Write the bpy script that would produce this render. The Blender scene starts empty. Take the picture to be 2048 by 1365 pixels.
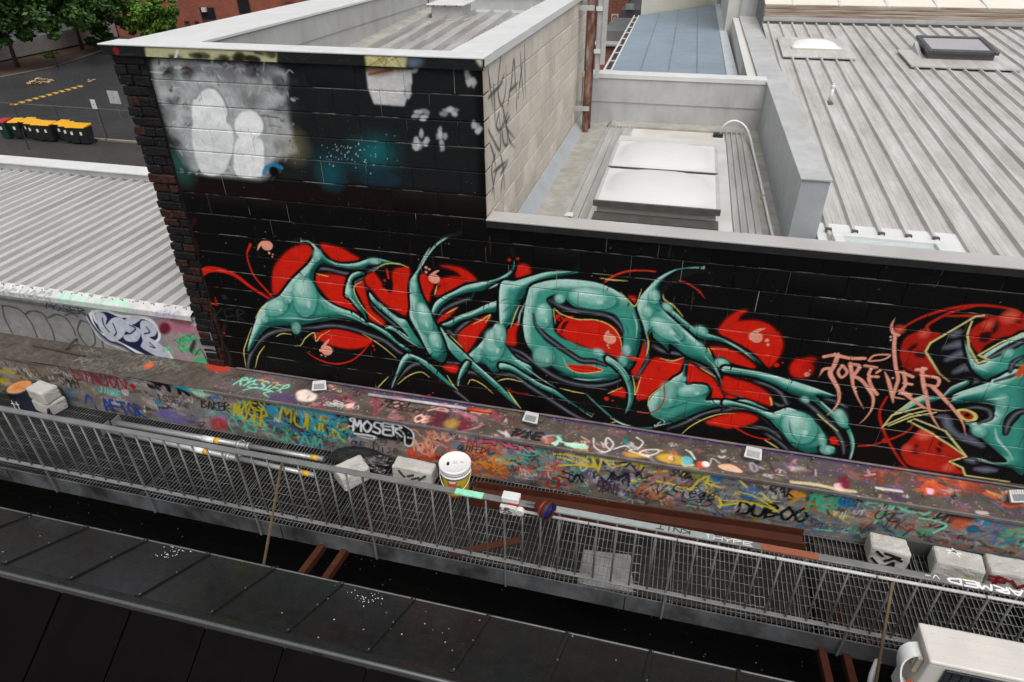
import bpy, bmesh, math, random
import numpy as np
from mathutils import Vector, Matrix
random.seed(7); rng = np.random.default_rng(7)
SC = bpy.context.scene
HC = 10.5                                   # camera height above the car park; everything below is written relative to the camera's level
# ---------------------------------------------------------------- camera
FPX, YAW, PIT, ROL = 1313.035, -0.249251, 0.574548, 0.0085825
_f = np.array([math.sin(YAW)*math.cos(PIT), math.cos(YAW)*math.cos(PIT), -math.sin(PIT)])
_r = np.array([math.cos(YAW), -math.sin(YAW), 0.0]); _d = np.cross(_f, _r)
RC = np.array([_r*math.cos(ROL)+_d*math.sin(ROL), -_r*math.sin(ROL)+_d*math.cos(ROL), _f])
cam = bpy.data.cameras.new('camera'); camo = bpy.data.objects.new('camera', cam)
SC.collection.objects.link(camo); SC.camera = camo
cam.sensor_fit = 'HORIZONTAL'; cam.sensor_width = 36.0; cam.lens = FPX/2048*36.0
cam.clip_start = 0.05; cam.clip_end = 2000
camo.matrix_world = Matrix(((RC[0][0], -RC[1][0], -RC[2][0], 0), (RC[0][1], -RC[1][1], -RC[2][1], -5.0),
                            (RC[0][2], -RC[1][2], -RC[2][2], HC), (0, 0, 0, 1)))
# ---------------------------------------------------------------- sky, sun, exposure (overcast)
W = bpy.data.worlds.new('World'); SC.world = W; W.use_nodes = True
SUN_EL, SUN_AZ = 64.0, 150.0                # azimuth of the sun measured from +y clockwise
nt = W.node_tree; bg = nt.nodes['Background']
sky = nt.nodes.new('ShaderNodeTexSky'); sky.sky_type = 'NISHITA'; sky.sun_disc = False
sky.sun_elevation = math.radians(SUN_EL); sky.sun_rotation = math.radians(SUN_AZ)
sky.air_density = 1.0; sky.dust_density = 6.0; sky.ozone_density = 0.6
hs = nt.nodes.new('ShaderNodeHueSaturation'); hs.inputs['Saturation'].default_value = 0.25
nt.links.new(sky.outputs[0], hs.inputs['Color']); nt.links.new(hs.outputs[0], bg.inputs[0])
bg.inputs[1].default_value = 0.15
sl = bpy.data.lights.new('sun', 'SUN'); sl.energy = 1.3; sl.angle = math.radians(60); sl.color = (1.0, 0.97, 0.93)
so = bpy.data.objects.new('sun', sl); SC.collection.objects.link(so); so.location = (0, -20, 40)
_sd = Vector((math.sin(math.radians(SUN_AZ))*math.cos(math.radians(SUN_EL)), math.cos(math.radians(SUN_AZ))*math.cos(math.radians(SUN_EL)), math.sin(math.radians(SUN_EL))))
so.rotation_euler = (-_sd).to_track_quat('-Z', 'Y').to_euler()
SC.view_settings.view_transform = 'Standard'; SC.view_settings.look = 'None'
SC.view_settings.gamma = 1.0; SC.view_settings.use_curve_mapping = False
SC.view_settings.exposure = -0.10

# ---------------------------------------------------------------- helpers
def pray(px, py):
    return RC.T @ np.array([(px-1024)/FPX, (py-682.5)/FPX, 1.0])
def at(px, py, axis, c):
    """point of the plane axis=c seen at a photograph pixel: used to lay out flat paint and to place things"""
    v = pray(px, py); i = 'xyz'.index(axis); o = np.array([0, -5.0, 0]); t = (c-o[i])/v[i]
    return o+v*t
def srgb(c):
    if isinstance(c, str):
        c = tuple(int(c[i:i+2], 16)/255 for i in (0, 2, 4))
    return tuple((x/12.92 if x <= 0.04045 else ((x+0.055)/1.055)**2.4) for x in c)
MATS = {}
def mat(name, col, rough=0.6, metal=0.0, var=0.25, scale=6.0, stretch=(1, 1, 1), col2=None, mix2=0.5, scale2=2.0, bump=0.0, bscale=40.0,
        attr=None, spec=0.5, specks=0.0, speck_col=(0.6, 0.6, 0.58), speck_scale=60, streak=None, speck_thr=.6):
    """Principled with layered noise: value variation, a second colour in patches, fine relief, optional specks"""
    if name in MATS: return MATS[name]
    m = bpy.data.materials.new(name); m.use_nodes = True; MATS[name] = m
    n = m.node_tree.nodes; l = m.node_tree.links; p = n['Principled BSDF']
    p.inputs['Roughness'].default_value = rough; p.inputs['Metallic'].default_value = metal
    p.inputs['Specular IOR Level'].default_value = spec
    geo = n.new('ShaderNodeNewGeometry'); mp = n.new('ShaderNodeMapping'); l.new(geo.outputs['Position'], mp.inputs[0])
    mp.inputs['Scale'].default_value = stretch
    def noise(sc, det=5.0, src=None, rgh=0.6):
        t = n.new('ShaderNodeTexNoise'); t.inputs['Scale'].default_value = sc; t.inputs['Detail'].default_value = det
        t.inputs['Roughness'].default_value = rgh
        l.new((src or mp).outputs[0], t.inputs['Vector']); return t
    def ramp(a, b, src):
        r = n.new('ShaderNodeMapRange'); r.inputs[1].default_value = a; r.inputs[2].default_value = b; l.new(src.outputs[0], r.inputs[0]); return r
    def mixc(fac, a, b, mode='MIX'):
        x = n.new('ShaderNodeMix'); x.data_type = 'RGBA'; x.blend_type = mode
        if isinstance(fac, float): x.inputs[0].default_value = fac
        else: l.new(fac, x.inputs[0])
        for s, k in ((a, 6), (b, 7)):
            if isinstance(s, tuple): x.inputs[k].default_value = (*s, 1)
            else: l.new(s, x.inputs[k])
        return x.outputs[2]
    if attr:
        a = n.new('ShaderNodeAttribute'); a.attribute_name = attr; c = a.outputs['Color']
    else: c = tuple(col)
    if col2 is not None:
        r = ramp(0.5-0.12, 0.5+0.16, noise(scale2, 6)); mm = n.new('ShaderNodeMath'); mm.operation = 'MULTIPLY'; mm.inputs[1].default_value = mix2
        l.new(r.outputs[0], mm.inputs[0]); c = mixc(mm.outputs[0], c, tuple(col2))
    if streak is not None:                   # (colour, amount, mapping scale)
        mp2 = n.new('ShaderNodeMapping'); l.new(geo.outputs['Position'], mp2.inputs[0]); mp2.inputs['Scale'].default_value = streak[2]
        r = ramp(0.48, 0.72, noise(1.0, 6, mp2)); mm = n.new('ShaderNodeMath'); mm.operation = 'MULTIPLY'; mm.inputs[1].default_value = streak[1]
        l.new(r.outputs[0], mm.inputs[0]); c = mixc(mm.outputs[0], c, tuple(streak[0]))
    if var > 0:
        r = n.new('ShaderNodeMapRange'); r.inputs[1].default_value = 0.25; r.inputs[2].default_value = 0.75
        r.inputs[3].default_value = 1-var; r.inputs[4].default_value = 1+var
        l.new(noise(scale, 8, None, 0.7).outputs[0], r.inputs[0])
        v = n.new('ShaderNodeVectorMath'); v.operation = 'SCALE'
        if isinstance(c, tuple): v.inputs[0].default_value = c
        else: l.new(c, v.inputs[0])
        l.new(r.outputs[0], v.inputs['Scale']); c = v.outputs[0]
    if specks > 0:
        t = n.new('ShaderNodeTexVoronoi'); t.inputs['Scale'].default_value = speck_scale; l.new(geo.outputs['Position'], t.inputs['Vector'])
        r = n.new('ShaderNodeMapRange'); r.inputs[1].default_value = specks; r.inputs[2].default_value = specks*0.6; l.new(t.outputs['Distance'], r.inputs[0])
        t2 = n.new('ShaderNodeTexWhiteNoise'); l.new(t.outputs['Position'], t2.inputs['Vector'])
        th = n.new('ShaderNodeMath'); th.operation = 'GREATER_THAN'; th.inputs[1].default_value = speck_thr; l.new(t2.outputs['Value'], th.inputs[0])
        mm = n.new('ShaderNodeMath'); mm.operation = 'MULTIPLY'; l.new(r.outputs[0], mm.inputs[0]); l.new(th.outputs[0], mm.inputs[1])
        c = mixc(mm.outputs[0], c, tuple(speck_col))
    if isinstance(c, tuple): p.inputs['Base Color'].default_value = (*c, 1)
    else: l.new(c, p.inputs['Base Color'])
    if bump > 0:
        b = n.new('ShaderNodeBump'); b.inputs['Strength'].default_value = bump; b.inputs['Distance'].default_value = 0.01
        l.new(noise(bscale, 6).outputs[0], b.inputs['Height']); l.new(b.outputs[0], p.inputs['Normal'])
    rr = n.new('ShaderNodeMapRange'); rr.inputs[1].default_value = 0.3; rr.inputs[2].default_value = 0.7
    rr.inputs[3].default_value = max(0.05, rough-0.13); rr.inputs[4].default_value = min(1, rough+0.13)
    l.new(noise(scale*1.7+1.3).outputs[0], rr.inputs[0]); l.new(rr.outputs[0], p.inputs['Roughness'])
    return m

class MB:
    """collects shapes into one mesh"""
    def __init__(s): s.v = []; s.f = []
    def add(s, vs, fs):
        o = len(s.v); s.v += [tuple(map(float, v)) for v in vs]; s.f += [tuple(i+o for i in f) for f in fs]; return s
    def box(s, x0, x1, y0, y1, z0, z1):
        return s.add([(x0,y0,z0),(x1,y0,z0),(x1,y1,z0),(x0,y1,z0),(x0,y0,z1),(x1,y0,z1),(x1,y1,z1),(x0,y1,z1)],
                     [(0,3,2,1),(4,5,6,7),(0,1,5,4),(1,2,6,5),(2,3,7,6),(3,0,4,7)])
    def hexa(s, p):                          # eight corners in box order
        return s.add(p, [(0,3,2,1),(4,5,6,7),(0,1,5,4),(1,2,6,5),(2,3,7,6),(3,0,4,7)])
    def bar(s, a, b, w, h, up=(0, 0, 1)):    # rectangular bar from a to b
        a = Vector(a); b = Vector(b); d = (b-a).normalized(); u = Vector(up)
        sd = d.cross(u); sd = sd.normalized() if sd.length > 1e-6 else Vector((1, 0, 0)); u = sd.cross(d).normalized()
        P = [];
        for e in (a, b):
            for i, j in ((-1,-1),(1,-1),(1,1),(-1,1)): P.append(e+sd*(w/2*i)+u*(h/2*j))
        return s.add(P, [(0,1,2,3),(7,6,5,4),(0,4,5,1),(1,5,6,2),(2,6,7,3),(3,7,4,0)])
    def tube(s, pts, r, n=8, caps=True):
        pts = [Vector(p) for p in pts]; k = len(pts); rs = r if hasattr(r, '__len__') else [r]*k; V = []; F = []
        prev = None
        for i, p in enumerate(pts):
            d = (pts[min(i+1, k-1)]-pts[max(i-1, 0)]).normalized()
            if prev is None:
                u = d.orthogonal().normalized()
            else:
                u = (prev-d*prev.dot(d)); u = u.normalized() if u.length > 1e-6 else d.orthogonal().normalized()
            prev = u; w = d.cross(u)
            for j in range(n):
                a = 2*math.pi*j/n; V.append(p+(u*math.cos(a)+w*math.sin(a))*rs[i])
        for i in range(k-1):
            for j in range(n):
                a, b = i*n+j, i*n+(j+1) % n; F.append((a, b, b+n, a+n))
        if caps: F.append(tuple(range(n-1, -1, -1))); F.append(tuple(range((k-1)*n, k*n)))
        return s.add(V, F)
    def lathe(s, prof, c=(0, 0, 0), n=24, axis='z'):
        V = []; F = []; k = len(prof)
        for r, h in prof:
            for j in range(n):
                a = 2*math.pi*j/n; x, y = r*math.cos(a), r*math.sin(a)
                q = (x, y, h) if axis == 'z' else ((h, x, y) if axis == 'x' else (x, h, y)); V.append((c[0]+q[0], c[1]+q[1], c[2]+q[2]))
        for i in range(k-1):
            for j in range(n):
                a, b = i*n+j, i*n+(j+1) % n; F.append((a, b, b+n, a+n))
        F.append(tuple(range(n-1, -1, -1))); F.append(tuple(range((k-1)*n, k*n)))
        return s.add(V, F)
    def prism(s, poly, y0, y1, axis='y'):    # polygon in the two other axes, extruded along axis
        n = len(poly); V = []
        for t in (y0, y1):
            for a, b in poly: V.append({'y': (a, t, b), 'x': (t, a, b), 'z': (a, b, t)}[axis])
        F = [tuple(range(n-1, -1, -1)), tuple(range(n, 2*n))]+[(i, (i+1) % n, n+(i+1) % n, n+i) for i in range(n)]
        return s.add(V, F)
    def mesh(s, name, smooth=False):
        m = bpy.data.meshes.new(name); m.from_pydata(s.v, [], s.f); m.validate()
        bm = bmesh.new(); bm.from_mesh(m); bmesh.ops.recalc_face_normals(bm, faces=bm.faces); bm.to_mesh(m); bm.free()
        if smooth:
            m.polygons.foreach_set('use_smooth', [True]*len(m.polygons))
        return m
COL = SC.collection
def wloc(o):
    v = Vector((0, 0, 0))
    while o is not None: v += o.location; o = o.parent
    return v
def obj(name, m, material=None, parent=None, bevel=0.0, smooth=False):
    if isinstance(m, MB): m = m.mesh(name, smooth)
    if material is not None and not m.materials: m.materials.append(material)
    o = bpy.data.objects.new(name, m); COL.objects.link(o)
    if parent is not None: o.location = -wloc(parent); o.parent = parent
    if bevel > 0:
        b = o.modifiers.new('edge', 'BEVEL'); b.width = bevel; b.segments = 2; b.limit_method = 'ANGLE'
    return o
def tag(o, label, cat, group=None):
    o['label'] = label; o['category'] = cat
    if group: o['group'] = group
    return o
def thing(name, label, cat, loc=(0, 0, 0), group=None):
    o = bpy.data.objects.new(name, None); COL.objects.link(o); o.location = loc; o.empty_display_size = 0.1
    return tag(o, label, cat, group)
def struct(name, m, material, kind='structure'):
    o = obj(name, m, material); o['kind'] = kind; return o
def copy_tree(o, parent=None):
    c = o.copy(); COL.objects.link(c); c.parent = parent
    for ch in list(o.children): copy_tree(ch, c)
    return c
# ---------------------------------------------------------------- paint: strokes and patches are drawn into a colour field on a wall's own plane,
# then read by the vertices of that wall's blocks
def spline(pts, n=8, closed=False):
    p = np.asarray(pts, float)
    if len(p) < 3: 
        t = np.linspace(0, 1, n+1)[:, None]; return p[0]*(1-t)+p[1]*t
    if closed: q = np.vstack([p[-1], p, p[0], p[1]])
    else: q = np.vstack([2*p[0]-p[1], p, 2*p[-1]-p[-2]])
    out = []; t = np.linspace(0, 1, n, endpoint=False)[:, None]
    for i in range(1, len(q)-2):
        a, b, c, d = q[i-1], q[i], q[i+1], q[i+2]
        out.append(0.5*((2*b)+(-a+c)*t+(2*a-5*b+4*c-d)*t**2+(-a+3*b-3*c+d)*t**3))
    out = np.vstack(out)
    return out if closed else np.vstack([out, p[-1]])
def sm_noise(shape, cell, r=None):
    """smooth value noise 0..1"""
    r = r or rng; h, w = shape; gh, gw = int(h/cell)+3, int(w/cell)+3; g = r.random((gh, gw))
    y = np.arange(h)/cell; x = np.arange(w)/cell; yi = y.astype(int); xi = x.astype(int); fy = (y-yi); fx = (x-xi)
    fy = (fy*fy*(3-2*fy))[:, None]; fx = (fx*fx*(3-2*fx))[None]
    a = g[yi][:, xi]; b = g[yi][:, xi+1]; c = g[yi+1][:, xi]; d = g[yi+1][:, xi+1]
    return (a*(1-fx)+b*fx)*(1-fy)+(c*(1-fx)+d*fx)*fy
def fbm(shape, cell, oct=4):
    o = np.zeros(shape); a = 1; s = 0
    for i in range(oct): o += a*sm_noise(shape, max(cell/2**i, 1.01)); s += a; a *= 0.55
    return o/s
class Canvas:
    def __init__(s, u0, u1, v0, v1, res, base, axis, c):
        s.u0, s.v0, s.res = u0, v0, res; s.nu = int((u1-u0)/res)+1; s.nv = int((v1-v0)/res)+1
        s.a = np.empty((s.nv, s.nu, 3)); s.a[:] = np.array(srgb(base)); s.axis, s.c = axis, c
        s.ij = {'y': (0, 2), 'z': (0, 1), 'x': (1, 2)}[axis]; s.fr = (0, 0, 1.0)
        s.U = u0+np.arange(s.nu)*res; s.V = v0+np.arange(s.nv)*res
    def frame(s, x, y, k): s.fr = (x, y, k)
    def w(s, pts):
        o = []
        for p in pts:
            q = at(s.fr[0]+p[0]/s.fr[2], s.fr[1]+p[1]/s.fr[2], s.axis, s.c); o.append((q[s.ij[0]], q[s.ij[1]]))
        return np.array(o)
    def box(s, lo, hi):
        i0 = max(0, int((lo[0]-s.u0)/s.res)); i1 = min(s.nu, int((hi[0]-s.u0)/s.res)+2)
        j0 = max(0, int((lo[1]-s.v0)/s.res)); j1 = min(s.nv, int((hi[1]-s.v0)/s.res)+2)
        return i0, i1, j0, j1
    def blend(s, b, m, col, op, rough=0.0):
        i0, i1, j0, j1 = b
        if i1 <= i0 or j1 <= j0: return
        if rough > 0: m = np.clip(m*(1.0-rough+2*rough*fbm(m.shape, 8, 3)), 0, 1)
        c = np.array(srgb(col)) if isinstance(col, (str, tuple)) else col
        A = s.a[j0:j1, i0:i1]; k = (m*op)[..., None]; s.a[j0:j1, i0:i1] = A*(1-k)+c*k
    def mask_poly(s, q, pad):
        b = s.box(q.min(0)-pad, q.max(0)+pad); i0, i1, j0, j1 = b
        if i1 <= i0 or j1 <= j0: return b, np.zeros((0, 0))
        U, V = s.U[i0:i1], s.V[j0:j1]; m = np.zeros((j1-j0, i1-i0))
        x0, y0 = q[:, 0], q[:, 1]; x1, y1 = np.roll(x0, -1), np.roll(y0, -1)
        for sub in (-0.25, 0.25):
            for r, v in enumerate(V+sub*s.res):
                k = (y0 <= v) != (y1 <= v)
                if not k.any(): continue
                xs = np.sort(x0[k]+(v-y0[k])*(x1[k]-x0[k])/(y1[k]-y0[k]))
                for a, c in zip(xs[::2], xs[1::2]):
                    m[r] += 0.5*np.clip(np.minimum(U+s.res/2, c)-np.maximum(U-s.res/2, a), 0, s.res)/s.res
        return b, np.clip(m, 0, 1)
    def blur(s, m, r):
        k = int(round(r/s.res))
        if k < 1: return m
        for _ in range(2):
            for ax in (0, 1):
                c = np.cumsum(np.pad(m, [(k+1, k) if i == ax else (0, 0) for i in (0, 1)], mode='constant'), axis=ax)
                n = m.shape[ax]; m = (np.take(c, range(2*k+1, 2*k+1+n), axis=ax)-np.take(c, range(0, n), axis=ax))/(2*k+1)
        return m
    def poly(s, pts, col, soft=0.0, op=1.0, sharp=False, wpts=None, col2=None, d=None, rough=0.0):
        """filled closed curve; col2 with d=(p0,p1) fades col->col2 along that line"""
        q = s.w(pts) if wpts is None else np.array(wpts, float)
        if not sharp: q = spline(q, 7, True)
        b, m = s.mask_poly(q, soft*2.5+s.res*2)
        if m.size == 0: return
        if soft > 0: m = s.blur(m, soft)
        if col2 is not None:
            d0, d1 = s.w(d); i0, i1, j0, j1 = b; dx = d1-d0
            t = ((s.U[i0:i1][None]-d0[0])*dx[0]+(s.V[j0:j1][:, None]-d0[1])*dx[1])/(dx@dx); t = np.clip(t, 0, 1); t = (t*t*(3-2*t))[..., None]
            col = np.array(srgb(col))*(1-t)+np.array(srgb(col2))*t
        s.blend(b, m, col, op, rough)
    def stroke(s, pts, w, col, soft=0.004, op=1.0, taper=(1, 1), sharp=False, wpts=None, rough=0.0, n=7):
        q = s.w(pts) if wpts is None else np.array(wpts, float)
        if len(q) == 2: q = q[0]+(q[1]-q[0])*np.linspace(0, 1, 6)[:, None]
        elif not sharp: q = spline(q, n)
        t = np.linspace(0, 1, len(q)); wd = np.array(w*np.interp(t, np.linspace(0, 1, len(taper)), taper))/2
        pad = w/2+soft*2+s.res; b = s.box(q.min(0)-pad, q.max(0)+pad); i0, i1, j0, j1 = b
        if i1 <= i0 or j1 <= j0: return
        m = np.zeros((j1-j0, i1-i0))
        for k in range(len(q)-1):
            a, c = q[k], q[k+1]; bb = s.box(np.minimum(a, c)-pad, np.maximum(a, c)+pad)
            if bb[1] <= bb[0] or bb[3] <= bb[2]: continue
            U = s.U[bb[0]:bb[1]][None]; V = s.V[bb[2]:bb[3]][:, None]; dx = c-a; L = dx@dx+1e-12
            h = np.clip(((U-a[0])*dx[0]+(V-a[1])*dx[1])/L, 0, 1)
            dist = np.hypot(U-a[0]-h*dx[0], V-a[1]-h*dx[1]); ww = wd[k]*(1-h)+wd[k+1]*h
            cov = np.clip((ww-dist)/soft+0.5, 0, 1)*np.clip(ww*2/s.res, 0, 1)
            M = m[bb[2]-j0:bb[3]-j0, bb[0]-i0:bb[1]-i0]; np.maximum(M, cov, out=M)
        s.blend(b, m, col, op, rough)
    def dot(s, p, r, col, soft=0.004, op=1.0, wp=None):
        q = s.w([p])[0] if wp is None else wp; s.stroke(None, 2*r, col, soft, op, wpts=[q, (q[0]+1e-4, q[1])])
    def text(s, txt, p0, p1, h, w, col, slant=0.15, jit=0.06, soft=0.004, op=1.0, taper=(1, 1), gap=0.18, wp=None, flip=False):
        """hand-drawn stroke lettering between two pixels (baseline), letters h metres tall"""
        a, b = (s.w([p0, p1]) if wp is None else np.array(wp, float)); d = b-a; L = np.hypot(*d); d = d/L; up = np.array([-d[1], d[0]])
        if flip: up = -up
        cw = L/len(txt)
        for i, ch in enumerate(txt):
            for st in FONT.get(ch, []):
                q = []
                for x, y in st:
                    x += random.uniform(-jit, jit); y += random.uniform(-jit, jit)
                    q.append(a+d*(cw*(i+(1-gap)*x)+slant*h*y)+up*(h*y))
                s.stroke(None, w, col, soft, op, taper, wpts=q, sharp=False, n=5)
    def scribble(s, c, size, col, w, n=6, op=1.0, soft=0.004, wp=None):
        c = s.w([c])[0] if wp is None else np.array(wp)
        q = [c+np.array([size[0]*(k/(n-1)-0.5)+random.uniform(-.12, .12)*size[0], size[1]*random.uniform(-.5, .5)]) for k in range(n)]
        s.stroke(None, w, col, soft, op, wpts=q)
    def squiggle(s, u, v, n, h, w, col, op=1.0, a=0.0):
        """an illegible marker scrawl: looping up and down strokes"""
        q = []; x = 0.0
        for k in range(n*2):
            q.append((u+x*math.cos(a)+random.uniform(-.25, .25)*h, v+x*math.sin(a)+(h*random.uniform(.55, 1.1) if k % 2 else -h*random.uniform(0, .25)))); x += h*random.uniform(.15, .42)
            if random.random() < .25: x -= h*.3
        s.stroke(None, w, col, .004, op, (.7, 1, .9, .4), wpts=q, n=5)
        if random.random() < .4: s.stroke(None, w*.8, col, .004, op, (.6, 1, .2), wpts=[(u-h*.2, v-h*.35), (u+x*.5*math.cos(a), v-h*.45), (u+x*math.cos(a), v-h*.2)])
    def sample(s, u, v):
        x = np.clip((np.asarray(u)-s.u0)/s.res, 0, s.nu-1.001); y = np.clip((np.asarray(v)-s.v0)/s.res, 0, s.nv-1.001)
        i = x.astype(int); j = y.astype(int); fx = (x-i)[..., None]; fy = (y-j)[..., None]
        return (s.a[j, i]*(1-fx)+s.a[j, i+1]*fx)*(1-fy)+(s.a[j+1, i]*(1-fx)+s.a[j+1, i+1]*fx)*fy
FONT = {
'A': [[(0,0),(.5,1),(1,0)],[(.2,.4),(.8,.4)]], 'B': [[(0,0),(0,1),(.8,.85),(.1,.55),(1,.3),(0,0)]], 'C': [[(1,.85),(.4,1),(0,.5),(.4,0),(1,.15)]],
'D': [[(0,0),(.05,1)],[(0,1),(.9,.75),(.9,.25),(0,0)]], 'E': [[(1,1),(0,.95),(0,.5),(.8,.5)],[(0,.5),(0,.02),(1,0)]], 'F': [[(1,1),(0,.95),(0,0)],[(0,.55),(.8,.55)]],
'G': [[(1,.85),(.4,1),(0,.5),(.4,0),(1,.2),(.95,.5),(.5,.5)]], 'H': [[(0,1),(0,0)],[(1,1),(1,0)],[(0,.5),(1,.55)]], 'I': [[(.5,0),(.5,1)]],
'J': [[(.8,1),(.8,.2),(.4,0),(.05,.25)]], 'K': [[(0,1),(0,0)],[(1,1),(.1,.5),(1,0)]], 'L': [[(0,1),(0,0),(1,.05)]], 'M': [[(0,0),(.15,1),(.5,.4),(.85,1),(1,0)]],
'N': [[(0,0),(.05,1),(.95,0),(1,1)]], 'O': [[(.5,1),(0,.5),(.5,0),(1,.5),(.5,1)]], 'P': [[(0,0),(0,1),(.9,.8),(.05,.45)]], 'Q': [[(.5,1),(0,.5),(.5,0),(1,.5),(.5,1)],[(.6,.3),(1,0)]],
'R': [[(0,0),(0,1),(.9,.8),(.1,.5),(1,0)]], 'S': [[(1,.9),(.3,1),(.1,.65),(.85,.4),(.7,0),(0,.1)]], 'T': [[(.5,0),(.5,1)],[(0,1),(1,.97)]], 'U': [[(0,1),(.05,.2),(.5,0),(.95,.2),(1,1)]],
'V': [[(0,1),(.5,0),(1,1)]], 'W': [[(0,1),(.25,0),(.5,.6),(.75,0),(1,1)]], 'X': [[(0,0),(1,1)],[(0,1),(1,0)]], 'Y': [[(0,1),(.5,.5),(1,1)],[(.5,.5),(.4,0)]], 'Z': [[(0,1),(1,1),(0,0),(1,.05)]],
'e': [[(.1,.35),(.8,.4),(.5,.65),(.05,.35),(.4,0),(.9,.15)]], 'i': [[(.5,0),(.5,.55)],[(.5,.75),(.52,.78)]], 's': [[(.8,.6),(.3,.6),(.7,.25),(.1,.05)]], 'g': [[(.8,.6),(.1,.4),(.5,.05),(.8,.5),(.7,-.3),(.1,-.25)]],
'1': [[(.3,.8),(.5,1),(.5,0)]], '3': [[(0,.9),(.8,.9),(.4,.55),(.9,.3),(.1,0)]], '5': [[(.9,1),(.2,.95),(.15,.6),(.9,.4),(.1,0)]], '2': [[(0,.8),(.5,1),(.8,.7),(0,0),(1,.05)]], '!': [[(.5,1),(.45,.35)],[(.45,.08),(.46,.05)]], '-': [[(.1,.5),(.9,.5)]], "'": [[(.5,1),(.45,.8)]],
}
def grid_mesh(name, P, cols):
    """P[nv,nu,3] positions, cols the same: one sheet with a colour attribute"""
    nv, nu = P.shape[:2]; m = bpy.data.meshes.new(name)
    idx = np.arange(nv*nu).reshape(nv, nu)
    F = np.stack([idx[:-1, :-1], idx[:-1, 1:], idx[1:, 1:], idx[1:, :-1]], -1).reshape(-1, 4)
    set_mesh(m, P.reshape(-1, 3), F, cols.reshape(-1, 3)); return m
def set_mesh(m, V, F, C=None, smooth=False):
    n = len(V); m.vertices.add(n); m.vertices.foreach_set('co', np.ascontiguousarray(V, np.float32).ravel())
    k = len(F); F = np.asarray(F, np.int32); m.loops.add(k*4); m.loops.foreach_set('vertex_index', F.ravel())
    m.polygons.add(k); m.polygons.foreach_set('loop_start', np.arange(0, k*4, 4, dtype=np.int32)); m.polygons.foreach_set('loop_total', np.full(k, 4, np.int32))
    if C is not None:
        a = m.color_attributes.new('Col', 'FLOAT_COLOR', 'POINT'); c4 = np.ones((n, 4), np.float32); c4[:, :3] = C; a.data.foreach_set('color', c4.ravel())
    m.update(); m.validate()
def block_mesh(name, to3, u0, u1, v0, v1, depth, cv, res, bev=0.0042):
    """a masonry block: finely divided painted face with worn rounded edges, plain sides. to3(u,v,d) maps face coords + depth (in) to space"""
    def ax(a, b):
        n = max(3, int((b-a)/res)); return np.concatenate([[a, a+bev*0.35], np.linspace(a+bev, b-bev, n), [b-bev*0.35, b]])
    U, V = ax(u0, u1), ax(v0, v1); nu, nv = len(U), len(V); UU, VV = np.meshgrid(U, V)
    e = np.minimum(np.minimum(UU-u0, u1-UU), np.minimum(VV-v0, v1-VV)); D = bev*(1-np.sqrt(np.clip(1-(1-np.clip(e/bev, 0, 1))**2, 0, 1)))
    tilt = random.uniform(-.0015, .0015); D = D+tilt*(UU-u0)/(u1-u0)+random.uniform(-.001, .0015)
    P = to3(UU, VV, D); C = cv.sample(UU, VV)
    idx = np.arange(nu*nv).reshape(nv, nu); F = np.stack([idx[:-1, :-1], idx[:-1, 1:], idx[1:, 1:], idx[1:, :-1]], -1).reshape(-1, 4)
    cu = np.array([u0, u1, u1, u0]); cvv = np.array([v0, v0, v1, v1])
    B = to3(cu, cvv, np.full(4, depth)); n = nu*nv; c = [idx[0, 0], idx[0, -1], idx[-1, -1], idx[-1, 0]]
    S = [(c[0], n, n+1, c[1]), (c[1], n+1, n+2, c[2]), (c[2], n+2, n+3, c[3]), (c[3], n+3, n, c[0])]
    m = bpy.data.meshes.new(name); set_mesh(m, np.vstack([P.reshape(-1, 3), B]), np.vstack([F, S]), np.vstack([C.reshape(-1, 3), cv.sample(cu, cvv)]))
    return m
def res_for(cv, u0, u1, v0, v1, fine):
    U, V = np.meshgrid(np.linspace(u0, u1, 24), np.linspace(v0, v1, 14)); c = cv.sample(U, V)
    return fine if (c.max((0, 1))-c.min((0, 1))).max() > 0.03 else 0.08
# ================================================================ paint on the mural wall (plane y = 0)
TEAL, TEALD, TEALL, BLK, RED, YEL, PNK = '3c9786', '17695f', 'b8dfd3', '050507', 'd8200d', 'd9cf78', 'e89f88'
MU = Canvas(-4.85, 3.75, -4.25, -0.83, 0.0042, '040404', 'y', 0.0)
_n = fbm(MU.a.shape[:2], 60, 5); MU.a *= (0.7+0.9*_n)[..., None]
F1, F2, F4, F5, F6, F7 = (0, 0, 2.844), (650, 0, 2.844), (0, 440, 2.844), (460, 440, 3.25), (1000, 480, 3.25), (1448, 560, 3.25)
def ell(cx, cy, rx, ry, ang=0, n=14):
    a = math.radians(ang); return [(cx+rx*math.cos(t)*math.cos(a)-ry*math.sin(t)*math.sin(a), cy+rx*math.cos(t)*math.sin(a)+ry*math.sin(t)*math.cos(a)) for t in np.linspace(0, 2*math.pi, n, endpoint=False)]
def P(s):
    v = [float(t) for t in s.replace(',', ' ').split()]; return list(zip(v[::2], v[1::2]))
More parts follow.
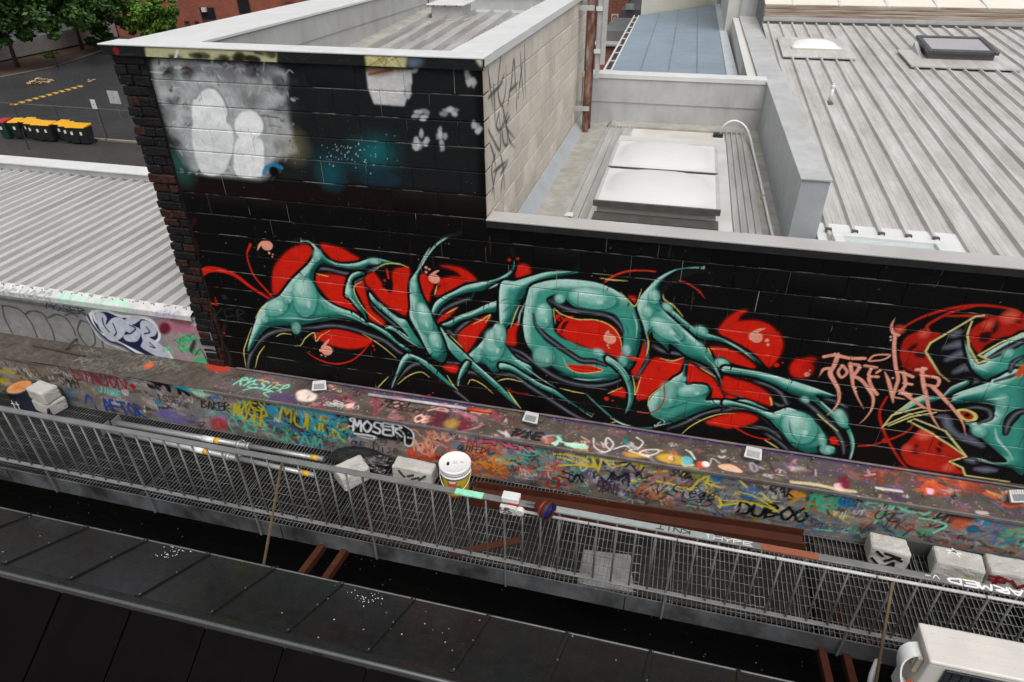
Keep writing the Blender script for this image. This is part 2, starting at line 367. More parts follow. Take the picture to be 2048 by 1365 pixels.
def upper_paint(c):
    # charcoal upper band and brown-black field under it
    c.frame(*F1)
    c.poly(P('600,270 1991,300 2700,330 2725,1110 2600,1110 1990,1050 850,970'), '1b1d1f', 0.02, 0.85, sharp=True)
    c.poly(P('850,975 1990,1055 2725,1115 2725,1250 1990,1190 880,1100'), '160c09', 0.03, 0.8, sharp=True)
    # faded pale mural: two plain egg-headed figures in a cloud of spray
    c.poly(P('880,345 1000,340 1200,360 1590,385 1625,560 1660,760 1685,860 1620,890 1540,930 1500,1015 1330,1005 1160,990 1060,950 1000,850 945,700 900,560 880,450'), 'b4b8b9', 0.022, 0.95, rough=0.3)
    for p, r in (((960, 420), .10), ((930, 640), .10), ((980, 800), .10), ((1040, 900), .08), ((1300, 400), .12), ((1500, 420), .12), ((1640, 640), .08), ((1420, 560), .10)):
        c.dot(p, r, '2a2c2d', 0.12, 0.55)
    reg = lambda: (lambda t: (960+120*t+random.uniform(0, 1)*(600-40*t), 370+600*t))(random.random())
    for k in range(150):
        x, y = reg(); c.stroke([(x, y), (x+random.gauss(0, 14), y+random.uniform(10, 30)), (x+random.gauss(0, 20), y+random.uniform(30, 90))], random.uniform(.015, .06), random.choice(['8f9497', 'b9bdbf', '7a7e80', 'c9ccce', '9da1a3', '55595b', 'd5d8d9']), .012, random.uniform(.12, .4), (.4, 1, .2), rough=.4)
    for k in range(120):                     # ragged brushed border of the pale field
        x, y = random.choice([(random.uniform(880, 960)+random.uniform(0, 130), random.uniform(380, 960)), (random.uniform(900, 1620), random.uniform(345, 400)), (random.uniform(1580, 1680), random.uniform(400, 880)), (random.uniform(1040, 1520), random.uniform(930, 1000))]); dx = random.gauss(0, 40)
        c.stroke([(x, y), (x+dx*.5, y+random.gauss(0, 12)), (x+dx, y+random.gauss(10, 20))], random.uniform(.008, .03), random.choice(['c9cccd', 'b2b6b8', '17191a', '1d1f20', '8d9193', 'dfe1e2', '202324']), .006, random.uniform(.4, .9), (.5, 1, .1), rough=.4)
    for k in range(26):
        x, y = random.choice([(random.uniform(880, 1040), random.uniform(360, 900)), (random.uniform(900, 1600), random.uniform(350, 430)), (random.uniform(1560, 1690), random.uniform(400, 860))]); c.poly([(x+random.uniform(15, 60)*math.cos(t), y+random.uniform(10, 45)*math.sin(t)) for t in np.linspace(0, 6.28, 10)[:-1]], random.choice(['1b1d1e', '2c2f31', '141617']), .012, random.uniform(.3, .75), rough=.5)
    c.poly(ell(1190, 640, 100, 145, -4), 'eef0f1', 0.003, 0.95, rough=.08); c.stroke(P('1110,560 1150,510 1210,500 1260,545 1295,620'), 0.02, '6b6f71', 0.02, 0.8)
    c.poly(P('1100,690 1180,720 1290,700 1330,780 1310,900 1260,990 1150,985 1100,850'), 'e6e8e9', 0.004, 0.9, rough=.15)
    c.poly(ell(1415, 715, 82, 85), 'f2f3f4', 0.003, 0.95, rough=.08); c.stroke(P('1470,650 1500,690 1510,750'), 0.022, '8d8a68', 0.02, 0.7)
    c.poly(P('1350,790 1420,780 1490,800 1500,880 1490,1000 1350,1000 1330,900'), 'f0f1f2', 0.004, 0.95, rough=.12)
    for k in range(60):
        x, y = reg()
        c.stroke([(x, y), (x+random.uniform(-26, 30), y+random.uniform(5, 46))], random.uniform(.006, .014), random.choice(['8f9497', 'c9ccce', '5b5f62', '75383a', 'e8eaea', '3d4042']), 0.008, random.uniform(.3, .7), (.3, 1, .1))
    for k in range(10):
        x = 900+random.uniform(0, 650); c.stroke([(x, 385+random.uniform(-15, 25)), (x+random.uniform(-60, 60), 380+random.uniform(-10, 40))], 0.02, '6a2f2a', 0.015, 0.5, (.2, 1, .1))
    c.dot((1010, 950), 0.14, '2a5a50', 0.18, 0.7); c.stroke(P('1500,990 1515,955 1560,940 1600,955'), 0.035, '1d7fb0', 0.01, 0.9); c.dot((1560, 980), .05, '050506', 0.02)
    c.dot((1660, 830), .12, '8d8a68', 0.18, 0.45)
    # teal mist, lettered sparks
    c.frame(*F2)
    c.poly(ell(280, 880, 120, 75, -10), '0c6b72', 0.09, 0.6, rough=.3); c.poly(ell(60, 915, 150, 60, 5), '0a4048', 0.08, 0.6, rough=.4); c.poly(ell(290, 860, 60, 35, -10), '128a90', .05, .45, rough=.3); c.dot((30, 1000), 0.1, '0a5660', 0.15, 0.7); c.poly(P('210,970 410,1000 405,1060 215,1040'), '16303d', 0.012, 0.8)
    for k in range(70): c.dot((random.gauss(130, 110), random.gauss(880, 40)), random.uniform(.002, .005), 'd5e6e6', 0.004, .8)
    # plain pale stand-in patches for the stencilled figures (their design is left out)
    c.poly(P('235,410 490,398 495,470 450,605 280,592 245,500'), 'd2d2d2', 0.004, 0.95, rough=.12, sharp=True)
    c.poly(P('240,385 330,390 480,392 380,420 300,440 250,425'), 'a58a6c', 0.01, .8); c.stroke(P('250,425 320,410 380,400'), .02, '6e2f22', .01, .8)
    for x, y, rx, ry, a in ((815, 430, 36, 78, 8), (550, 650, 58, 36, 20), (708, 640, 52, 32, 10), (862, 722, 38, 46, 0), (532, 800, 36, 68, -8), (660, 780, 32, 62, -6), (468, 520, 26, 66, -8), (520, 395, 30, 24, 30)):
        for k in range(9):
            px, py = x+random.gauss(0, rx*.42), y+random.gauss(0, ry*.42); c.poly([(px+rx*.42*random.uniform(.5, 1.2)*math.cos(t), py+ry*.36*random.uniform(.5, 1.2)*math.sin(t)) for t in np.linspace(0, 6.28, 9)[:-1]], random.choice(['a9adb2', 'b6babd', '8f9498', 'c2c4c6']), .003, .85, rough=.25)
def emboss(c, qq):
    """teal body airbrushed as a rounded form: pale towards the upper left rim, deep teal towards the lower right"""
    b, m = c.mask_poly(qq, .02)
    if m.size == 0: return
    i0, i1, j0, j1 = b; col = np.empty(m.shape+(3,)); col[:] = np.array(srgb(TEAL))
    for r, ka, kb in ((.045, 5.0, 4.5), (.016, 1.5, 2.2)):
        g = c.blur(np.pad(m, 30), r)[30:-30, 30:-30]; gv, gu = np.gradient(g); e = (-gv*.8+gu*.6)*(r/c.res)
        n = .6+.8*fbm(m.shape, 30, 3); up = np.clip(e*ka*n, 0, .85)[..., None]; dn = np.clip(-e*kb*n, 0, .9)[..., None]
        col = col*(1-up)+np.array(srgb('b6e0d4'))*up; col = col*(1-dn)+np.array(srgb('0e4f49'))*dn
    A = c.a[j0:j1, i0:i1]; k = m[..., None]; c.a[j0:j1, i0:i1] = A*(1-k)+col*k
def trim(c, qq):
    """fine pale glints along upper rims, deep cuts and second lines along lower rims"""
    n = len(qq)
    if n < 30: return
    ar = 0.5*np.sum(qq[:, 0]*np.roll(qq[:, 1], -1)-np.roll(qq[:, 0], -1)*qq[:, 1]); t = np.roll(qq, -1, 0)-np.roll(qq, 1, 0); t /= np.linalg.norm(t, axis=1)[:, None]+1e-9
    inn = np.stack([-t[:, 1], t[:, 0]], 1)*(1 if ar > 0 else -1)
    for k in range(max(3, n//14)):
        i = random.randrange(n); L = random.randint(6, 20); ii = (i+np.arange(L)) % n; up = -inn[ii[L//2]] @ np.array([-.45, .9])
        if up > .3:
            c.stroke(None, random.uniform(.005, .009), 'd3ece3', .003, .85, (.1, 1, .8, .1), wpts=qq[ii]+inn[ii]*random.uniform(.012, .02))
        elif up < -.2: c.stroke(None, random.uniform(.008, .016), '0a3f3a', .006, .8, (.1, 1, .8, .1), wpts=qq[ii]+inn[ii]*random.uniform(.012, .022))
        if random.random() < .45:
            j = ii[0]; p = qq[j]; d = inn[j]*random.uniform(.03, .07)+t[j]*random.uniform(-.05, .05); c.stroke(None, random.uniform(.010, .018), BLK, .003, 1, (1, .6, .05), wpts=[p, p+d*.5, p+d])
def mural(c):
    def red(s, soft=0.004): c.poly(P(s), 'b81408', 0, 1); c.poly(P(s), RED, 0.012, 0.8)
    def line(s, w, col=RED, taper=(1, 1), op=1): c.stroke(P(s), w, col, 0.004, op, taper)
    def band(s, w, taper=(.5, 1, .6)):       # dark bevel with a cold sheen
        c.stroke(P(s), w*1.1, '050507', 0.008, 1, taper); c.stroke(P(s), w*.75, '131418', 0.018, 1, taper); c.stroke(P(s), w*.34, '474b55', 0.030, .8, taper); c.stroke(P(s), w*.12, '9ca1ac', 0.022, .55, (0, .9, .3, 1, .2))
    def teal(s, hi=None):
        q = P(s); qq = c.w(q); qq = spline(qq, 7, True); c.stroke(None, 0.044, BLK, 0.006, 1, wpts=np.vstack([qq, qq[:1]])); emboss(c, qq)
        c.stroke(None, 0.011, BLK, 0.004, 1, wpts=np.vstack([qq, qq[:1]])); trim(c, qq)
    def hi(x, y, rx, ry, a=0, op=.85, col=TEALL): 
        c.poly(ell(x+rx*.05, y+ry*.06, rx*1.06, ry*1.05, a), '10564e', 0.008, .7*op); c.poly(ell(x, y, rx*.95, ry*.95, a), '5cab9c', 0, op); c.poly(ell(x-rx*.15, y-ry*.22, rx*.72, ry*.66, a), '96ccbe', 0.016, op); c.poly(ell(x-rx*.25, y-ry*.45, rx*.45, ry*.33, a), col, 0.012, op); c.poly(ell(x+rx*.3, y+ry*.35, rx*.14, ry*.2, a), 'cfe8de', 0.006, .7*op)
    def gl(s, w=.014, op=.8, col='b4dccf'): c.stroke(P(s), w, col, 0.008, op, (.1, 1, .6, .1))
    def drk(s, w=.012, op=.8, col='0f4f48'): c.stroke(P(s), w, col, 0.012, op, (.1, 1, .6, .1))
    def comma(x, y, r, tx, ty, dots, col=PNK):
        c.poly(ell(x, y, r, r*.85, 15), col, 0, 1); c.stroke([(x-r*.75, y+r*.1), (x-r*.75, y-r*.5), ((x-r*.5+tx)/2, (y-r+ty)/2), (tx, ty)] if ty < y-r else [(x, y-r*.5), (x-r*.8, y-r*.5), (x-r*1.4, y), (tx, ty)], r*.0011, col, .003, 1, (1, .9, .6, .2))
        for a, b, d in dots: c.dot((a, b), d*.00125, col)
    # ---- left third
    c.frame(*F4)
    c.stroke(P('1570,470 1440,392 1340,318 1250,286 1175,286 1122,330 1116,392 1150,452 1240,487'), .052, 'cf2211', .006, 1, (.5, .6, .8, 1, 1.3, 1.5, 1.3, .8, .15))
    c.stroke(P('1425,140 1405,205 1440,310 1500,385 1565,455'), .026, 'cf2211', .005, 1, (1, .5, .6, .8, .9))
    c.text('SMKER', (1110, 570), (1420, 590), .16, .012, '2c2f30', op=.8); c.stroke(P('1280,600 1260,680 1300,760 1310,850'), .04, '26292b', .02, .6); c.dot((1275, 440), .03, '2a3030', .02, .7)
    c.stroke(P('1110,0 1080,60 1120,160 1110,330 1160,420 1200,520 1250,640 1270,760 1290,830'), .03, '5a0a06', .03, .45)
    for k in range(40): c.dot((1180+random.uniform(-60, 110), random.uniform(380, 850)), random.uniform(.004, .012), random.choice(['c51c10', '7a0d07']), .006, .8)
    c.frame(*F5)
    red('285,480 275,400 290,310 340,240 400,190 470,165 525,175 525,230 500,280 440,350 380,400 330,460')
    red('590,160 660,170 730,190 790,225 838,256 760,270 690,265 640,230'); red('560,362 640,355 745,375 750,440 735,490 780,520 830,590 760,572 690,550 640,510 590,450 555,400')
    red('805,440 860,400 872,430 890,520 920,590 1000,660 985,685 900,635 860,570 830,520')
    red('880,370 900,345 930,340 990,420 1040,480 1055,400 1060,340 1100,310 1150,310 1165,330 1160,450 1160,560 1140,620 1100,600 1040,570 980,520 930,460 890,420')
    c.poly(P('985,430 1020,450 1050,470 1060,410 1030,370'), BLK, .006); line('1020,325 1030,380', .02); c.dot((1005, 395), .012, RED)
    red('1225,380 1260,350 1290,380 1320,430 1300,470 1290,530 1260,500 1230,440'); red('1365,298 1430,302 1500,315 1560,350 1600,395 1540,405 1440,404 1350,425 1370,388 1440,372 1505,370 1480,340 1430,316')
    red('1330,490 1380,425 1450,402 1520,412 1490,450 1410,480'); red('1355,650 1400,610 1470,570 1430,620 1360,672'); red('1480,770 1500,710 1560,680 1640,635 1692,613 1670,670 1620,740 1570,820 1540,862 1500,820')
    red('1800,760 1820,690 1860,620 1870,680 1850,740 1850,800 1820,812'); red('1858,335 1870,300 1910,290 1945,310 1950,360 1910,392 1870,382')
    red('540,760 620,720 720,705 820,740 920,780 880,822 780,837 690,822 620,800 580,775'); line('500,860 560,900 640,930 720,935 800,910 860,860 898,818', .016, RED, (.4, 1, 1, .8, .5)); red('1385,957 1430,945 1482,955 1480,990 1430,987'); line('1770,1080 1820,1110 1880,1128 1935,1132', .012, 'a81a10')
    for x, y, r in ((930, 820, 10), (940, 845, 6), (1815, 262, 10), (1870, 255, 7), (1295, 1145, 16), (1320, 1125, 6)): c.dot((x, y), r*.0013, RED)
    band('115,985 125,900 165,820 225,760 300,725 400,715', .085, (.5, 1, 1, .8)); band('470,705 560,700 620,690 700,690 800,710 900,745 1000,785 1085,850 1135,880', .085, (.6, .9, 1, 1, .7)); band('570,318 640,322 730,345 785,350', .07, (.9, 1, .6))
    band('890,440 910,520 960,590 1030,650 1100,705 1165,765', .055, (.4, 1, 1, .4)); band('900,340 950,312 1010,292 1085,290', .05, (.8, 1, .3)); band('800,445 815,410 850,385 870,372', .04)
    band('1350,625 1380,590 1450,550 1555,512', .06, (.7, 1, .9)); band('1455,745 1510,690 1590,635 1700,585 1805,528', .06, (.8, 1, .9, .4)); band('1860,310 1820,350 1750,390 1690,430', .04); band('1395,720 1430,730 1465,760', .06)
    band('1060,1085 1120,1000 1180,950 1235,940 1310,990 1400,1060 1500,1140 1600,1220', .075, (.3, .7, 1, 1, 1, .8, .3)); band('1490,1070 1530,1000 1580,995 1650,1030 1750,1115 1860,1225', .07, (.3, .9, 1, 1, .4)); band('1740,1020 1780,985 1850,975 1940,1010', .07); band('1830,860 1890,900 1950,930', .05); band('1400,925 1450,930 1500,935', .045); band('1800,650 1830,600 1870,520', .03)
    teal('455,130 510,135 555,165 600,215 640,255 700,280 760,285 830,275 890,255 950,248 1020,262 1080,280 1115,298 1040,290 960,285 900,300 860,325 800,325 740,315 680,305 620,285 590,290 555,330 545,400 570,460 610,510 680,555 740,580 800,600 880,650 960,690 1040,740 1090,790 1180,850 1140,850 1060,790 960,720 880,680 780,650 700,645 630,660 560,668 480,684 400,690 330,690 260,700 210,740 170,790 130,850 110,850 130,760 165,650 200,570 260,525 320,490 390,400 450,340 510,280 550,210 530,165 490,145')
    teal('745,470 760,400 790,350 840,335 880,350 850,365 805,385 795,420 820,480 850,540 880,600 890,660 860,610 820,570 780,520 750,500'); teal('905,470 950,520 1010,580 1080,630 1140,650 1170,690 1200,740 1240,800 1270,845 1200,820 1130,760 1050,720 1000,700 1040,690 1120,730 1160,760 1100,690 1020,620 950,560 910,510')
    teal('1848,235 1838,300 1800,345 1720,385 1620,405 1530,425 1450,465 1380,500 1330,540 1305,610 1325,640 1350,600 1380,560 1450,510 1530,480 1590,470 1650,460 1720,410 1800,380 1850,320')
    teal('1370,680 1420,660 1500,622 1570,600 1640,560 1740,520 1830,490 1900,450 1960,390 1960,520 1900,540 1820,560 1740,600 1650,610 1570,640 1500,660 1430,700')
    teal('1890,480 1830,540 1780,600 1720,680 1660,760 1600,830 1550,880 1600,925 1660,945 1720,995 1800,955 1870,975 1960,1010 1960,955 1870,905 1820,850 1790,800 1790,740 1800,660 1840,590 1880,530')
    teal('1365,690 1420,760 1480,820 1560,900 1650,980 1740,1060 1830,1150 1892,1228 1820,1180 1730,1100 1640,1020 1560,960 1510,930 1470,900 1420,840 1390,780'); teal('1150,870 1200,880 1280,920 1350,980 1400,1030 1480,1100 1440,1090 1360,1030 1280,965 1220,920 1180,908 1150,935 1110,990 1070,1050 1040,1092 1080,990 1110,910'); teal('1470,1080 1490,990 1530,920 1560,930 1540,980 1500,1040')
    teal('1410,105 1340,150 1280,220 1240,290 1190,360 1170,400 1165,480 1170,560 1165,620 1190,680 1230,750 1270,830 1310,890 1380,930 1412,880 1402,820 1380,760 1350,700 1320,640 1300,600 1280,550 1250,490 1230,430 1220,370 1240,320 1290,240 1350,170 1440,105')
    c.stroke(P('1400,112 1450,100 1500,82'), .03, '1c1f1f', .02, .8); c.stroke(P('1830,190 1840,230'), .04, '141616', .02, .8); c.stroke(P('400,150 440,128 480,130'), .025, '15171a', .015, .9)
    hi(485, 500, 84, 138, -6); hi(305, 570, 80, 55, -25); hi(1262, 640, 52, 112, -18); hi(1335, 790, 42, 70, -15); hi(1718, 810, 72, 112, 8); hi(432, 705, 30, 40, 0, .6, '4ea394'); hi(568, 235, 26, 45, 18); hi(940, 272, 45, 16, 5); hi(380, 510, 30, 42, 20); hi(1195, 440, 22, 55, -8, .7); hi(225, 650, 28, 22, -30, .6); hi(1610, 880, 28, 50, 10, .6, '62b0a0')
    for s in ('640,260 700,290 780,295', '700,605 800,635 900,690', '300,640 420,640 520,650 620,630', '960,530 1030,595 1100,640', '1060,710 1150,780 1230,830', '1560,440 1620,425 1700,405', '1450,640 1540,610 1640,570', '1430,780 1500,850 1600,940', '1190,600 1220,700 1260,780', '1300,180 1260,250 1220,320', '170,720 190,660 240,600', '1700,560 1770,520 1850,480', '1130,900 1100,960', '760,480 800,530 850,590', '1680,450 1740,420 1800,390'): gl(s)
    for s in ('600,520 640,560 720,590', '260,690 300,670 380,670', '500,350 470,420', '610,600 600,560 590,540', '1180,520 1190,600 1210,680', '1640,830 1630,880', '1480,760 1560,840', '1280,900 1330,900', '560,260 600,270 650,290', '1590,460 1560,540', '1640,600 1700,560'): drk(s)
    for s in ('245,535 200,580 165,640', '140,700 105,800 90,860 105,960', '225,820 185,880 165,960', '300,760 340,740 400,745', '420,820 460,815 490,770 545,735 560,790 590,755 650,720', '945,1110 990,1060 1030,1020', '1090,1070 1160,1015 1240,990 1300,1025', '1410,1010 1440,1060 1480,1110', '1545,1070 1570,1040 1640,1070 1710,1130', '1740,1050 1800,1035 1880,1050 1950,1080', '1810,1120 1850,1180 1890,1225', '860,740 940,790 1010,840 1080,900', '560,350 640,370', '860,400 810,430 810,480 840,540 900,610 995,685', '1160,310 1090,285 1000,290 930,335', '1345,430 1330,490', '1405,610 1480,570', '1580,680 1640,650 1692,618 1660,670', '1430,750 1470,790 1510,830', '1880,560 1850,640 1840,700'): c.stroke(P(s), .0095, YEL, .003, .95, (.4, 1, 1, .4))
    comma(242, 168, 36, 178, 198, ((255, 216, 10), (278, 225, 6), (275, 240, 6))); comma(1330, 385, 34, 1358, 330, ((1275, 310, 11), (1296, 322, 9), (1275, 340, 10))); comma(630, 850, 36, 645, 778, ((588, 850, 12), (595, 880, 8), (620, 888, 7)))
    # ---- middle third
    c.frame(*F6)
    red('800,740 880,770 920,700 950,635 962,700 940,800 900,900 870,880 850,840'); red('880,1030 890,950 940,850 1010,770 1100,790 1197,775 1190,840 1140,900 1070,950 1000,1000 970,1030'); red('1220,800 1300,850 1380,900 1430,980 1450,1035 1390,1037 1370,980 1350,945 1270,930 1215,930')
    red('1450,890 1540,910 1640,940 1740,1000 1767,1075 1720,1062 1640,1020 1560,1010 1480,985'); red('1475,1010 1540,1030 1540,1047 1475,1047'); red('1360,700 1440,700 1530,730 1610,780 1657,832 1560,822 1470,780 1390,750'); red('1425,600 1480,550 1560,530 1680,530 1770,570 1830,640 1830,720 1790,790 1740,827 1680,760 1600,700 1500,650')
    red('1425,590 1470,520 1540,470 1607,460 1560,490 1530,540'); red('1890,850 1905,800 1950,780 1950,890 1910,890'); red('820,380 850,367 885,380 870,430'); red('720,1000 800,965 815,1020 770,1015'); red('40,660 60,600 100,540 100,640 100,680 60,680')
    red('1340,1190 1420,1150 1520,1130 1620,1135 1672,1160 1640,1190 1560,1215 1460,1215'); line('1530,1220 1620,1270 1720,1295 1830,1290 1910,1255', .014, RED, (1, .9, .8, .3)); line('675,280 740,235 830,205 930,200 1010,207', .02, 'c9301f', (1, .9, .7, .6)); line('1165,265 1220,285 1290,330 1330,380', .014, 'b8301f', (1, .7, .9, .3)); c.dot((1300, 340), .01, 'b8301f')
    for x, y, r in ((693, 1033, 17), (733, 1045, 8), (1798, 815, 16), (1836, 800, 6), (60, 130, 10), (115, 122, 9)): c.dot((x, y), r*.0013, RED)
    band('70,705 150,740 240,810 340,880 460,930 600,950 720,935 815,895', .085, (.4, .8, 1, 1, .8, .4)); band('0,875 90,880 180,945 280,1010 380,1075 500,1150 620,1190', .08, (.6, .9, 1, 1, .8, .3)); band('1035,470 1110,530 1190,600 1265,650', .05); band('1310,660 1400,660 1500,690 1600,740 1690,810 1750,865', .05, (.6, 1, 1, .7, .2)); band('1000,690 1050,720 1120,735 1210,750', .08, (.9, 1, .5)); band('1220,770 1310,820 1390,880 1440,950 1460,1000', .045, (.7, 1, .8, .2))
    band('1440,860 1540,880 1650,900 1760,945 1840,1000 1870,1050', .07, (.5, .8, 1, 1.1, .6)); band('1780,1060 1830,1080 1880,1060', .06); band('1090,1230 1200,1190 1320,1130 1440,1105 1560,1095 1680,1130 1760,1190 1800,1230', .075, (.5, .7, 1, 1, 1, .9)); band('1640,1210 1740,1230 1830,1290 1880,1350', .06); band('930,620 960,760 930,830 880,900', .04); band('560,1000 640,1080 720,1155', .03); band('1480,990 1540,1010 1600,1035', .03)
    teal('0,290 100,265 200,235 300,208 420,202 525,212 440,230 330,252 240,292 170,352 130,420 110,500 60,560 0,560'); teal('0,800 80,820 160,870 260,930 350,970 420,1020 500,1080 605,1145 540,1115 440,1055 350,1005 260,965 160,905 70,855 0,840')
    teal('200,300 280,270 380,255 500,258 620,275 720,310 800,360 860,420 905,500 920,580 915,660 895,740 860,820 800,880 720,915 620,925 520,915 440,890 370,850 300,800 250,760 200,720 165,660 150,580 150,500 160,430 175,360')
    c.poly(P('300,385 370,350 430,385 480,430 560,455 660,465 740,480 790,540 802,600 802,680 790,745 760,772 700,745 600,712 520,692 460,662 400,640 350,590 340,520 330,450'), BLK, .004); red('385,600 400,550 440,510 500,522 600,527 690,547 750,582 780,640 780,720 760,765 700,745 600,707 500,672 430,640')
    c.poly(P('410,540 395,580 400,610 430,560 450,525'), BLK, .006, .9); c.stroke(P('375,600 390,560 430,510 470,500'), .018, RED, .004); c.dot((405, 510), .012, RED); c.dot((385, 523), .008, RED); red('365,490 400,490 360,520')
    band('325,395 400,435 480,460 600,475 700,495 770,545 800,600', .07, (.9, 1.1, 1, 1, .7, .3)); band('215,480 240,560 300,630 380,690 460,745 530,785 610,790 690,815', .065, (.2, .8, 1.1, 1, 1, 1, .6)); c.poly(P('440,812 520,815 600,820 672,845 620,867 540,867 470,852'), RED, .003)
    teal('690,750 760,790 820,850 860,930 872,1020 852,1090 808,1135 830,1060 830,980 800,900 750,840 690,790'); teal('720,1150 800,1190 900,1215 1000,1212 1060,1180 1010,1225 900,1228 810,1215'); c.stroke(P('555,1000 640,1080 720,1150'), .012, TEAL, .004, 1, (.2, 1, .6)); line('775,735 830,755 915,790', .03, RED)
    teal('960,1060 1000,1000 1060,960 1120,900 1180,860 1212,780 1202,880 1212,940 1270,935 1340,945 1365,990 1340,1040 1400,1040 1500,1045 1600,1040 1700,1080 1780,1120 1850,1160 1960,1220 1960,1365 1900,1365 1850,1300 1810,1220 1760,1150 1680,1100 1600,1070 1500,1080 1400,1090 1300,1120 1200,1160 1100,1200 1000,1212 1060,1185 990,1150 970,1110')
    teal('1400,780 1450,775 1500,810 1600,840 1720,870 1850,900 1960,920 1960,1000 1900,985 1870,950 1760,900 1640,870 1530,852 1430,840'); teal('1050,420 1130,460 1200,520 1280,580 1360,610 1450,640 1550,690 1640,750 1710,820 1748,868 1680,800 1600,740 1510,690 1420,660 1330,650 1260,620 1190,560 1110,490')
    teal('1300,172 1200,178 1110,200 1020,250 960,310 910,370 890,430 900,480 930,560 955,650 985,600 1000,640 1060,690 1098,725 1100,680 1150,710 1220,760 1290,790 1370,830 1420,890 1455,985 1440,900 1400,800 1360,720 1290,660 1200,580 1120,510 1060,450 1040,410 1020,350 1040,290 1100,230 1180,195 1330,186')
    c.stroke(P('1390,215 1300,200 1180,230 1090,290 1050,350'), .06, '121512', .02, .9, (.2, .8, 1, .7))
    hi(600, 380, 165, 72, 8); hi(285, 495, 55, 85, 5); hi(1000, 370, 40, 50, -10); hi(1080, 580, 130, 62, 30); hi(960, 470, 35, 40, -20); hi(1250, 985, 110, 38, -6); hi(1090, 1010, 60, 95, 10, .6, '62b0a0'); hi(1445, 805, 50, 32, 12); hi(640, 735, 40, 25, 8); hi(285, 760, 75, 70, 20, .6, '62b0a0'); hi(390, 385, 35, 30, 0); hi(825, 720, 28, 38, 0); hi(1310, 590, 45, 26, 20); hi(1090, 440, 40, 22, 35); hi(1290, 690, 40, 25, 15, .7); hi(0, 620, 40, 80, 0); hi(800, 790, 30, 40, 0, .5); hi(1195, 905, 16, 16)
    for s in ('210,330 300,290 420,280 560,300', '160,480 155,560 175,640', '860,470 890,560 880,660', '470,900 580,912 700,900', '60,750 150,820 260,900 360,960', '700,780 780,840 830,920', '1150,190 1060,240 990,310', '1150,560 1240,640 1330,720', '1320,745 1390,820 1430,900', '1450,650 1560,710 1660,790', '1540,840 1680,870 1820,910', '1400,1060 1520,1058 1600,1060', '20,310 90,290 140,290', '1020,1200 1050,1180', '1730,1110 1820,1170', '1120,630 1200,690', '120,560 130,480 170,400'): gl(s)
    for s in ('240,560 280,640 340,700', '500,440 600,455 680,455', '820,560 840,620', '1040,470 1000,440', '1000,560 960,600', '1110,560 1180,640', '1350,760 1400,850', '1050,1100 1150,1080 1250,1040', '330,330 400,310', '380,870 470,890', '0,400 60,380', '20,470 70,430'): drk(s, .016)
    for s in ('125,430 100,480 70,570', '360,545 350,450 395,482 500,517 620,522 720,560 780,640 795,740', '780,340 830,390 880,430 920,320', '1060,355 1070,390 1130,430 1190,500', '950,600 965,680 950,760', '1350,700 1372,748', '1370,707 1480,712', '860,880 875,950 880,1005 920,880', '410,765 440,830 500,862 580,867 668,848 600,820', '390,965 470,985 550,1000', '700,1000 795,960', '1040,770 1120,787 1195,765', '1300,830 1400,890', '960,1078 975,1020 1050,960 1130,910', '1770,1072 1757,1020', '1165,1278 1240,1212 1340,1160 1440,1132 1530,1130', '670,1212 760,1180', '50,980 135,1098', '1720,1300 1805,1355', '0,910 60,905 150,925', '650,250 720,260 830,268'): c.stroke(P(s), .0095, YEL, .003, .95, (.4, 1, 1, .4))
    comma(717, 645, 37, 705, 592, ((700, 685, 10), (708, 703, 7))); comma(1667, 635, 40, 1722, 577, ((1735, 655, 14), (1742, 683, 10))); line('895,1120 960,1125 1020,1105 1060,1055 1072,1000 1065,955', .014, 'a9301f', (.8, 1, 1, .8))
    # ---- right third
    c.frame(*F7)
    red('435,575 460,530 520,515 570,540 580,590 540,632 480,632 445,605'); red('520,520 560,505 602,518 570,535'); c.dot((540, 615), .022, 'e8a090', .006, .9); c.dot((558, 590), .008, 'e8b0a0')
    red('0,640 100,680 200,720 290,770 302,812 220,790 100,750 0,722'); red('0,890 80,870 160,875 212,900 150,930 60,957 0,957')
    c.dot((710, 1045), .045, RED, .006); line('735,1068 850,1080 960,1075 1060,1045', .014, 'c52415'); c.dot((1050, 1045), .03, 'b52012'); line('1060,1045 1150,1010 1210,970 1235,925', .02, 'b52012', (1, 1, .3)); c.dot((727, 998), .012, RED); c.dot((752, 1016), .006, RED)
    band('200,660 300,690 370,740 410,810', .075, (.4, 1, 1, .6)); band('0,850 80,835 180,840 270,880 340,950', .075, (.8, 1, 1, .7)); band('480,770 560,820 640,890 720,970 770,1060 780,1130', .075, (.4, 1, 1, .7, .4)); band('640,770 720,790 800,830', .06, (.8, .8, .2)); band('270,1000 350,1050 420,1110', .06)
    teal('0,560 100,575 250,600 400,640 560,690 700,740 742,752 680,765 600,752 650,800 720,860 780,900 830,980 852,1050 842,1120 815,1185 800,1190 820,1120 818,1050 790,980 740,930 680,880 590,800 500,765 420,735 330,685 200,635 0,602')
    teal('0,780 100,800 200,830 300,860 350,850 420,830 520,870 600,930 660,1010 672,1080 622,1120 540,1127 450,1085 390,1010 340,960 280,900 180,852 80,825 0,822'); teal('622,1090 670,1075 722,1090 722,1130 670,1142 630,1122')
    hi(490, 960, 125, 105, 30); hi(672, 1108, 45, 28); hi(640, 1050, 25, 60, -10, .6); hi(760, 900, 40, 70, -30, .7); hi(530, 780, 30, 18, 30)
    for s in ('100,585 250,615 400,655', '520,700 620,740', '820,980 842,1080 815,1170', '60,800 150,820 250,850'): gl(s)
    for s in ('390,700 460,740 540,770', '700,780 640,760', '420,900 440,1000 500,1070'): drk(s, .018)
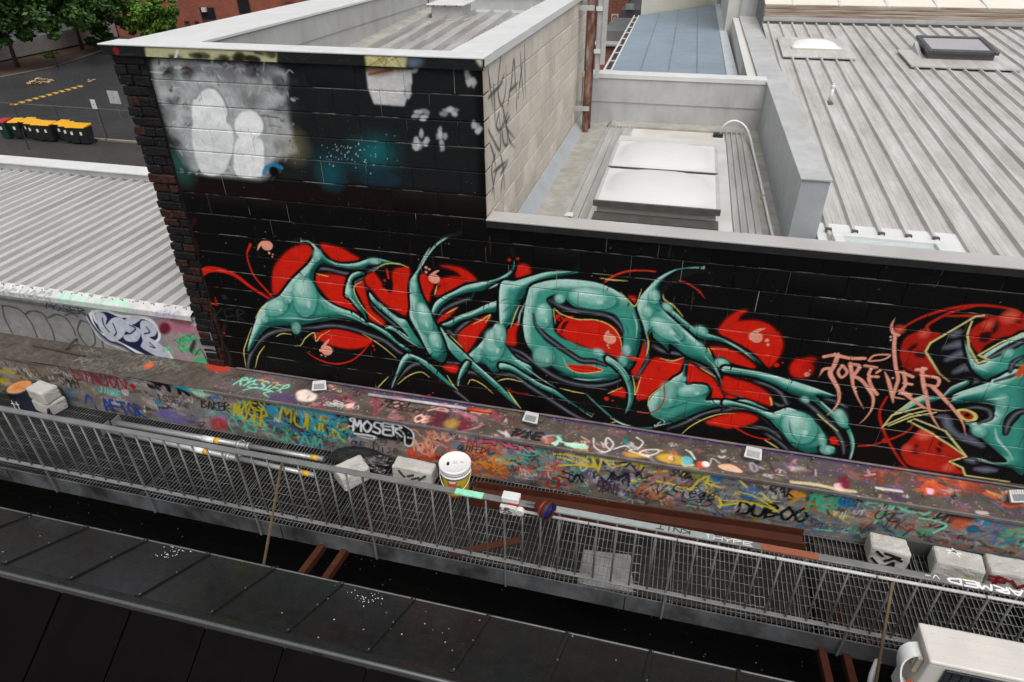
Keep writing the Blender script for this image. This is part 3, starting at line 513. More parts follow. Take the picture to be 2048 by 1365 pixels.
    c.stroke(P('610,875 660,920 740,985'), .009, YEL, .003); c.stroke(P('270,1045 330,1080 370,1115'), .009, YEL, .003); c.stroke(P('300,770 310,815'), .009, YEL, .003)
    # red bubbles behind the second piece
    RD = 'a81b10'
    c.poly(P('1150,450 1180,380 1260,340 1360,340 1410,365 1340,420 1310,470 1350,540 1395,605 1330,645 1240,612 1170,560 1145,500'), RD, .006); c.poly(P('1600,340 1680,270 1800,235 1950,225 1960,335 1800,375 1690,432 1662,482 1610,420'), RD, .006)
    c.poly(P('1150,1100 1200,1050 1280,970 1330,990 1460,1080 1572,1150 1460,1180 1545,1212 1555,1262 1440,1252 1300,1232 1200,1202 1160,1150'), 'b02114', .006)
    for x, y, rx, ry, a in ((1225, 440, 42, 16, -35), (1275, 488, 40, 22, 10), (1700, 370, 48, 34, -30), (1760, 310, 25, 45, 20), (1880, 270, 60, 16, 10), (1240, 1120, 24, 14, 20), (1250, 1080, 14, 14, 0), (1400, 1090, 20, 40, 10), (1235, 600, 30, 16, 30)): c.poly(ell(x, y, rx, ry, a), '120303', .008, .95)
    for s in ('1135,330 1250,262 1400,205 1560,172 1700,168 1850,188 1950,222', '1330,335 1330,290 1480,210 1640,170', '1450,235 1620,235 1760,250 1950,300', '1060,760 1012,860 1030,960 1080,1070 1150,1180 1190,1225', '1200,1150 1300,1180 1420,1180', '1290,1050 1320,1110 1280,1180', '1360,980 1370,1060 1440,1110', '1160,560 1260,600 1330,560', '1600,400 1650,340 1740,330'): c.stroke(P(s), .022, 'b8230f', .008, 1, (.6, 1, .9, .5))
    for x, y, r in ((1140, 325, .03), (1300, 1010, .05), (1860, 240, .05), (1300, 350, .03), (1460, 1220, .04), (1720, 290, .03), (1190, 1090, .025)): c.dot((x, y), r, 'e0604a', .05, .8)
    c.poly(P('1340,420 1600,262 1690,235 1640,255 1610,290 1562,380 1562,480 1602,600 1682,682 1600,700 1500,720 1400,612 1310,470'), '08090c', .003); c.poly(P('1210,910 1380,870 1480,960 1600,1040 1720,1090 1845,1160 1790,1205 1700,1165 1580,1150 1400,1010'), '0a0b0f', .003); c.poly(P('1490,1190 1580,1160 1700,1180 1850,1230 1960,1240 1960,1330 1830,1300 1600,1270'), '0a0b0e', .003)
    for s in ('1480,360 1530,340', '1440,440 1520,420 1545,425', '1450,520 1540,480 1570,490', '1500,600 1570,570 1610,580', '1400,890 1440,900 1470,970 1560,1040', '1560,1010 1600,1040 1680,1080', '1580,1170 1660,1180', '1640,1230 1760,1240', '1560,660 1640,660'): c.stroke(P(s), .05, '7f8698', .05, .75, (.3, 1, .3))
    teal('1562,380 1572,470 1612,580 1700,650 1800,645 1960,605 1960,352 1850,392 1720,462 1672,505 1722,522 1645,545 1592,450')
    teal('1480,745 1600,705 1720,665 1760,640 1960,622 1960,1235 1860,1225 1760,1205 1650,1175 1830,1185 1785,1130 1680,1040 1600,960 1565,930 1640,925 1740,885 1752,825 1640,795 1560,805 1430,805 1480,780')
    teal('1120,862 1240,775 1300,755 1400,760 1480,690 1600,650 1580,690 1480,740 1380,790 1240,830 1130,880'); c.poly(P('1030,960 1090,880 1200,850 1400,800 1500,800 1400,840 1250,890 1100,930'), BLK, .003)
    band('1700,520 1780,480 1900,420 1940,400', .07, (.3, 1, .8)); band('1560,840 1640,830 1720,850 1730,900 1660,930', .06); band('1830,1000 1850,930 1900,870 1960,850', .09); band('1860,600 1880,540 1940,500', .05); band('1760,660 1860,630 1950,590', .03)
    c.poly(P('1505,850 1570,840 1640,872 1642,912 1580,924 1530,892'), YEL, 0); c.poly(P('1530,858 1580,855 1620,880 1615,905 1570,905'), '9c2c0c', 0); c.dot((1580, 880), .02, '160404'); c.poly(P('1900,600 1950,540 1960,590 1910,640'), 'c9501f', .003)
    hi(1660, 985, 55, 40, 20, .7); hi(1850, 480, 45, 26, -30, .8); hi(1810, 800, 40, 70, 20, .5, '62b0a0')
    for s in ('1590,480 1640,560 1720,600', '1500,750 1600,720 1700,690', '1700,780 1800,770 1850,760', '1640,1160 1740,1190', '1780,700 1850,680', '1760,960 1780,1040 1850,1120 1880,1180', '1140,860 1260,800'): gl(s, .02)
    for s in ('1690,232 1635,238 1340,412 1310,467 1400,612 1465,662', '1612,270 1582,350 1592,440 1650,542 1722,522 1655,490 1790,412 1955,345', '1110,870 1240,775 1300,752', '1028,962 1095,880 1200,850 1300,826', '1050,945 1200,878 1330,848', '1070,950 1220,890 1380,862', '1195,925 1240,905 1440,985 1575,1150 1465,1182 1550,1222 1568,1272 1700,1292 1855,1312', '1200,918 1330,988 1480,1082 1575,1150'): c.stroke(P(s), .016, 'cfc983', .003, 1, (.7, 1, 1, .7), sharp=True)
    # FOREVER
    pk = lambda s, w=.03, t=(1, 1): c.stroke(P(s), w, PNK, .004, 1, t)
    c.stroke(P('650,560 900,600 1150,640 1400,680'), .25, '1a0806', .1, .5)
    pk('650,500 720,490 820,510 915,512', .028); pk('735,505 715,560 690,605 715,660 745,720 745,790 715,840 670,882', .034, (1, 1, 1.1, .9, .7, .4, .1)); pk('622,622 648,582 702,575', .026, (.2, 1, 1)); pk('770,555 742,600 765,635 800,600 770,555', .022)
    pk('820,545 832,620 840,690 870,770 910,842', .030, (1, 1, .7, .4, .1)); pk('820,550 880,562 850,612 832,622 890,650 940,710 970,770 960,840 920,900 880,936', .028, (1, 1, 1, 1, 1, .7, .4, .1)); pk('915,560 990,572', .026); pk('962,570 942,622 1002,632', .024); pk('940,640 962,700 995,745', .026); pk('990,605 1015,590', .02)
    pk('940,525 980,492 1078,490 1035,520 950,530', .014); pk('1045,600 1070,660 1095,762 1100,806', .028, (.2, 1, .9, .1)); pk('1095,762 1120,690 1132,640 1116,560 1106,450 1112,362', .026); pk('1136,360 1100,346 1090,300 1112,248', .024, (1, 1, .7, .1)); pk('1150,600 1228,632', .026); pk('1168,600 1180,680 1160,722 1212,752', .026); pk('1170,672 1222,682', .022); pk('1140,722 1230,782 1300,832', .026, (.8, 1, .9)); pk('1290,830 1400,850 1480,850', .012, (1, .2))
    pk('1250,585 1312,580', .026); pk('1287,590 1297,680 1316,760 1336,850 1370,920 1410,976', .03, (1, 1, 1, .7, .4, .1)); pk('1302,622 1392,642 1382,692 1312,682', .024); pk('1352,692 1420,762 1500,852 1552,932 1572,1012', .03, (1, 1, .7, .4, .1)); pk('1095,762 1180,778', .02, (1, .2))
    for x, y in ((720, 480), (742, 480), (1083, 372), (1086, 392), (1140, 742), (1156, 744), (1098, 640), (855, 705), (858, 728), (1290, 572), (1306, 574)): c.dot((x, y), .008, 'e6c0b4')
    # joints of bare mortar, overspray at the foot, scuffs
    c.frame(0, 0, 1)
    for x0, x1, y0, y1 in ((780, 1040, 782, 824), (1040, 1180, 824, 846), (1180, 1320, 846, 866), (1330, 1500, 868, 898), (1500, 1700, 900, 925), (1700, 1850, 925, 945)): c.stroke([(x0, y0), (x1, y1)], random.uniform(.02, .05), random.choice(['3b2a6b', '46347c', '2c2054']), .02, .8)
    c.stroke(P('1850,950 2050,978'), .07, 'c9b878', .02, .8); c.stroke(P('1800,938 1860,950'), .05, 'c23a14', .02, .8); c.stroke(P('420,736 480,742 560,750'), .04, 'c0341d', .02, .7); c.stroke(P('430,734 500,740'), .02, 'd8dede', .02, .6)
    for k in range(700): c.dot(None, random.uniform(.0015, .004), random.choice(['8a8a88', 'b8b8b4', '5a5a58', '8a1a10']), .003, random.uniform(.3, .9), wp=(random.uniform(-4.7, 3.7), random.uniform(-4.2, -.95)))
    for k in range(60):
        x, z = random.uniform(-4.4, 3.6), random.uniform(-3.2, -2.2); c.stroke(None, .004, random.choice(['50100a', '3a3a3a', '6a5a40']), .004, .6, wpts=[(x, z), (x+random.uniform(-.01, .01), z-random.uniform(.03, .18))])
upper_paint(MU); mural(MU)
# scuffs and dirt over everything
_n = fbm(MU.a.shape[:2], 14, 3); MU.a *= (0.82+0.36*_n)[..., None]
# ================================================================ paint on the other surfaces
def splat(c, n, u, v, r, cols, op=(.4, .9)):
    for k in range(n):
        c.dot(None, random.uniform(*r), random.choice(cols), .004, random.uniform(*op), wp=(random.uniform(*u), random.uniform(*v)))
def chaos(c, u0, u1, v0, v1, cols, n, size=(.08, .3), w=(.008, .03), fill=.5):
    for k in range(n):
        x, y = random.uniform(u0, u1), random.uniform(v0, v1); s = random.uniform(*size); col = random.choice(cols)
        if random.random() < fill:
            a = random.uniform(-.5, .5); ca, sa = math.cos(a), math.sin(a); q = []
            for t in np.linspace(0, 2*math.pi, 15)[:-1]:
                k = random.uniform(.25, 1.15); ex, ey = s*.5*k*math.cos(t), s*.2*k*math.sin(t); q.append((x+ex*ca-ey*sa, y+ex*sa+ey*ca))
            c.poly(None, col, random.choice([0, 0, .004, .012]), random.uniform(.5, .95), wpts=q, rough=random.choice([0, .2, .4]))
        else:
            q = [(x+random.uniform(-.5, .5)*s, y+random.uniform(-.4, .4)*min(s, (v1-v0)*.7)) for _ in range(random.randint(3, 6))]
            c.stroke(None, random.uniform(*w), col, random.choice([.004, .01]), random.uniform(.6, 1), wpts=q)
# --- cap flashing of the tall block (front face, y=-0.02) reads its own strip
CP = Canvas(-4.95, -1.3, -1.02, -0.80, 0.006, '1d1f20', 'y', -0.02)
CP.frame(*F1)
CP.poly(P('830,270 1580,300 1580,365 840,345'), 'b9b98f', 0.004, .95, sharp=True)
for k in range(16): CP.poly(ell(random.uniform(850, 1570), random.uniform(300, 350), random.uniform(15, 55), random.uniform(8, 26), 10, 8), random.choice(['14120a', '231d0d', '0c0c08']), .008, .9, rough=.3)
CP.stroke(P('1015,290 1000,340'), .02, 'd8d8d8', .01); CP.dot((665, 290), .03, '8c1f16', .01, .8)
for k in range(40): x = random.uniform(620, 2700); CP.stroke([(x, random.uniform(290, 350)), (x+random.uniform(20, 90), random.uniform(290, 360))], .003, '6c6e6e', .004, .5)
CP.frame(*F2); CP.poly(P('230,312 470,320 460,385 240,380'), 'c9c287', .004, .95, sharp=True)
for k in range(10): CP.stroke([(random.uniform(240, 460), 320), (random.uniform(240, 460), 380)], .012, random.choice(['5c5324', 'e0dcb4', '8a7d3c']), .006, .6)
CP.poly(P('480,330 560,340 520,380 470,370'), '6d7d8f', .02, .8); CP.poly(P('860,335 892,335 892,380'), 'd4d9b8', .006, .9)
# --- beige side wall (plane x=-1.485) with black tags
SW = Canvas(-0.1, 5.5, -2.75, -0.8, 0.008, 'cdc6ba', 'x', -1.485)
SW.a *= (0.86+0.28*fbm(SW.a.shape[:2], 40, 5))[..., None]
SW.frame(*F2)
def tagk(s, w=.036, op=.85): SW.stroke(P(s), w, '23282b', .014, op, (.7, 1, .9, .3))
for s in ('930,400 945,520 955,620', '930,560 1000,480 1020,420', '1000,330 985,480 990,560 1010,600 1030,500 1030,380', '1040,600 1060,480 1075,340 1085,480 1095,560', '1050,520 1100,470', '1110,300 1120,440 1130,560', '1100,560 1115,420 1130,330', '1135,260 1138,400 1140,560', '960,480 965,600 970,720',
          '930,740 960,800 995,855 1000,760 990,640', '990,640 975,720 1000,740 1020,650', '1040,640 1010,740 1020,820 1040,820 1035,760', '1050,660 1030,720 1080,790', '1010,600 1030,700 1050,800 1080,840', '1090,560 1090,640', '970,880 950,960 960,1060 965,1140', '950,1100 975,980 1000,940', '1000,880 1015,960 1020,1080', '960,980 1045,910', '1000,990 1040,930', '1010,1010 1000,1100', '940,820 960,880 975,960'): tagk(s)
SW.dot((915, 1235), .06, 'c4825e', .05, .6); SW.poly(P('985,1160 1010,1155 1045,1200 985,1200'), 'd9d6cf', .01, .9)
SW.stroke(None, .10, 'b59a83', .10, .6, wpts=[(0.02, -2.2), (.02, -1.0)])
# --- grey parapet wall with bubble letters left of the tall block (plane y=0)
NW = Canvas(-10.6, -4.6, -4.25, -3.46, 0.006, '8b8b8a', 'y', 0.0)
NW.a *= (0.8+0.4*fbm(NW.a.shape[:2], 50, 5))[..., None]
NW.frame(*F4)
NW.poly(P('-300,330 0,368 560,440 1110,520 1100,570 880,560 520,510 0,440 -300,400'), 'c9cac8', .006, .95, sharp=True)
NW.text('ECFIORES', (0, 425), (310, 462), .085, .014, '85878a', op=.8); NW.text('BRAINER', (345, 470), (760, 530), .10, .014, '9fdcbb', op=.95); NW.text('VERNE', (880, 545), (1040, 562), .075, .014, 'a69bb8', op=.9)
NW.poly(P('-100,455 60,462 500,520 520,560 400,580 0,520'), '717170', .03, .6); NW.stroke(P('0,450 250,490 480,535'), .05, '30302f', .03, .6)
NW.text('MOSER', (262, 505), (495, 545), .08, .012, '11163a', slant=.3)
for s in ('10,490 25,560 55,620 75,660', '10,490 60,495 120,520 170,580 200,640 215,685', '140,540 180,520 240,535 270,580 300,640 310,690', '270,560 320,540 370,560 410,610 430,660', '450,590 440,630 470,690 510,725 540,700 530,640 500,590 460,575 450,590', '370,545 400,535 440,550', '580,690 590,740 600,760'): NW.stroke(P(s), .022, '3c3d3e', .008, .9)
NW.poly(P('520,520 600,510 680,540 760,545 850,560 905,620 910,680 880,710 940,730 975,770 985,800 930,805 840,790 760,750 680,700 600,665 560,640 520,590 500,555'), 'e4e6ea', 0); NW.poly(P('530,535 600,525 680,555 760,560 840,575 890,625 895,675 860,705 930,740 960,785 900,790 830,770 700,705 600,655 560,630 530,580'), '151c48', 0)
for s in ('525,520 545,580 600,620 650,660', ): NW.stroke(P(s), .03, 'e4e6ea', .004)
NW.poly(P('540,535 580,530 605,560 600,600 640,560 690,560 720,600 700,660 660,690 620,690 590,650 560,610'), 'bfc6d2', 0); NW.poly(P('720,560 800,560 770,590 750,600 800,630 780,690 720,690 700,660 740,650 700,620'), 'bfc6d2', 0); NW.poly(P('800,580 850,580 890,620 880,660 850,670 900,700 950,750 965,785 900,780 830,745 800,720 810,690 800,640'), 'bfc6d2', 0)
for s in ('580,560 590,600 620,640', '735,600 770,620 740,650', '830,610 850,640 820,650', '850,700 880,730 850,720', '640,590 660,640 650,660'): NW.stroke(P(s), .018, '151c48', .003)
NW.stroke(P('500,545 520,590 560,640 620,690 700,720 780,770 860,800 985,800'), .03, '151c48', .004, .95); NW.stroke(P('490,555 540,640 600,700 700,740 780,790 860,815'), .012, 'e4e6ea', .004, .7)
NW.poly(P('890,565 1110,600 1150,700 1180,820 1000,800 960,720 920,640'), 'a58d93', .02, .8); NW.poly(P('895,570 1110,590 1130,650 1000,640 920,620'), 'c4708a', .02, .7)
for k in range(14): NW.scribble((random.uniform(950, 1130), random.uniform(640, 800)), (.12, .12), random.choice(['3fae72', '2f9b60', '67c490']), .018)
NW.poly(ell(935, 620, 35, 35), '6e1d2c', .01); NW.poly(ell(1095, 720, 14, 40, 20), '303234', .006); NW.poly(ell(1140, 800, 40, 22), '57b07c', .006); NW.stroke(P('1110,770 1140,740 1170,790 1185,830'), .012, '222426', .004)
NW.text('BUN', (1085, 602), (1120, 608), .05, .006, 'ddd6d6')
# --- concrete ledge under the mural (plane z=-4.19)
LG = Canvas(-10.6, 6.7, -0.47, 0.02, 0.008, '544d46', 'z', -4.19)
n1 = fbm(LG.a.shape[:2], 40, 5); LG.a *= (0.55+0.9*n1)[..., None]
LG.poly(None, '4f4840', .03, .8, wpts=[(-10.6, -.5), (-4.6, -.5), (-4.6, .02), (-10.6, .02)], sharp=True)
g = fbm(LG.a.shape[:2], 5, 3); LG.a[:, :750] *= (0.5+1.0*g[:, :750])[..., None]
chaos(LG, -4.5, 3.7, -.45, 0, ['6b5a52', '4a3d37', '7a5f55', '3d3431', '8a5a55', '5d4a58', '5b3d34'], 150, (.12, .4))
chaos(LG, 3.6, 6.6, -.44, 0, ['7a3a50', 'c58aa0', '6a5578', '8a4a40', 'd6c9c0', 'a83a1c'], 50, (.06, .25)); chaos(LG, -3.3, -1.3, -.44, -.05, ['7a3540', 'a5686c', '602830', '8a4048', 'd39a92', 'b56a78'], 40, (.1, .3), fill=.7)
chaos(LG, -1.3, 1.2, -.44, -.2, ['c9c8c4', 'b6dcc6', '9a97a0', 'd8a34a', 'c45a30', '3d3a3a', 'd6b5a0'], 34, (.05, .22))
chaos(LG, 1.0, 3.7, -.44, -.1, ['7a3a50', 'c58aa0', '6a5578', '8a4a40', 'd6c9c0', '4c3a58', 'b39a70'], 50, (.06, .25)); chaos(LG, 2.0, 3.7, -.2, 0, ['a83a1c', 'c9501f', '8a2a16', 'd2b06a'], 26, (.1, .3), fill=.7)
LG.frame(*F4); LG.poly(P('1240,930 1560,880 1650,900 1660,990 1480,1000 1300,960'), '5d5a60', .03, .8); LG.text('RYESTER', (1330, 935), (1610, 985), .12, .018, '7fd0ae', slant=.4, jit=.12); LG.text('REYES', (1460, 920), (1600, 960), .08, .012, 'b05038', slant=.4); LG.stroke(P('1380,970 1450,955 1540,975 1500,985 1530,1010'), .014, '7fd0ae')
LG.poly(P('1530,1000 1700,1000 1660,1060 1560,1050'), '4b3a63', .02, .8); LG.poly(P('1690,985 1740,970 1800,1000 1780,1030 1700,1025'), 'e3cfc2', .006); LG.text('SENT', (1840, 1050), (1960, 1075), .05, .007, 'd6d6d6')
for k in range(60): LG.scribble((random.uniform(350, 1200), random.uniform(740, 870)), (.2, .1), random.choice(['8a9a88', 'b9bdb8', '6f8f80', '8f8a84']), .006, op=.6)
LG.dot((850, 832), .05, 'd0602c', .03, .9); LG.poly(P('1180,830 1300,840 1290,870 1200,860'), 'c0301c', .02, .8)
LG.frame(500, 760, 3.25); LG.text('PESO', (850, 170), (1010, 200), .12, .02, '241a1c', slant=.3); LG.text('BUM', (960, 200), (1110, 225), .08, .014, '3a2226', slant=.3); LG.text('OB', (1060, 265), (1180, 280), .09, .022, 'e0a99c', gap=.1); LG.dot((648, 168), .04, 'e8b8a4', .006); LG.text('SEN', (520, 150), (600, 180), .06, .012, 'c9c9c6')
for x, y, r, cl in ((1230, 260, .12, '5a1c2c'), (1380, 290, .10, '6a2030'), (1310, 285, .07, 'a9843c')): LG.dot((x, y), r, cl, .05, .9)
LG.frame(950, 800, 3.25); LG.poly(P('580,285 640,280 730,300 720,320 620,305'), '9fe0c0', .004); LG.poly(P('1180,365 1260,355 1370,385 1350,415 1220,395'), 'c9a030', .006); LG.poly(P('960,340 1080,345 1150,370 1000,370'), 'd09a3a', .01, .8); LG.dot((1380, 395), .05, '5fb0b8', .01); LG.dot((1470, 420), .04, 'd8482a', .01); LG.dot((1500, 418), .035, 'eadfdc', .006); LG.dot((1275, 378), .022, 'f0c8b8', .004); LG.poly(P('1580,425 1670,420 1740,470 1620,455'), 'e2b294', .004); LG.text('BONE', (240, 230), (430, 262), .09, .03, '1c1a1c', slant=.2); LG.text('ARMS', (1870, 495), (1940, 510), .04, .006, 'd8d8d8')
for s in ('770,250 780,310 850,340 900,290 860,250 850,290 880,330', '900,320 980,300 1030,340 1000,330', '1050,250 1090,280 1060,320 1010,330 1110,360 1180,350 1190,330 1100,330 1070,350 1130,370', '1370,330 1400,350 1430,390 1400,340', '530,265 600,280 720,295'): LG.stroke(P(s), .014, 'd9d9d4', .004, .95)
LG.poly(P('530,240 560,250 565,275 545,270'), '8fd8b8', .004); LG.dot((980, 272), .03, '1f7f80', .006)
LG.frame(1448, 880, 2.815); LG.poly(P('620,250 680,245 700,280 640,280'), 'f0a8bc', .004); LG.poly(P('640,220 700,215 710,280 680,285'), '6a1830', .006); LG.poly(P('1140,275 1180,285 1170,310 1145,300'), 'f0b0c8', .004); LG.poly(P('0,150 50,145 100,185 0,170'), 'e8bd9c', .004); LG.stroke(P('380,235 520,250 640,275 740,290'), .03, 'd8c89a', .01, .8); LG.stroke(P('860,270 1000,290'), .03, 'e0ded8', .01, .8)
for x0, x1 in ((-3.1, -1.6), (-.9, .2), (.2, 2.2)): LG.stroke(None, .05, '382a66', .02, .75, wpts=[(x0, -.015), (x1, -.015)])
splat(LG, 1500, (-4.6, 3.7), (-.45, 0), (.002, .006), ['d8d8d4', 'e0b0a8', 'b8b8b4', 'c8a850', '8a1c14', '2a2422'])
# --- painted upright face under the ledge (plane y=-0.39)
FC = Canvas(-10.6, 6.7, -4.95, -4.16, 0.006, '7c736b', 'y', -0.39)
FC.a *= (0.55+0.9*fbm(FC.a.shape[:2], 50, 5))[..., None]
def fch(x0, x1, cols, n, v0=-4.72, v1=-4.2, **k): chaos(FC, x0, x1, v0, v1, cols, n, **k)
fch(3.6, 6.6, ['7a8a84', '3a9a74', '2a6a9a', '3c342f', '8a5a38', '5aa890', '2c2430'], 150, size=(.07, .28)); fch(-10.4, -8.0, ['6d665c', '4c463f', '8a8478', '3d3a36'], 60, size=(.1, .4)); fch(-8.2, -5.9, ['6d665c', '4c463f', '8a8478', '3d3a36', '9a9490'], 60, size=(.1, .4)); fch(-8.0, -7.0, ['a98f1c', '8a7a18', 'b8a030'], 14, -4.6, -4.35, size=(.15, .4))
fch(-6.0, -4.4, ['857c74', '6f6f72', 'a59c98', '5c5450', '9a8890', 'b0a8a4'], 60, size=(.1, .4)); fch(-4.6, -3.6, ['7fa8a0', '8a6a9a', '6a5f9a', '5c8a80', '3a3a3c', 'a88078'], 40, size=(.1, .3)); FC.dot((0, 0), .01, '000000', wp=(-9, -9))
fch(-4.0, -2.7, ['0d1012', '14181a', '101a18', '1c2224'], 36, -4.62, -4.2, size=(.25, .5), fill=.8); fch(-4.0, -2.7, ['2f8f84', '4aa79a', '1a8fb4', '5c8a3a', '2a7a74'], 34, -4.7, -4.2, size=(.1, .35)); fch(-4.6, -2.9, ['3c9a86', '6a6098', '4a4470', '2f8a78'], 26, -4.75, -4.5, size=(.1, .3))
fch(-2.0, -.9, ['c96a44', 'd0784e', 'b85a3a', '6c8a96', '5a6a8a', 'd2885c', '8a94a0', '3a3c50'], 80, size=(.08, .25)); fch(-1.9, -.7, ['c9581c', 'd86a1c', 'b8481a', 'd0342a'], 30, -4.62, -4.35, size=(.1, .25)); fch(-1.4, -.2, ['3d9a80', '5a4a80', '4a8a90', 'a89ab8', '2c2440', '70b090', 'b85a4a'], 90, size=(.06, .24))
fch(-.3, 1.0, ['8a949c', 'a06a40', '5c4a68', '241c28', '7a848c', 'b8a0a0', '6f7a80', '9a5a3a', '302838'], 100, size=(.08, .28)); fch(.6, 2.0, ['6f7f8a', '3a6a94', '5a646c', '2a2c30', '8a949a', '4a7a9a', '9a8a40'], 80, size=(.08, .3)); fch(1.6, 3.7, ['7a8a84', '3a9a74', '2a6a9a', '3c342f', '8a5a38', '5aa890', '2c2430', 'b05a34', '6a5a78'], 130, size=(.07, .28))
fch(-8.2, 3.7, ['6c655e', '5a544e', '7d766e'], 70, -4.95, -4.62, size=(.2, .5), fill=.8)
for x0, x1, cols, n in ((-7.9, -6.0, ['2c2824', '8a857c', '5d564c', 'a39c92', '8a7a20'], 60), (-6.0, -4.5, ['3a3430', 'b5aeaa', '6d6568', '8a5a60', '5a7a90', '1c1a1a'], 70), (-4.6, -2.8, ['1a1c1e', '3a9a88', 'a89c20', '1a8aac', '5a5a86', '8fb8a8', '2a3a38'], 90), (-2.7, -1.9, ['c9ced2', '14151a', '3a4a86', '8a847c', '5d3a66'], 26), (-1.9, -.6, ['d0764a', 'c85a1c', '5f88a0', 'e0a07c', '2c2a3c', '8fa0a8', 'b0382c', 'd8c9a8'], 120), (-.8, .6, ['4aa488', '3a2c50', 'b09ab8', 'cdbb40', '1d1826', '8aa0a8', 'a85a3c', 'd0d0cc'], 120), (.5, 1.9, ['20242a', '4a7a9c', 'b8b0a0', '7a868c', 'cdbb40', '3a3a44', '94a0a4'], 100), (1.7, 3.7, ['35a078', '7fcab0', '2c2232', '2a68a8', 'c0562a', '1c1416', '8a94a0', 'b09a6a'], 150)):
    chaos(FC, x0, x1, -4.74, -4.2, cols, n, (.05, .2), (.006, .016), .25)
FC.frame(0, 720, 2.844)
FC.text('ETNSON', (430, 105), (730, 175), .16, .024, '8a1f38', jit=.12, slant=.1); FC.text('SMAT', (350, 135), (470, 165), .13, .014, '1c1815', jit=.1); FC.text('JINGE', (560, 180), (690, 215), .08, .016, '58c4ae', slant=.3); FC.text('AFTOR', (610, 290), (840, 330), .17, .034, '1c3f8a', slant=-.1, jit=.03); FC.stroke(P('550,275 500,200 490,240'), .034, '1f458f'); FC.stroke(P('500,200 540,230'), .03, '1f458f'); FC.dot((595, 260), .018, '1f458f')
FC.poly(P('380,165 430,180 430,240 390,250 360,200'), '2a5f86', .03, .7); FC.text('1SSE', (900, 230), (1030, 250), .09, .012, '201c1a'); FC.text('SAFK', (850, 150), (1080, 195), .19, .05, '0e0e10', gap=.05); FC.poly(P('960,100 1090,120 1200,150 1220,185 1090,180 1000,150'), '22a3b4', .004); FC.poly(P('1080,150 1180,160 1240,190 1150,210 1100,190'), 'a8d8b8', .01, .9); FC.dot((712, 185), .05, 'c9c9c6', .01, .8); FC.dot((755, 150), .04, 'a01c24', .01)
FC.text('BAKER', (1150, 270), (1310, 300), .12, .016, '141214', slant=.3, jit=.12); FC.poly(P('880,290 960,285 1040,310 1130,330 1110,350 1000,360 900,320'), '6a63a4', .02, .8); FC.dot((905, 245), .05, '3f8fb0', .01, .8); FC.poly(P('1200,340 1240,330 1290,350 1310,380 1220,400'), 'b02028', .01, .8)
FC.text('MOSER', (1330, 330), (1520, 380), .22, .024, 'b8a81c', slant=.2, jit=.1); FC.text('MUNGK', (1590, 330), (1980, 470), .22, .024, 'b5a820', slant=.1, jit=.1); FC.text('TEK', (1680, 370), (1980, 440), .26, .034, '1a93b4', slant=.1, jit=.08); FC.text('KOVER', (1600, 270), (1780, 300), .10, .02, '2aa0b0', jit=.1); FC.text('OSILKAM', (1340, 380), (1850, 520), .16, .024, '45b096', slant=.1, jit=.1); FC.stroke(P('1330,420 1300,350 1350,320 1400,380 1380,440 1330,420'), .022, '45b096'); FC.text('NS', (1330, 200), (1370, 215), .10, .012, 'd8d8d8'); FC.text('OES', (1380, 250), (1510, 290), .12, .02, 'c2b41e', jit=.1)
FC.frame(500, 760, 3.25)
FC.poly(P('640,250 700,232 860,250 1000,290 1065,350 1060,420 960,400 800,370 660,330'), '090a0c', .004); FC.text('MOSER', (670, 330), (1000, 370), .15, .024, 'd6dae0', slant=.2, jit=.05); FC.stroke(P('660,270 650,255 690,245'), .02, 'd6dae0'); FC.stroke(P('680,350 760,360 820,375 780,385 690,362'), .022, 'd6dae0', .004, 1, (1, 1, 1, .2)); FC.stroke(P('850,300 940,310 1000,350 1010,420 1050,425 1065,380 1050,330 960,280 800,245'), .016, 'd6dae0')
for x, y in ((645, 300), (660, 302), (1030, 375), (1048, 378)): FC.dot((x, y), .010, 'e0e0e0')
FC.poly(P('640,380 780,390 1020,440 1000,540 640,470'), '857c74', .02, .9); FC.text('Dise', (805, 465), (975, 490), .13, .011, '17130f', slant=.1, jit=.03); FC.stroke(P('880,490 930,492'), .008, '17130f'); FC.text('ONE', (660, 425), (750, 440), .07, .016, '1c2466'); FC.text('DLUCH', (1035, 495), (1230, 525), .10, .034, 'd0441c', gap=.05, jit=.06); FC.text('QUIFED', (1350, 455), (1530, 478), .075, .012, '0c0c0c', slant=.3, jit=.06); FC.stroke(P('1540,475 1600,480'), .008, '0c0c0c')
FC.text('DRCK', (1500, 400), (1850, 470), .16, .055, '3c1030', gap=.0, jit=.03); FC.text('DRCK', (1500, 400), (1850, 470), .155, .036, 'd0607c', gap=.0, jit=.03)
for k in range(16): FC.scribble((random.uniform(1440, 1700), random.uniform(500, 640)), (.22, .10), random.choice(['d8701c', 'cc5a18', 'e08a2a']), random.uniform(.014, .03))
for k in range(10): FC.scribble((random.uniform(1070, 1250), random.uniform(320, 480)), (.2, .2), random.choice(['d88a6c', 'e0987c', 'c8744e']), .02)
FC.frame(950, 800, 3.25)
for k in range(8): FC.scribble((random.uniform(210, 540), random.uniform(330, 420)), (.22, .1), random.choice(['4fae90', '5fbc9c']), .016)
for s in ('510,350 610,355 700,375 780,430 680,410 540,370', '550,425 660,420 790,435 750,350 690,410', '760,350 800,460 830,370', '790,370 880,395 990,390', '830,380 890,440 960,420 1090,410 1050,530 1000,525', '1000,520 1120,515 1260,545 1400,585 1460,520 1530,490 1500,540 1600,570', '1100,430 1200,420 1300,440 1370,490', '1130,470 1250,465', '1500,590 1590,640 1600,680 1590,700', '1580,690 1700,670 1840,680 1950,730', '1720,520 1770,570 1780,620', '1790,590 1870,610 1940,680'): FC.stroke(P(s), .023, 'd8c838', .004, 1, (.7, 1, 1, .7), sharp=True)
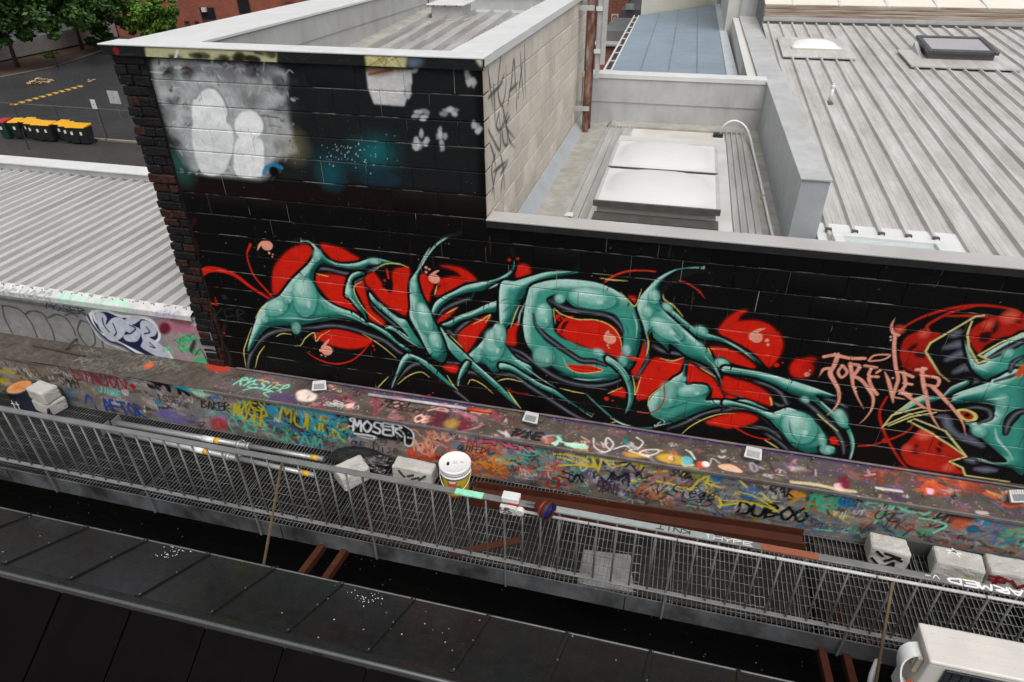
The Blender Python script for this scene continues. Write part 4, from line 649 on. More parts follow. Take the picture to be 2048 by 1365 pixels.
FC.text('SBNT', (790, 590), (940, 620), .14, .014, '242428', slant=0, jit=.08); FC.text('Siege', (1260, 620), (1560, 655), .14, .014, '0e0f12', slant=.3, jit=.06); FC.stroke(P('1335,655 1400,680 1500,690 1540,670 1500,650 1420,650 1350,665'), .012, '0e0f12'); FC.text('DUBOO', (1700, 740), (2160, 800), .17, .03, '0b0c0e', slant=.1, jit=.05); FC.stroke(P('470,560 500,570 540,560 540,510 490,510 470,540'), .03, 'a82228', .006, .9); FC.text('SNOBR', (1270, 490), (1420, 520), .08, .012, '101014', slant=.3); FC.dot((1570, 505), .06, '2a78b0', .01, .8); FC.dot((1440, 480), .05, '8aa030', .01, .8)
for k in range(14): FC.scribble((random.uniform(1060, 1230), random.uniform(480, 640)), (.2, .16), random.choice(['b0603a', '8a94a0', 'c07a4c', '3a3440']), .02)
for k in range(9): FC.scribble((random.uniform(600, 1100), random.uniform(430, 540)), (.2, .14), random.choice(['241c30', '2f2440', '15131a', '3a2a4c']), .02)
FC.frame(1448, 880, 2.815)
FC.text('AEOP', (470, 395), (790, 370), .17, .03, '37a87c', gap=.05, jit=.08); FC.dot((690, 350), .07, '2b6fae', .01, .9); FC.text('CKE', (840, 440), (980, 465), .11, .014, '15131c', jit=.08); FC.text('BAKEST', (800, 360), (1240, 440), .16, .026, '7fd0b8', slant=.1, jit=.08); FC.stroke(P('1100,440 1180,450 1250,480 1180,520'), .02, '7fd0b8'); FC.text('DNF', (1180, 440), (1320, 480), .16, .022, '2c2030', jit=.1); FC.poly(P('1230,390 1330,370 1410,400 1390,460 1300,440'), '0b0a0c', .02, .9); FC.text('VWC', (1425, 440), (1600, 445), .10, .016, '0c0b0c', slant=.3); FC.text('ESI', (1450, 490), (1600, 520), .08, .02, '3a78b8', op=.8); FC.dot((1660, 440), .09, '1c6fc0', .01, .9); FC.dot((1660, 440), .04, 'c07848', .01); FC.poly(P('1280,440 1380,450 1400,490 1300,500'), 'c0501c', .02, .8); FC.dot((1400, 500), .05, '1d5f80', .01); FC.text('DON', (720, 310), (770, 320), .08, .02, '3caa80'); FC.stroke(P('650,440 670,410'), .01, 'd8dcd8'); FC.stroke(P('670,445 690,400'), .01, 'd8dcd8'); FC.poly(P('360,295 430,290 460,320 380,330'), 'd89020', .006); FC.text('53', (440, 400), (530, 400), .10, .02, 'a0701c'); FC.text('BAK', (250, 310), (400, 320), .12, .02, '241a2a', jit=.1); FC.dot((150, 300), .08, '2a68a0', .02, .8); FC.stroke(P('0,340 110,345 230,370 300,400 180,320 80,290'), .016, 'cdbf42'); FC.text('DEVILRY', (540, 500), (800, 520), .07, .012, '4a4a46', op=.6); FC.stroke(P('1020,480 1060,475 1060,500 1030,510 1010,495'), .02, 'a03030', .006, .8); FC.poly(P('1560,520 1689,500 1689,560 1560,570'), '3fae92', .02, .5)
for k in range(170):                         # layers of thin, illegible marker scrawl
    FC.squiggle(random.uniform(-8.0, 3.6), random.uniform(-4.70, -4.27), random.randint(2, 5), random.uniform(.035, .11), random.uniform(.004, .010), random.choice(['0c0b0c', '16130f', '241d2a', 'd9dad6', '1a1c30', '0f0f12', '5a1a20', 'c8ccc8', '2a2520', '4a4640']), random.uniform(.6, .95), random.uniform(-.12, .12))
for k in range(70):
    x, z = random.uniform(-8, 3.7), random.uniform(-4.55, -4.2); FC.stroke(None, .006, random.choice(['0f0f10', '3a9a84', 'c9581c', 'd0d0cc', '6a1820', '2a2a2c']), .004, .7, (1, .7, .3), wpts=[(x, z), (x+random.uniform(-.008, .008), z-random.uniform(.05, .2))])
for k in range(45): LG.squiggle(random.uniform(-4.4, 3.6), random.uniform(-.36, -.10), random.randint(2, 4), random.uniform(.03, .08), random.uniform(.005, .009), random.choice(['141210', 'd6d6d2', '2a2024', 'c8b8b0', '1c1a22']), .75, random.uniform(-.05, .05))
for k in range(120):                         # grime and bare worn concrete showing through along the edges
    x = random.uniform(-8.2, 3.7); z = random.choice([random.uniform(-4.24, -4.19), random.uniform(-4.75, -4.62)]); q = [(x+.14*random.uniform(.2, 1)*math.cos(t), z+.035*random.uniform(.2, 1)*math.sin(t)) for t in np.linspace(0, 6.28, 13)[:-1]]; FC.poly(None, random.choice(['4c4640', '5e574f', '3a3530', '6c655d']), .004, random.uniform(.5, .9), wpts=q, rough=.4)
splat(FC, 1600, (-8.2, 3.7), (-4.8, -4.2), (.002, .006), ['d8d8d4', '1a1a1a', 'c8a850', '8a1c14', '8fd0b8', '3a3a6a'])
for cv in (LG, FC, NW): cv.a *= (0.8+0.4*fbm(cv.a.shape[:2], 10, 3))[..., None]
# ================================================================ materials
M_PAINT = mat('wall_paint', (0, 0, 0), .45, 0, .12, 30, attr='Col', bump=.35, bscale=90, spec=.22)
M_PAINTR = mat('rough_paint', (0, 0, 0), .55, 0, .15, 14, attr='Col', bump=.6, bscale=60, spec=.3, specks=.10, speck_scale=28, speck_col=(.5, .5, .48))
M_BEIGE = mat('beige_block', (0, 0, 0), .8, 0, .12, 9, attr='Col', bump=.5, bscale=120)
M_JOINT = mat('joint', (.012, .012, .012), .8, 0, .3, 20, col2=(.42, .40, .37), mix2=.85, scale2=7)
M_JOINTB = mat('beige_joint', (.50, .40, .30), .85, 0, .2, 20)
M_CORE = mat('masonry_core', (.12, .11, .10), .9)
M_BRICKB = mat('black_painted_brick', (.010, .010, .011), .5, 0, .5, 12, bump=1.0, bscale=45, spec=.25, specks=.12, speck_scale=26, speck_col=(.25, .2, .17))
M_BRICKR = mat('chipped_brick', (.014, .009, .008), .5, 0, .5, 14, col2=(.15, .045, .026), mix2=.4, scale2=34, bump=1.0, bscale=45, spec=.25)
M_ZINC = mat('zinc_sheet', (.50, .50, .49), .42, .25, .16, 3, stretch=(3, .5, 3), col2=(.33, .31, .28), mix2=.55, scale2=1.3, streak=((.24, .21, .18), .65, (9, .7, 9)))
M_ZINCL = mat('zinc_sheet_left', (.53, .53, .515), .45, .1, .10, 3, stretch=(3, .5, 3), col2=(.45, .44, .42), mix2=.4, scale2=1.2, streak=((.30, .29, .27), .55, (10, .6, 10)))
M_ZINCR = mat('weathered_roof', (.54, .535, .515), .5, .1, .16, 5, stretch=(2.5, .6, 2.5), col2=(.38, .36, .33), mix2=.6, scale2=1.4, streak=((.27, .235, .20), .48, (7, .45, 7)), bump=.2, bscale=30)
M_FLASH = mat('flashing', (.52, .53, .53), .45, .15, .12, 4, col2=(.38, .38, .37), mix2=.5, scale2=1.6, streak=((.30, .29, .27), .35, (5, 5, .8)))
M_CAPW = mat('white_cap', (.71, .72, .72), .4, .1, .06, 4, col2=(.62, .61, .58), mix2=.45, scale2=2.2)
M_CAPG = mat('grey_cap', (.48, .475, .46), .5, .1, .14, 5, col2=(.33, .31, .30), mix2=.6, scale2=2.5, specks=.06, speck_scale=14, speck_col=(.7, .7, .68))
M_GUT = mat('dirty_gutter', (.30, .285, .25), .7, 0, .25, 6, col2=(.42, .41, .38), mix2=.7, scale2=4)
M_BLUEG = mat('blue_grey_flashing', (.42, .45, .47), .45, .1, .1, 5, col2=(.34, .36, .37), mix2=.4, scale2=2)
M_DOME = mat('opal_dome', (.60, .605, .60), .5, 0, .03, 4, col2=(.60, .60, .585), mix2=.5, scale2=1.3)
M_DARKF = mat('dark_frame', (.09, .085, .075), .5, .2, .3, 8)
M_BLACKP = mat('black_lip', (.012, .012, .012), .5, 0, .4, 10)

def zrow(k): return -0.95-0.2*k
# ================================================================ the mural wall: one block at a time
PITCH = 0.415
mw = thing('painted_block_wall', 'black concrete block wall with teal and red graffiti lettering above the walkway', 'wall', (-0.5, 0.1, -4.17))
FINE = 0.0066
JV = []
for k in range(16):
    z1, z0 = zrow(k)-.0028, zrow(k+1)+.0028
    xa, xb = -4.43-0.006*k, (-1.487 if k < 6 else 3.72)
    x = -3.99+(0 if k % 2 else PITCH/2)-2*PITCH+.0; xs = [xa]
    while x < xb-.09:
        if x > xa+.09: xs.append(x+random.uniform(-.008, .008))
        x += PITCH
    xs.append(xb)
    for a, b in zip(xs[:-1], xs[1:]):
        JV.append((b, z0, z1)); a, b = a+.0018, b-.0018
        m = block_mesh('block', lambda u, v, d: np.stack([u, d, v], -1), a, b, z0, z1, .18, MU, res_for(MU, a, b, z0, z1, FINE)); m.materials.append(M_PAINT)
        obj('block', m, None, mw)
mj = MB(); mj.box(-4.5, -1.50, .007, .185, -4.6, -0.951); mj.box(-1.50, 6.6, .0075, .1855, -4.6, -2.151); obj('mortar', mj, mat('deep_joint', (.01, .01, .01), .9, spec=.1), mw)
# pointing in the joints, painted with the wall and chalky where the paint has missed it
V = []; F = []; C = []
PALE = [np.array(srgb(c)) for c in ('8f8b84', 'b5afa4', '6b6660', 'c9c4ba')]
def pointing(u0, v0, u1, v1, hw, amt):
    n = max(2, int(math.hypot(u1-u0, v1-v0)/.02)); T = np.linspace(0, 1, n); uu = u0+(u1-u0)*T; vv = v0+(v1-v0)*T; base = MU.sample(uu, vv)
    nz = np.clip((sm_noise((1, n), 9)[0]*.6+sm_noise((1, n), 2.5)[0]*.4-(1-amt))*6, 0, 1)[:, None]; c = base*.7*(1-nz*.55)+random.choice(PALE)*nz*.55; o = len(V)
    du, dv = (0, hw) if abs(u1-u0) > abs(v1-v0) else (hw, 0)
    for i in range(n): V.extend([(uu[i]-du, .0042, vv[i]-dv), (uu[i]+du, .0042, vv[i]+dv)]); C.extend([c[i], c[i]])
    for i in range(n-1): F.append((o+2*i, o+2*i+2, o+2*i+3, o+2*i+1))
for k in range(1, 16):
    xb = -1.487 if k < 6 else 3.72; pointing(-4.44, zrow(k), xb, zrow(k), .0045, random.uniform(.42, .66))
for x, z0, z1 in JV: pointing(x, z0, x, z1, .0035, random.choice([.15, .25, .4, .75]) if z0 > -3.0 else .3)
mm = bpy.data.meshes.new('pointing'); set_mesh(mm, np.array(V), np.array(F), np.array(C)); mm.materials.append(M_PAINT); obj('pointing', mm, None, mw)
# plain black run of the same wall beyond the second piece
ex = MB()
for k in range(6, 16):
    x = 3.724
    while x < 6.55:
        b = min(x+(PITCH if x > 3.73 or k % 2 else PITCH/2), 6.6); ex.box(x+.003, b-.003, random.uniform(-.001, .001), .18, zrow(k+1)+.003, zrow(k)-.003); x = b
obj('plain_blocks', ex, mat('plain_black_block', (.004, .004, .004), .5, 0, .4, 8, spec=.2), mw)['kind'] = 'stuff'
# ragged brick pier closing the wall's left end
for r in range(37):
    z1 = -.955-r*.0872; z0 = z1-.079; rag = random.uniform(-.018, .016); xr = -4.445-.003*r; xl = -4.77+rag
    cuts = [xl, xr] if r % 3 == 0 else ([xl, xl+random.uniform(.11, .14), xl+random.uniform(.22, .25), xr] if r % 3 == 1 and r < 12 else [xl, xl+random.uniform(.14, .2), xr])
    for a, b in zip(cuts[:-1], cuts[1:]):
        if b-a < .03: continue
        j = lambda: random.uniform(-.006, .006)
        m = MB(); y0 = random.uniform(-.012, .006)
        m.hexa([(a+.005+j(), y0+j(), z0+j()), (b-.005+j(), y0+j(), z0+j()), (b-.005, .2, z0), (a+.005, .2, z0), (a+.005+j(), y0+j(), z1+j()), (b-.005+j(), y0+j(), z1+j()), (b-.005, .2, z1), (a+.005, .2, z1)])
        obj('brick', m, M_BRICKR if (random.random() < (.06 if r < 12 else .28)) else M_BRICKB, mw, bevel=.011)
m = MB(); m.box(-4.71, -4.44, .022, .19, -4.6, -.95); obj('pier_core', m, mat('pier_core', (.012, .009, .008), .8, 0, .4, 10, col2=(.16, .07, .05), mix2=.5, scale2=8, spec=.1), mw)
# folded sheet cap of the tall part: painted front face, bright top
U, V = np.meshgrid(np.linspace(-4.83, -1.465, 560), np.linspace(-.962, -.885, 14))
mm = grid_mesh('cap_face', np.stack([U, np.full_like(U, -.034)+.004*np.sin(U*2.3), V], -1), CP.sample(U, V)); mm.materials.append(M_PAINT); obj('cap_face', mm, None, mw)
m = MB(); m.box(-4.84, -1.46, -.037, .21, -.885, -.873); obj('wall_cap', m, M_CAPW, mw, bevel=.003)
# cap of the low part
m = MB(); m.box(-1.482, 6.6, -.036, .165, -2.15, -2.135); m.box(-1.482, 6.6, .150, .1655, -2.24, -2.1505); obj('low_wall_cap', m, M_CAPG, mw, bevel=.004)
m = MB(); m.box(-1.482, 6.6, -.0385, -.0345, -2.205, -2.1515); obj('cap_lip', m, M_BLACKP, mw)
# ================================================================ beige side wall of the tall block
sw = thing('beige_block_wall', 'beige concrete block wall with black scrawled tags and white cap beside low roof', 'wall', (-1.6, 2.6, -2.75))
for k in range(9):
    z1, z0 = zrow(k)-.004, zrow(k+1)+.004; y = -.4+(0 if k % 2 else .2); ys = [.004]
    while y < 5.2:
        y += .4
        if .1 < y < 5.2: ys.append(y)
    ys.append(5.3)
    for a, b in zip(ys[:-1], ys[1:]):
        a += .004; b -= .004
        m = block_mesh('block', lambda u, v, d: np.stack([-1.486-d, u, v], -1), a, b, z0, z1, .05, SW, res_for(SW, a, b, z0, z1, .014), .005); m.materials.append(M_BEIGE)
        t = random.uniform(.86, 1.1); ca = m.color_attributes['Col']; n = len(ca.data); buf = np.empty(n*4, np.float32); ca.data.foreach_get('color', buf); buf = buf.reshape(-1, 4); buf[:, :3] *= t; ca.data.foreach_set('color', buf.ravel())
        obj('block', m, None, sw)
m = MB(); m.box(-1.68, -1.493, .19, 5.3, -2.8, -.93); obj('mortar', m, M_JOINTB, sw)
m = MB(); m.box(-1.80, -1.462, .212, 5.95, -.886, -.872); m.box(-1.466, -1.462, .0, 5.95, -.94, -.8862); m.box(-1.80, -1.796, .3, 5.8, -1.0, -.8862); obj('wall_cap', m, M_CAPW, sw, bevel=.003)
for y in (1.55, 3.1, 4.5):
    m = MB(); m.box(-1.805, -1.459, y, y+.05, -.8715, -.869); obj('cap_joint', m, M_CAPW, sw)
m = MB()
m.hexa([(-1.475, .2, -2.66), (-1.34, .2, -2.675), (-1.34, 5.2, -2.675), (-1.475, 5.2, -2.66), (-1.478, .2, -2.50), (-1.468, .2, -2.50), (-1.468, 5.2, -2.52), (-1.478, 5.2, -2.52)]); obj('base_flashing', m, M_BLUEG, sw)
# ================================================================ roofs
def sheet(name, w, ribs, y0, y1, zf, material, parent, x, flute=0, ny=2):
    """one roof sheet w wide: ribs = [(centre, base half-width, top half-width, height)]"""
    pr = [(0.0, 0.0)]
    for c, bw, tw, h in ribs: pr += [(c-bw, 0), (c-tw, h), (c+tw, h), (c+bw, 0)] if h < .042 else [(c-bw-.016, 0), (c-bw-.006, -.014), (c-bw, 0), (c-tw, h), (c+tw, h), (c+bw, 0), (c+bw+.006, -.014), (c+bw+.016, 0)]
    if flute:
        ex = []
        cs = [0]+[r[0] for r in ribs]+[w]
        for a, b in zip(cs[:-1], cs[1:]):
            for q in range(1, flute+1):
                t = a+(b-a)*q/(flute+1)
                if any(abs(t-r[0]) < r[1]+.030 for r in ribs): continue
                ex += [(t-.008, 0), (t, .004), (t+.008, 0)]
        pr = sorted(pr+ex)
    pr.append((w+.012, 0.0)); m = MB(); n = len(pr); V = []; F = []
    for i in range(ny):
        y = y0+(y1-y0)*i/(ny-1)
        for a, b in pr: V.append((a, y, zf(y)+b))
    for i in range(ny-1):
        for j in range(n-1): F.append((i*n+j, i*n+j+1, (i+1)*n+j+1, (i+1)*n+j))
    V2 = [(p[0], p[1], p[2]-.004) for p in V]; k = len(V)
    F2 = [tuple(k+q for q in reversed(f)) for f in F]
    F3 = [(j+1, j, k+j, k+j+1) for j in range(n-1)]; F3 += [((ny-1)*n+j, (ny-1)*n+j+1, k+(ny-1)*n+j+1, k+(ny-1)*n+j) for j in range(n-1)]
    m.add(V+V2, F+F2+F3); o = obj(name, m, material, parent); o.location.x += x; return o
def sheets(name, x0, x1, w, ribs, y0, y1, zf, material, parent, flute=0):
    o = sheet(name, w, ribs, y0, y1, zf, material, parent, x0, flute); x = x0+w; k = 1
    while x < x1-.05:
        c = o.copy(); COL.objects.link(c); c.parent = parent; c.location.x = o.location.x+(x-x0); c.location.z += random.uniform(.0006, .0025)*(1 if k % 2 else 0); x += w; k += 1
# roof of the tall block, inside its parapets
tr = thing('upper_roof', 'small ribbed zinc roof sunk between bright parapets atop the tall block', 'roof', (-2.9, 3, -1.5))
zt = lambda y: -1.48+.05*(y-.2)
sheets('roof_sheet', -3.86, -1.75, .27, [(.135, .03, .014, .06)], .2, 5.45, zt, M_ZINC, tr, 1)
m = MB(); m.box(-4.06, -3.85, .19, 5.8, -1.6, -1.30); obj('valley_gutter', MB().hexa([(-4.06, .2, -1.6), (-3.855, .2, -1.6), (-3.855, 5.8, -1.3), (-4.06, 5.8, -1.3), (-4.06, .2, -1.47), (-3.855, .2, -1.485), (-3.855, 5.8, -1.19), (-4.06, 5.8, -1.18)]), M_GUT, tr)
m = MB(); m.box(-4.70, -4.06, .212, 5.9, -1.7, -.90); obj('parapet', m, M_FLASH, tr)
m = MB(); m.box(-4.062, -4.05, .22, 5.78, -1.13, -.91); obj('parapet_sheet', m, M_FLASH, tr)
m = MB(); m.box(-4.74, -4.03, .213, 5.95, -.899, -.874); obj('parapet_cap', m, M_CAPW, tr, bevel=.003)
m = MB(); m.box(-4.03, -1.80, 5.78, 6.0, -1.7, -1.02); obj('parapet', m, M_FLASH, tr)
m = MB(); m.box(-4.03, -1.80, 5.75, 6.03, -1.019, -.995); obj('parapet_cap', m, M_CAPW, tr)
m = MB(); m.box(-4.0, -1.7, 5.45, 5.78, -1.3, -1.2); obj('ridge_flashing', m, M_FLASH, tr)
m = MB(); m.box(-4.0, -1.68, .17, .2, -1.7, -.9); obj('parapet', m, M_FLASH, tr)
v = thing('roof_vent', 'square white sheet metal vent box with flat lid on the upper roof', 'vent', (-3.42, 5.1, -1.24))
m = MB(); m.box(-3.66, -3.20, 4.86, 5.3, -1.30, -1.06); obj('vent_body', m, M_FLASH, v, bevel=.006)
m = MB(); m.box(-3.71, -3.15, 4.80, 5.36, -1.058, -1.035); obj('lid', m, M_CAPW, v, bevel=.008)
for x in (-3.6, -3.43, -3.26):
    m = MB(); m.lathe([(.009, 0), (.009, .02)], (x, 4.798, -1.068), 6); obj('bolt', m, M_DARKF, v)
m = MB(); m.box(-3.74, -3.12, 4.78, 5.4, -1.325, -1.23); obj('base_flashing', m, mat('vent_seal', (.42, .36, .32), .8, 0, .2, 8), v)
# low roof behind the mural wall, with its parapets
lr = thing('low_roof', 'low zinc roof bay between beige wall and grey parapets holding the double skylight', 'roof', (-.2, 2.7, -2.7))
zl = lambda y: -2.63
sheets('roof_sheet', -1.06, -.70, .2, [(.05, .012, .008, .028), (.15, .012, .008, .028)], .2, 4.9, zl, M_ZINC, lr, 2)
sheets('roof_sheet', .62, .90, .14, [(.03, .012, .008, .028), (.10, .012, .008, .028)], .2, 4.9, zl, M_ZINC, lr, 1)
m = MB(); m.box(-1.40, -1.062, .19, 5.2, -2.72, -2.645); obj('box_gutter', m, M_GUT, lr); m = MB(); m.box(.902, 1.1, .19, 5.2, -2.72, -2.645); obj('box_gutter', m, M_GUT, lr)
m = MB(); m.box(-1.0, .9, 4.9, 5.2, -2.72, -2.60); obj('back_gutter', m, M_GUT, lr)
m = MB(); m.box(-.66, .62, .19, 4.9, -2.70, -2.627); obj('roof_deck', m, mat('patched_deck', (.62, .61, .58), .6, 0, .15, 6, col2=(.42, .38, .32), mix2=.7, scale2=3), lr)
m = MB(); m.box(-1.48, 1.10, 5.2, 5.4, -2.75, -1.96); obj('parapet', m, M_FLASH, lr)
m = MB(); m.box(-1.47, 1.098, 5.185, 5.199, -2.33, -1.975); obj('parapet_sheet', m, M_FLASH, lr)
m = MB(); m.box(-1.48, 1.10, 5.17, 5.45, -1.958, -1.94); m.box(-1.48, 1.10, 5.17, 5.175, -2.0, -1.9582); obj('parapet_cap', m, M_CAPW, lr, bevel=.003)
m = MB(); m.box(1.1, 1.335, 1.06, 5.4, -2.75, -1.965); obj('parapet', m, M_BLUEG, lr)
m = MB(); m.box(1.085, 1.35, 1.045, 5.45, -1.963, -1.945); obj('parapet_cap', m, M_FLASH, lr, bevel=.003)
m = MB(); m.box(1.10, 1.335, 5.46, 12.3, -3.2, -1.965); obj('parapet', m, mat('cream_wall', (.62, .61, .57), .7, 0, .08, 3, col2=(.5, .49, .45), mix2=.4, scale2=1.0), lr)
m = MB(); m.box(.99, 1.35, 5.46, 12.3, -1.963, -1.945); obj('parapet_cap', m, M_FLASH, lr, bevel=.003)
# double skylight
def skylight(name, label, x0, x1, y0, y1, z, zb, frame_m, double):
    t = thing(name, label, 'skylight', ((x0+x1)/2, (y0+y1)/2, zb)); cm = [(y0, y1)] if not double else [(y0, (y0+y1)/2-.008), ((y0+y1)/2+.008, y1)]
    m = MB(); m.box(x0+.03, x1-.03, y0+.04, y1-.02, zb, z-.03); obj('curb', m, M_FLASH, t)
    fr = MB(); w = .035
    fr.box(x0, x0+w, y0, y1, z-.03, z); fr.box(x1-w, x1, y0, y1, z-.03, z); fr.box(x0+w, x1-w, y0, y0+w, z-.031, z+.001); fr.box(x0+w, x1-w, y1-w, y1, z-.031, z+.001); obj('frame', fr, frame_m, t, bevel=.004)
    if double:
        b = MB(); b.box(x0+.01, x1-.01, (y0+y1)/2-.012, (y0+y1)/2+.012, z-.02, z+.008); obj('glazing_bar', b, M_DARKF, t)
    for a, b in cm:
        n = 26; Vv = []; F = []
        for j in range(n+1):
            for i in range(n+1):
                u, q = i/n, j/n; rr_ = (abs(2*u-1)**3+abs(2*q-1)**3)**(1/3); e = max(0, 1-(rr_/.93)**2.2)**.75; Vv.append((x0+w+(x1-x0-2*w)*u, a+.02+(b-a-.04)*q, z-.004+.11*e*(1 if double else .75)))
        for j in range(n):
            for i in range(n): F.append((j*(n+1)+i, j*(n+1)+i+1, (j+1)*(n+1)+i+1, (j+1)*(n+1)+i))
        obj('dome', MB().add(Vv, F), M_DOME if double else mat('bright_dome', (.82, .82, .80), .4, 0, .03, 4), t, smooth=True)
    return t
sk = skylight('skylight', 'double white domed skylight on raised curb in the low roof bay', -.73, .47, 1.17, 3.30, -2.35, -2.63, M_FLASH, True)
m = MB(); m.box(-.735, .475, 1.155, 1.185, -2.40, -2.345); obj('front_rail', m, M_DARKF, sk)
m = MB(); m.box(-.70, .46, .80, 1.16, -2.66, -2.56); obj('apron_flashing', MB().hexa([(-.72, .7, -2.64), (.47, .7, -2.64), (.47, 1.2, -2.64), (-.72, 1.2, -2.64), (-.72, .7, -2.60), (.47, .7, -2.60), (.47, 1.2, -2.50), (-.72, 1.2, -2.50)]), M_ZINC, sk)
m = MB(); m.box(-.72, .47, 1.0, 1.2, -2.50, -2.47); obj('foam_strip', m, M_DARKF, sk)
for x in (-.5, -.2, .02, .3):
    m = MB(); m.prism([(x-.04, -2.60), (x-.025, -2.5), (x+.025, -2.5), (x+.04, -2.60)], .72, 1.0); obj('rib_end', m, M_ZINC, sk)
m = MB(); m.box(-.80, -.732, .6, 4.4, -2.64, -2.60); m.box(.472, .63, .6, 4.4, -2.64, -2.601); m.box(-.731, .471, 3.31, 4.4, -2.64, -2.599); obj('side_flashing', m, mat('pale_flashing', (.63, .63, .61), .5, .1, .15, 6, col2=(.45, .43, .40), mix2=.6, scale2=3), sk)
# big weathered roof on the right
rr = thing('right_roof', 'large weathered ribbed metal roof with brown stains behind the mural wall', 'roof', (4.5, 5, -2.6))
zr = lambda y: -2.48+.07*(y-1.27)
sheets('roof_sheet', 1.345, 8.4, .45, [(.105, .022, .012, .04), (.33, .022, .012, .04)], .17, 10.35, zr, M_ZINCR, rr, 2)
m = MB(); m.box(1.34, 8.4, .168, .185, -2.8, -2.24); obj('wall_back', m, M_FLASH, rr)
m = MB(); m.hexa([(1.35, .9, zr(.9)+.005), (2.6, .9, zr(.9)+.005), (2.6, 1.36, zr(1.36)+.005), (1.35, 1.36, zr(1.36)+.005), (1.35, .9, zr(.9)+.012), (2.6, .9, zr(.9)+.012), (2.6, 1.36, zr(1.36)+.012), (1.35, 1.36, zr(1.36)+.012)]); obj('lead_patch', m, M_CAPW, rr)
for k in range(5):
    m = MB(); x = 1.45+.225*k; m.box(x-.025, x+.025, 1.16, 1.2, zr(1.18), zr(1.18)+.05); obj('rib_stop', m, M_DARKF, rr)
w = thing('roof_window', 'white framed roof light with wired glass just behind the mural wall cap', 'skylight', (1.9, .75, -2.5))
fr = MB(); zz = -2.41
fr.box(1.45, 2.36, .98, 1.05, zz-.06, zz); fr.box(1.45, 1.53, .40, .98, zz-.061, zz-.001); fr.box(2.28, 2.36, .40, .98, zz-.061, zz-.001); fr.box(1.53, 2.28, .40, .47, zz-.0615, zz-.002); obj('frame', fr, M_CAPW, w, bevel=.006)
m = MB(); m.box(1.53, 2.28, .47, .98, zz-.04, zz-.03); obj('pane', m, mat('wired_glass', (.45, .52, .52), .15, 0, .25, 40), w)
s1 = skylight('skylight', 'small white domed roof light on dark flashing on the weathered roof', 1.70, 2.54, 7.95, 8.85, -1.93, -2.06, mat('cream_frame', (.55, .53, .44), .5, 0, .1, 6), False)
m = MB(); m.hexa([(1.52, 7.5, zr(7.5)+.035), (2.66, 7.5, zr(7.5)+.035), (2.66, 8.9, zr(8.9)+.035), (1.52, 8.9, zr(8.9)+.035), (1.52, 7.5, zr(7.5)+.055), (2.66, 7.5, zr(7.5)+.055), (2.66, 8.9, zr(8.9)+.055), (1.52, 8.9, zr(8.9)+.055)]); obj('base_flashing', m, M_ZINCR, s1)
s2 = thing('opening_skylight', 'grey framed opening skylight propped up on the weathered roof', 'skylight', (4.2, 8.0, -2.03))
def tilt(x0, x1, y0, y1, z0, z1, th, dy=0):
    return [(x0, y0, z0), (x1, y0, z0), (x1, y1, z1), (x0, y1, z1), (x0, y0, z0+th), (x1, y0, z0+th), (x1, y1, z1+th), (x0, y1, z1+th)]
OX0, OX1, OY0, OY1, OZ0, OZ1 = 3.70, 4.72, 7.60, 8.50, -1.90, -1.80
def ozy(t): return OZ0+(OZ1-OZ0)*t
m = MB(); m.hexa([(OX0+.04, OY0+.05, zr(OY0)-.02), (OX1-.04, OY0+.05, zr(OY0)-.02), (OX1-.04, OY1-.04, zr(OY1)-.02), (OX0+.04, OY1-.04, zr(OY1)-.02), (OX0+.04, OY0+.05, OZ0), (OX1-.04, OY0+.05, OZ0), (OX1-.04, OY1-.04, OZ1), (OX0+.04, OY1-.04, OZ1)]); obj('curb', m, mat('dark_sheet', (.12, .115, .11), .45, .3, .2, 5), s2)
fr = MB(); w_ = .075; yw = OY0+.10; yz = OY1-.08; za, zb = OZ0+(OZ1-OZ0)*.11, OZ0+(OZ1-OZ0)*.91
fr.hexa(tilt(OX0, OX0+w_, OY0, OY1, OZ0, OZ1, .05)); fr.hexa(tilt(OX1-w_, OX1, OY0, OY1, OZ0, OZ1, .05)); fr.hexa(tilt(OX0+w_, OX1-w_, OY0, yw, OZ0-.001, za-.001, .052)); fr.hexa(tilt(OX0+w_, OX1-w_, yz, OY1, zb-.001, OZ1-.001, .052)); obj('frame', fr, mat('charcoal_frame', (.075, .078, .08), .4, .3, .2, 6), s2, bevel=.008)
m = MB(); m.hexa(tilt(OX0+w_, OX1-w_, yw, yz, za, zb, .03)); obj('pane', m, mat('frosted_glass', (.36, .35, .37), .5, 0, .04, 3), s2)
m = MB(); m.prism([(OY0+.05, zr(OY0)+.02), (OY0+.75, zr(OY0+.75)+.02), (OY0+.65, OZ1-.02)], OX0-.06, OX0-.005, 'x'); obj('side_gusset', m, M_FLASH, s2)
m = MB(); m.hexa(tilt(OX0-.30, OX1+.22, OY0-.45, OY0+.6, zr(OY0-.45)+.035, zr(OY0+.6)+.035, .02)); obj('base_flashing', m, M_ZINCR, s2)
vp = thing('vent_pipe', 'short white capped vent pipe standing on the weathered roof', 'pipe', (1.95, 5.15, zr(5.15)))
m = MB(); m.lathe([(.026, 0), (.026, .2)], (1.955, 5.15, zr(5.15)+.02), 14); obj('pipe', m, M_CAPW, vp, smooth=True)
m = MB(); m.lathe([(.031, 0), (.031, .03), (.02, .045), (.02, .06)], (1.955, 5.15, zr(5.15)+.21), 14); obj('cap', m, M_CAPW, vp)
m = MB(); m.lathe([(.055, 0), (.05, .02), (.032, .035)], (1.955, 5.15, zr(5.15)), 14); obj('boot', m, M_DARKF, vp)
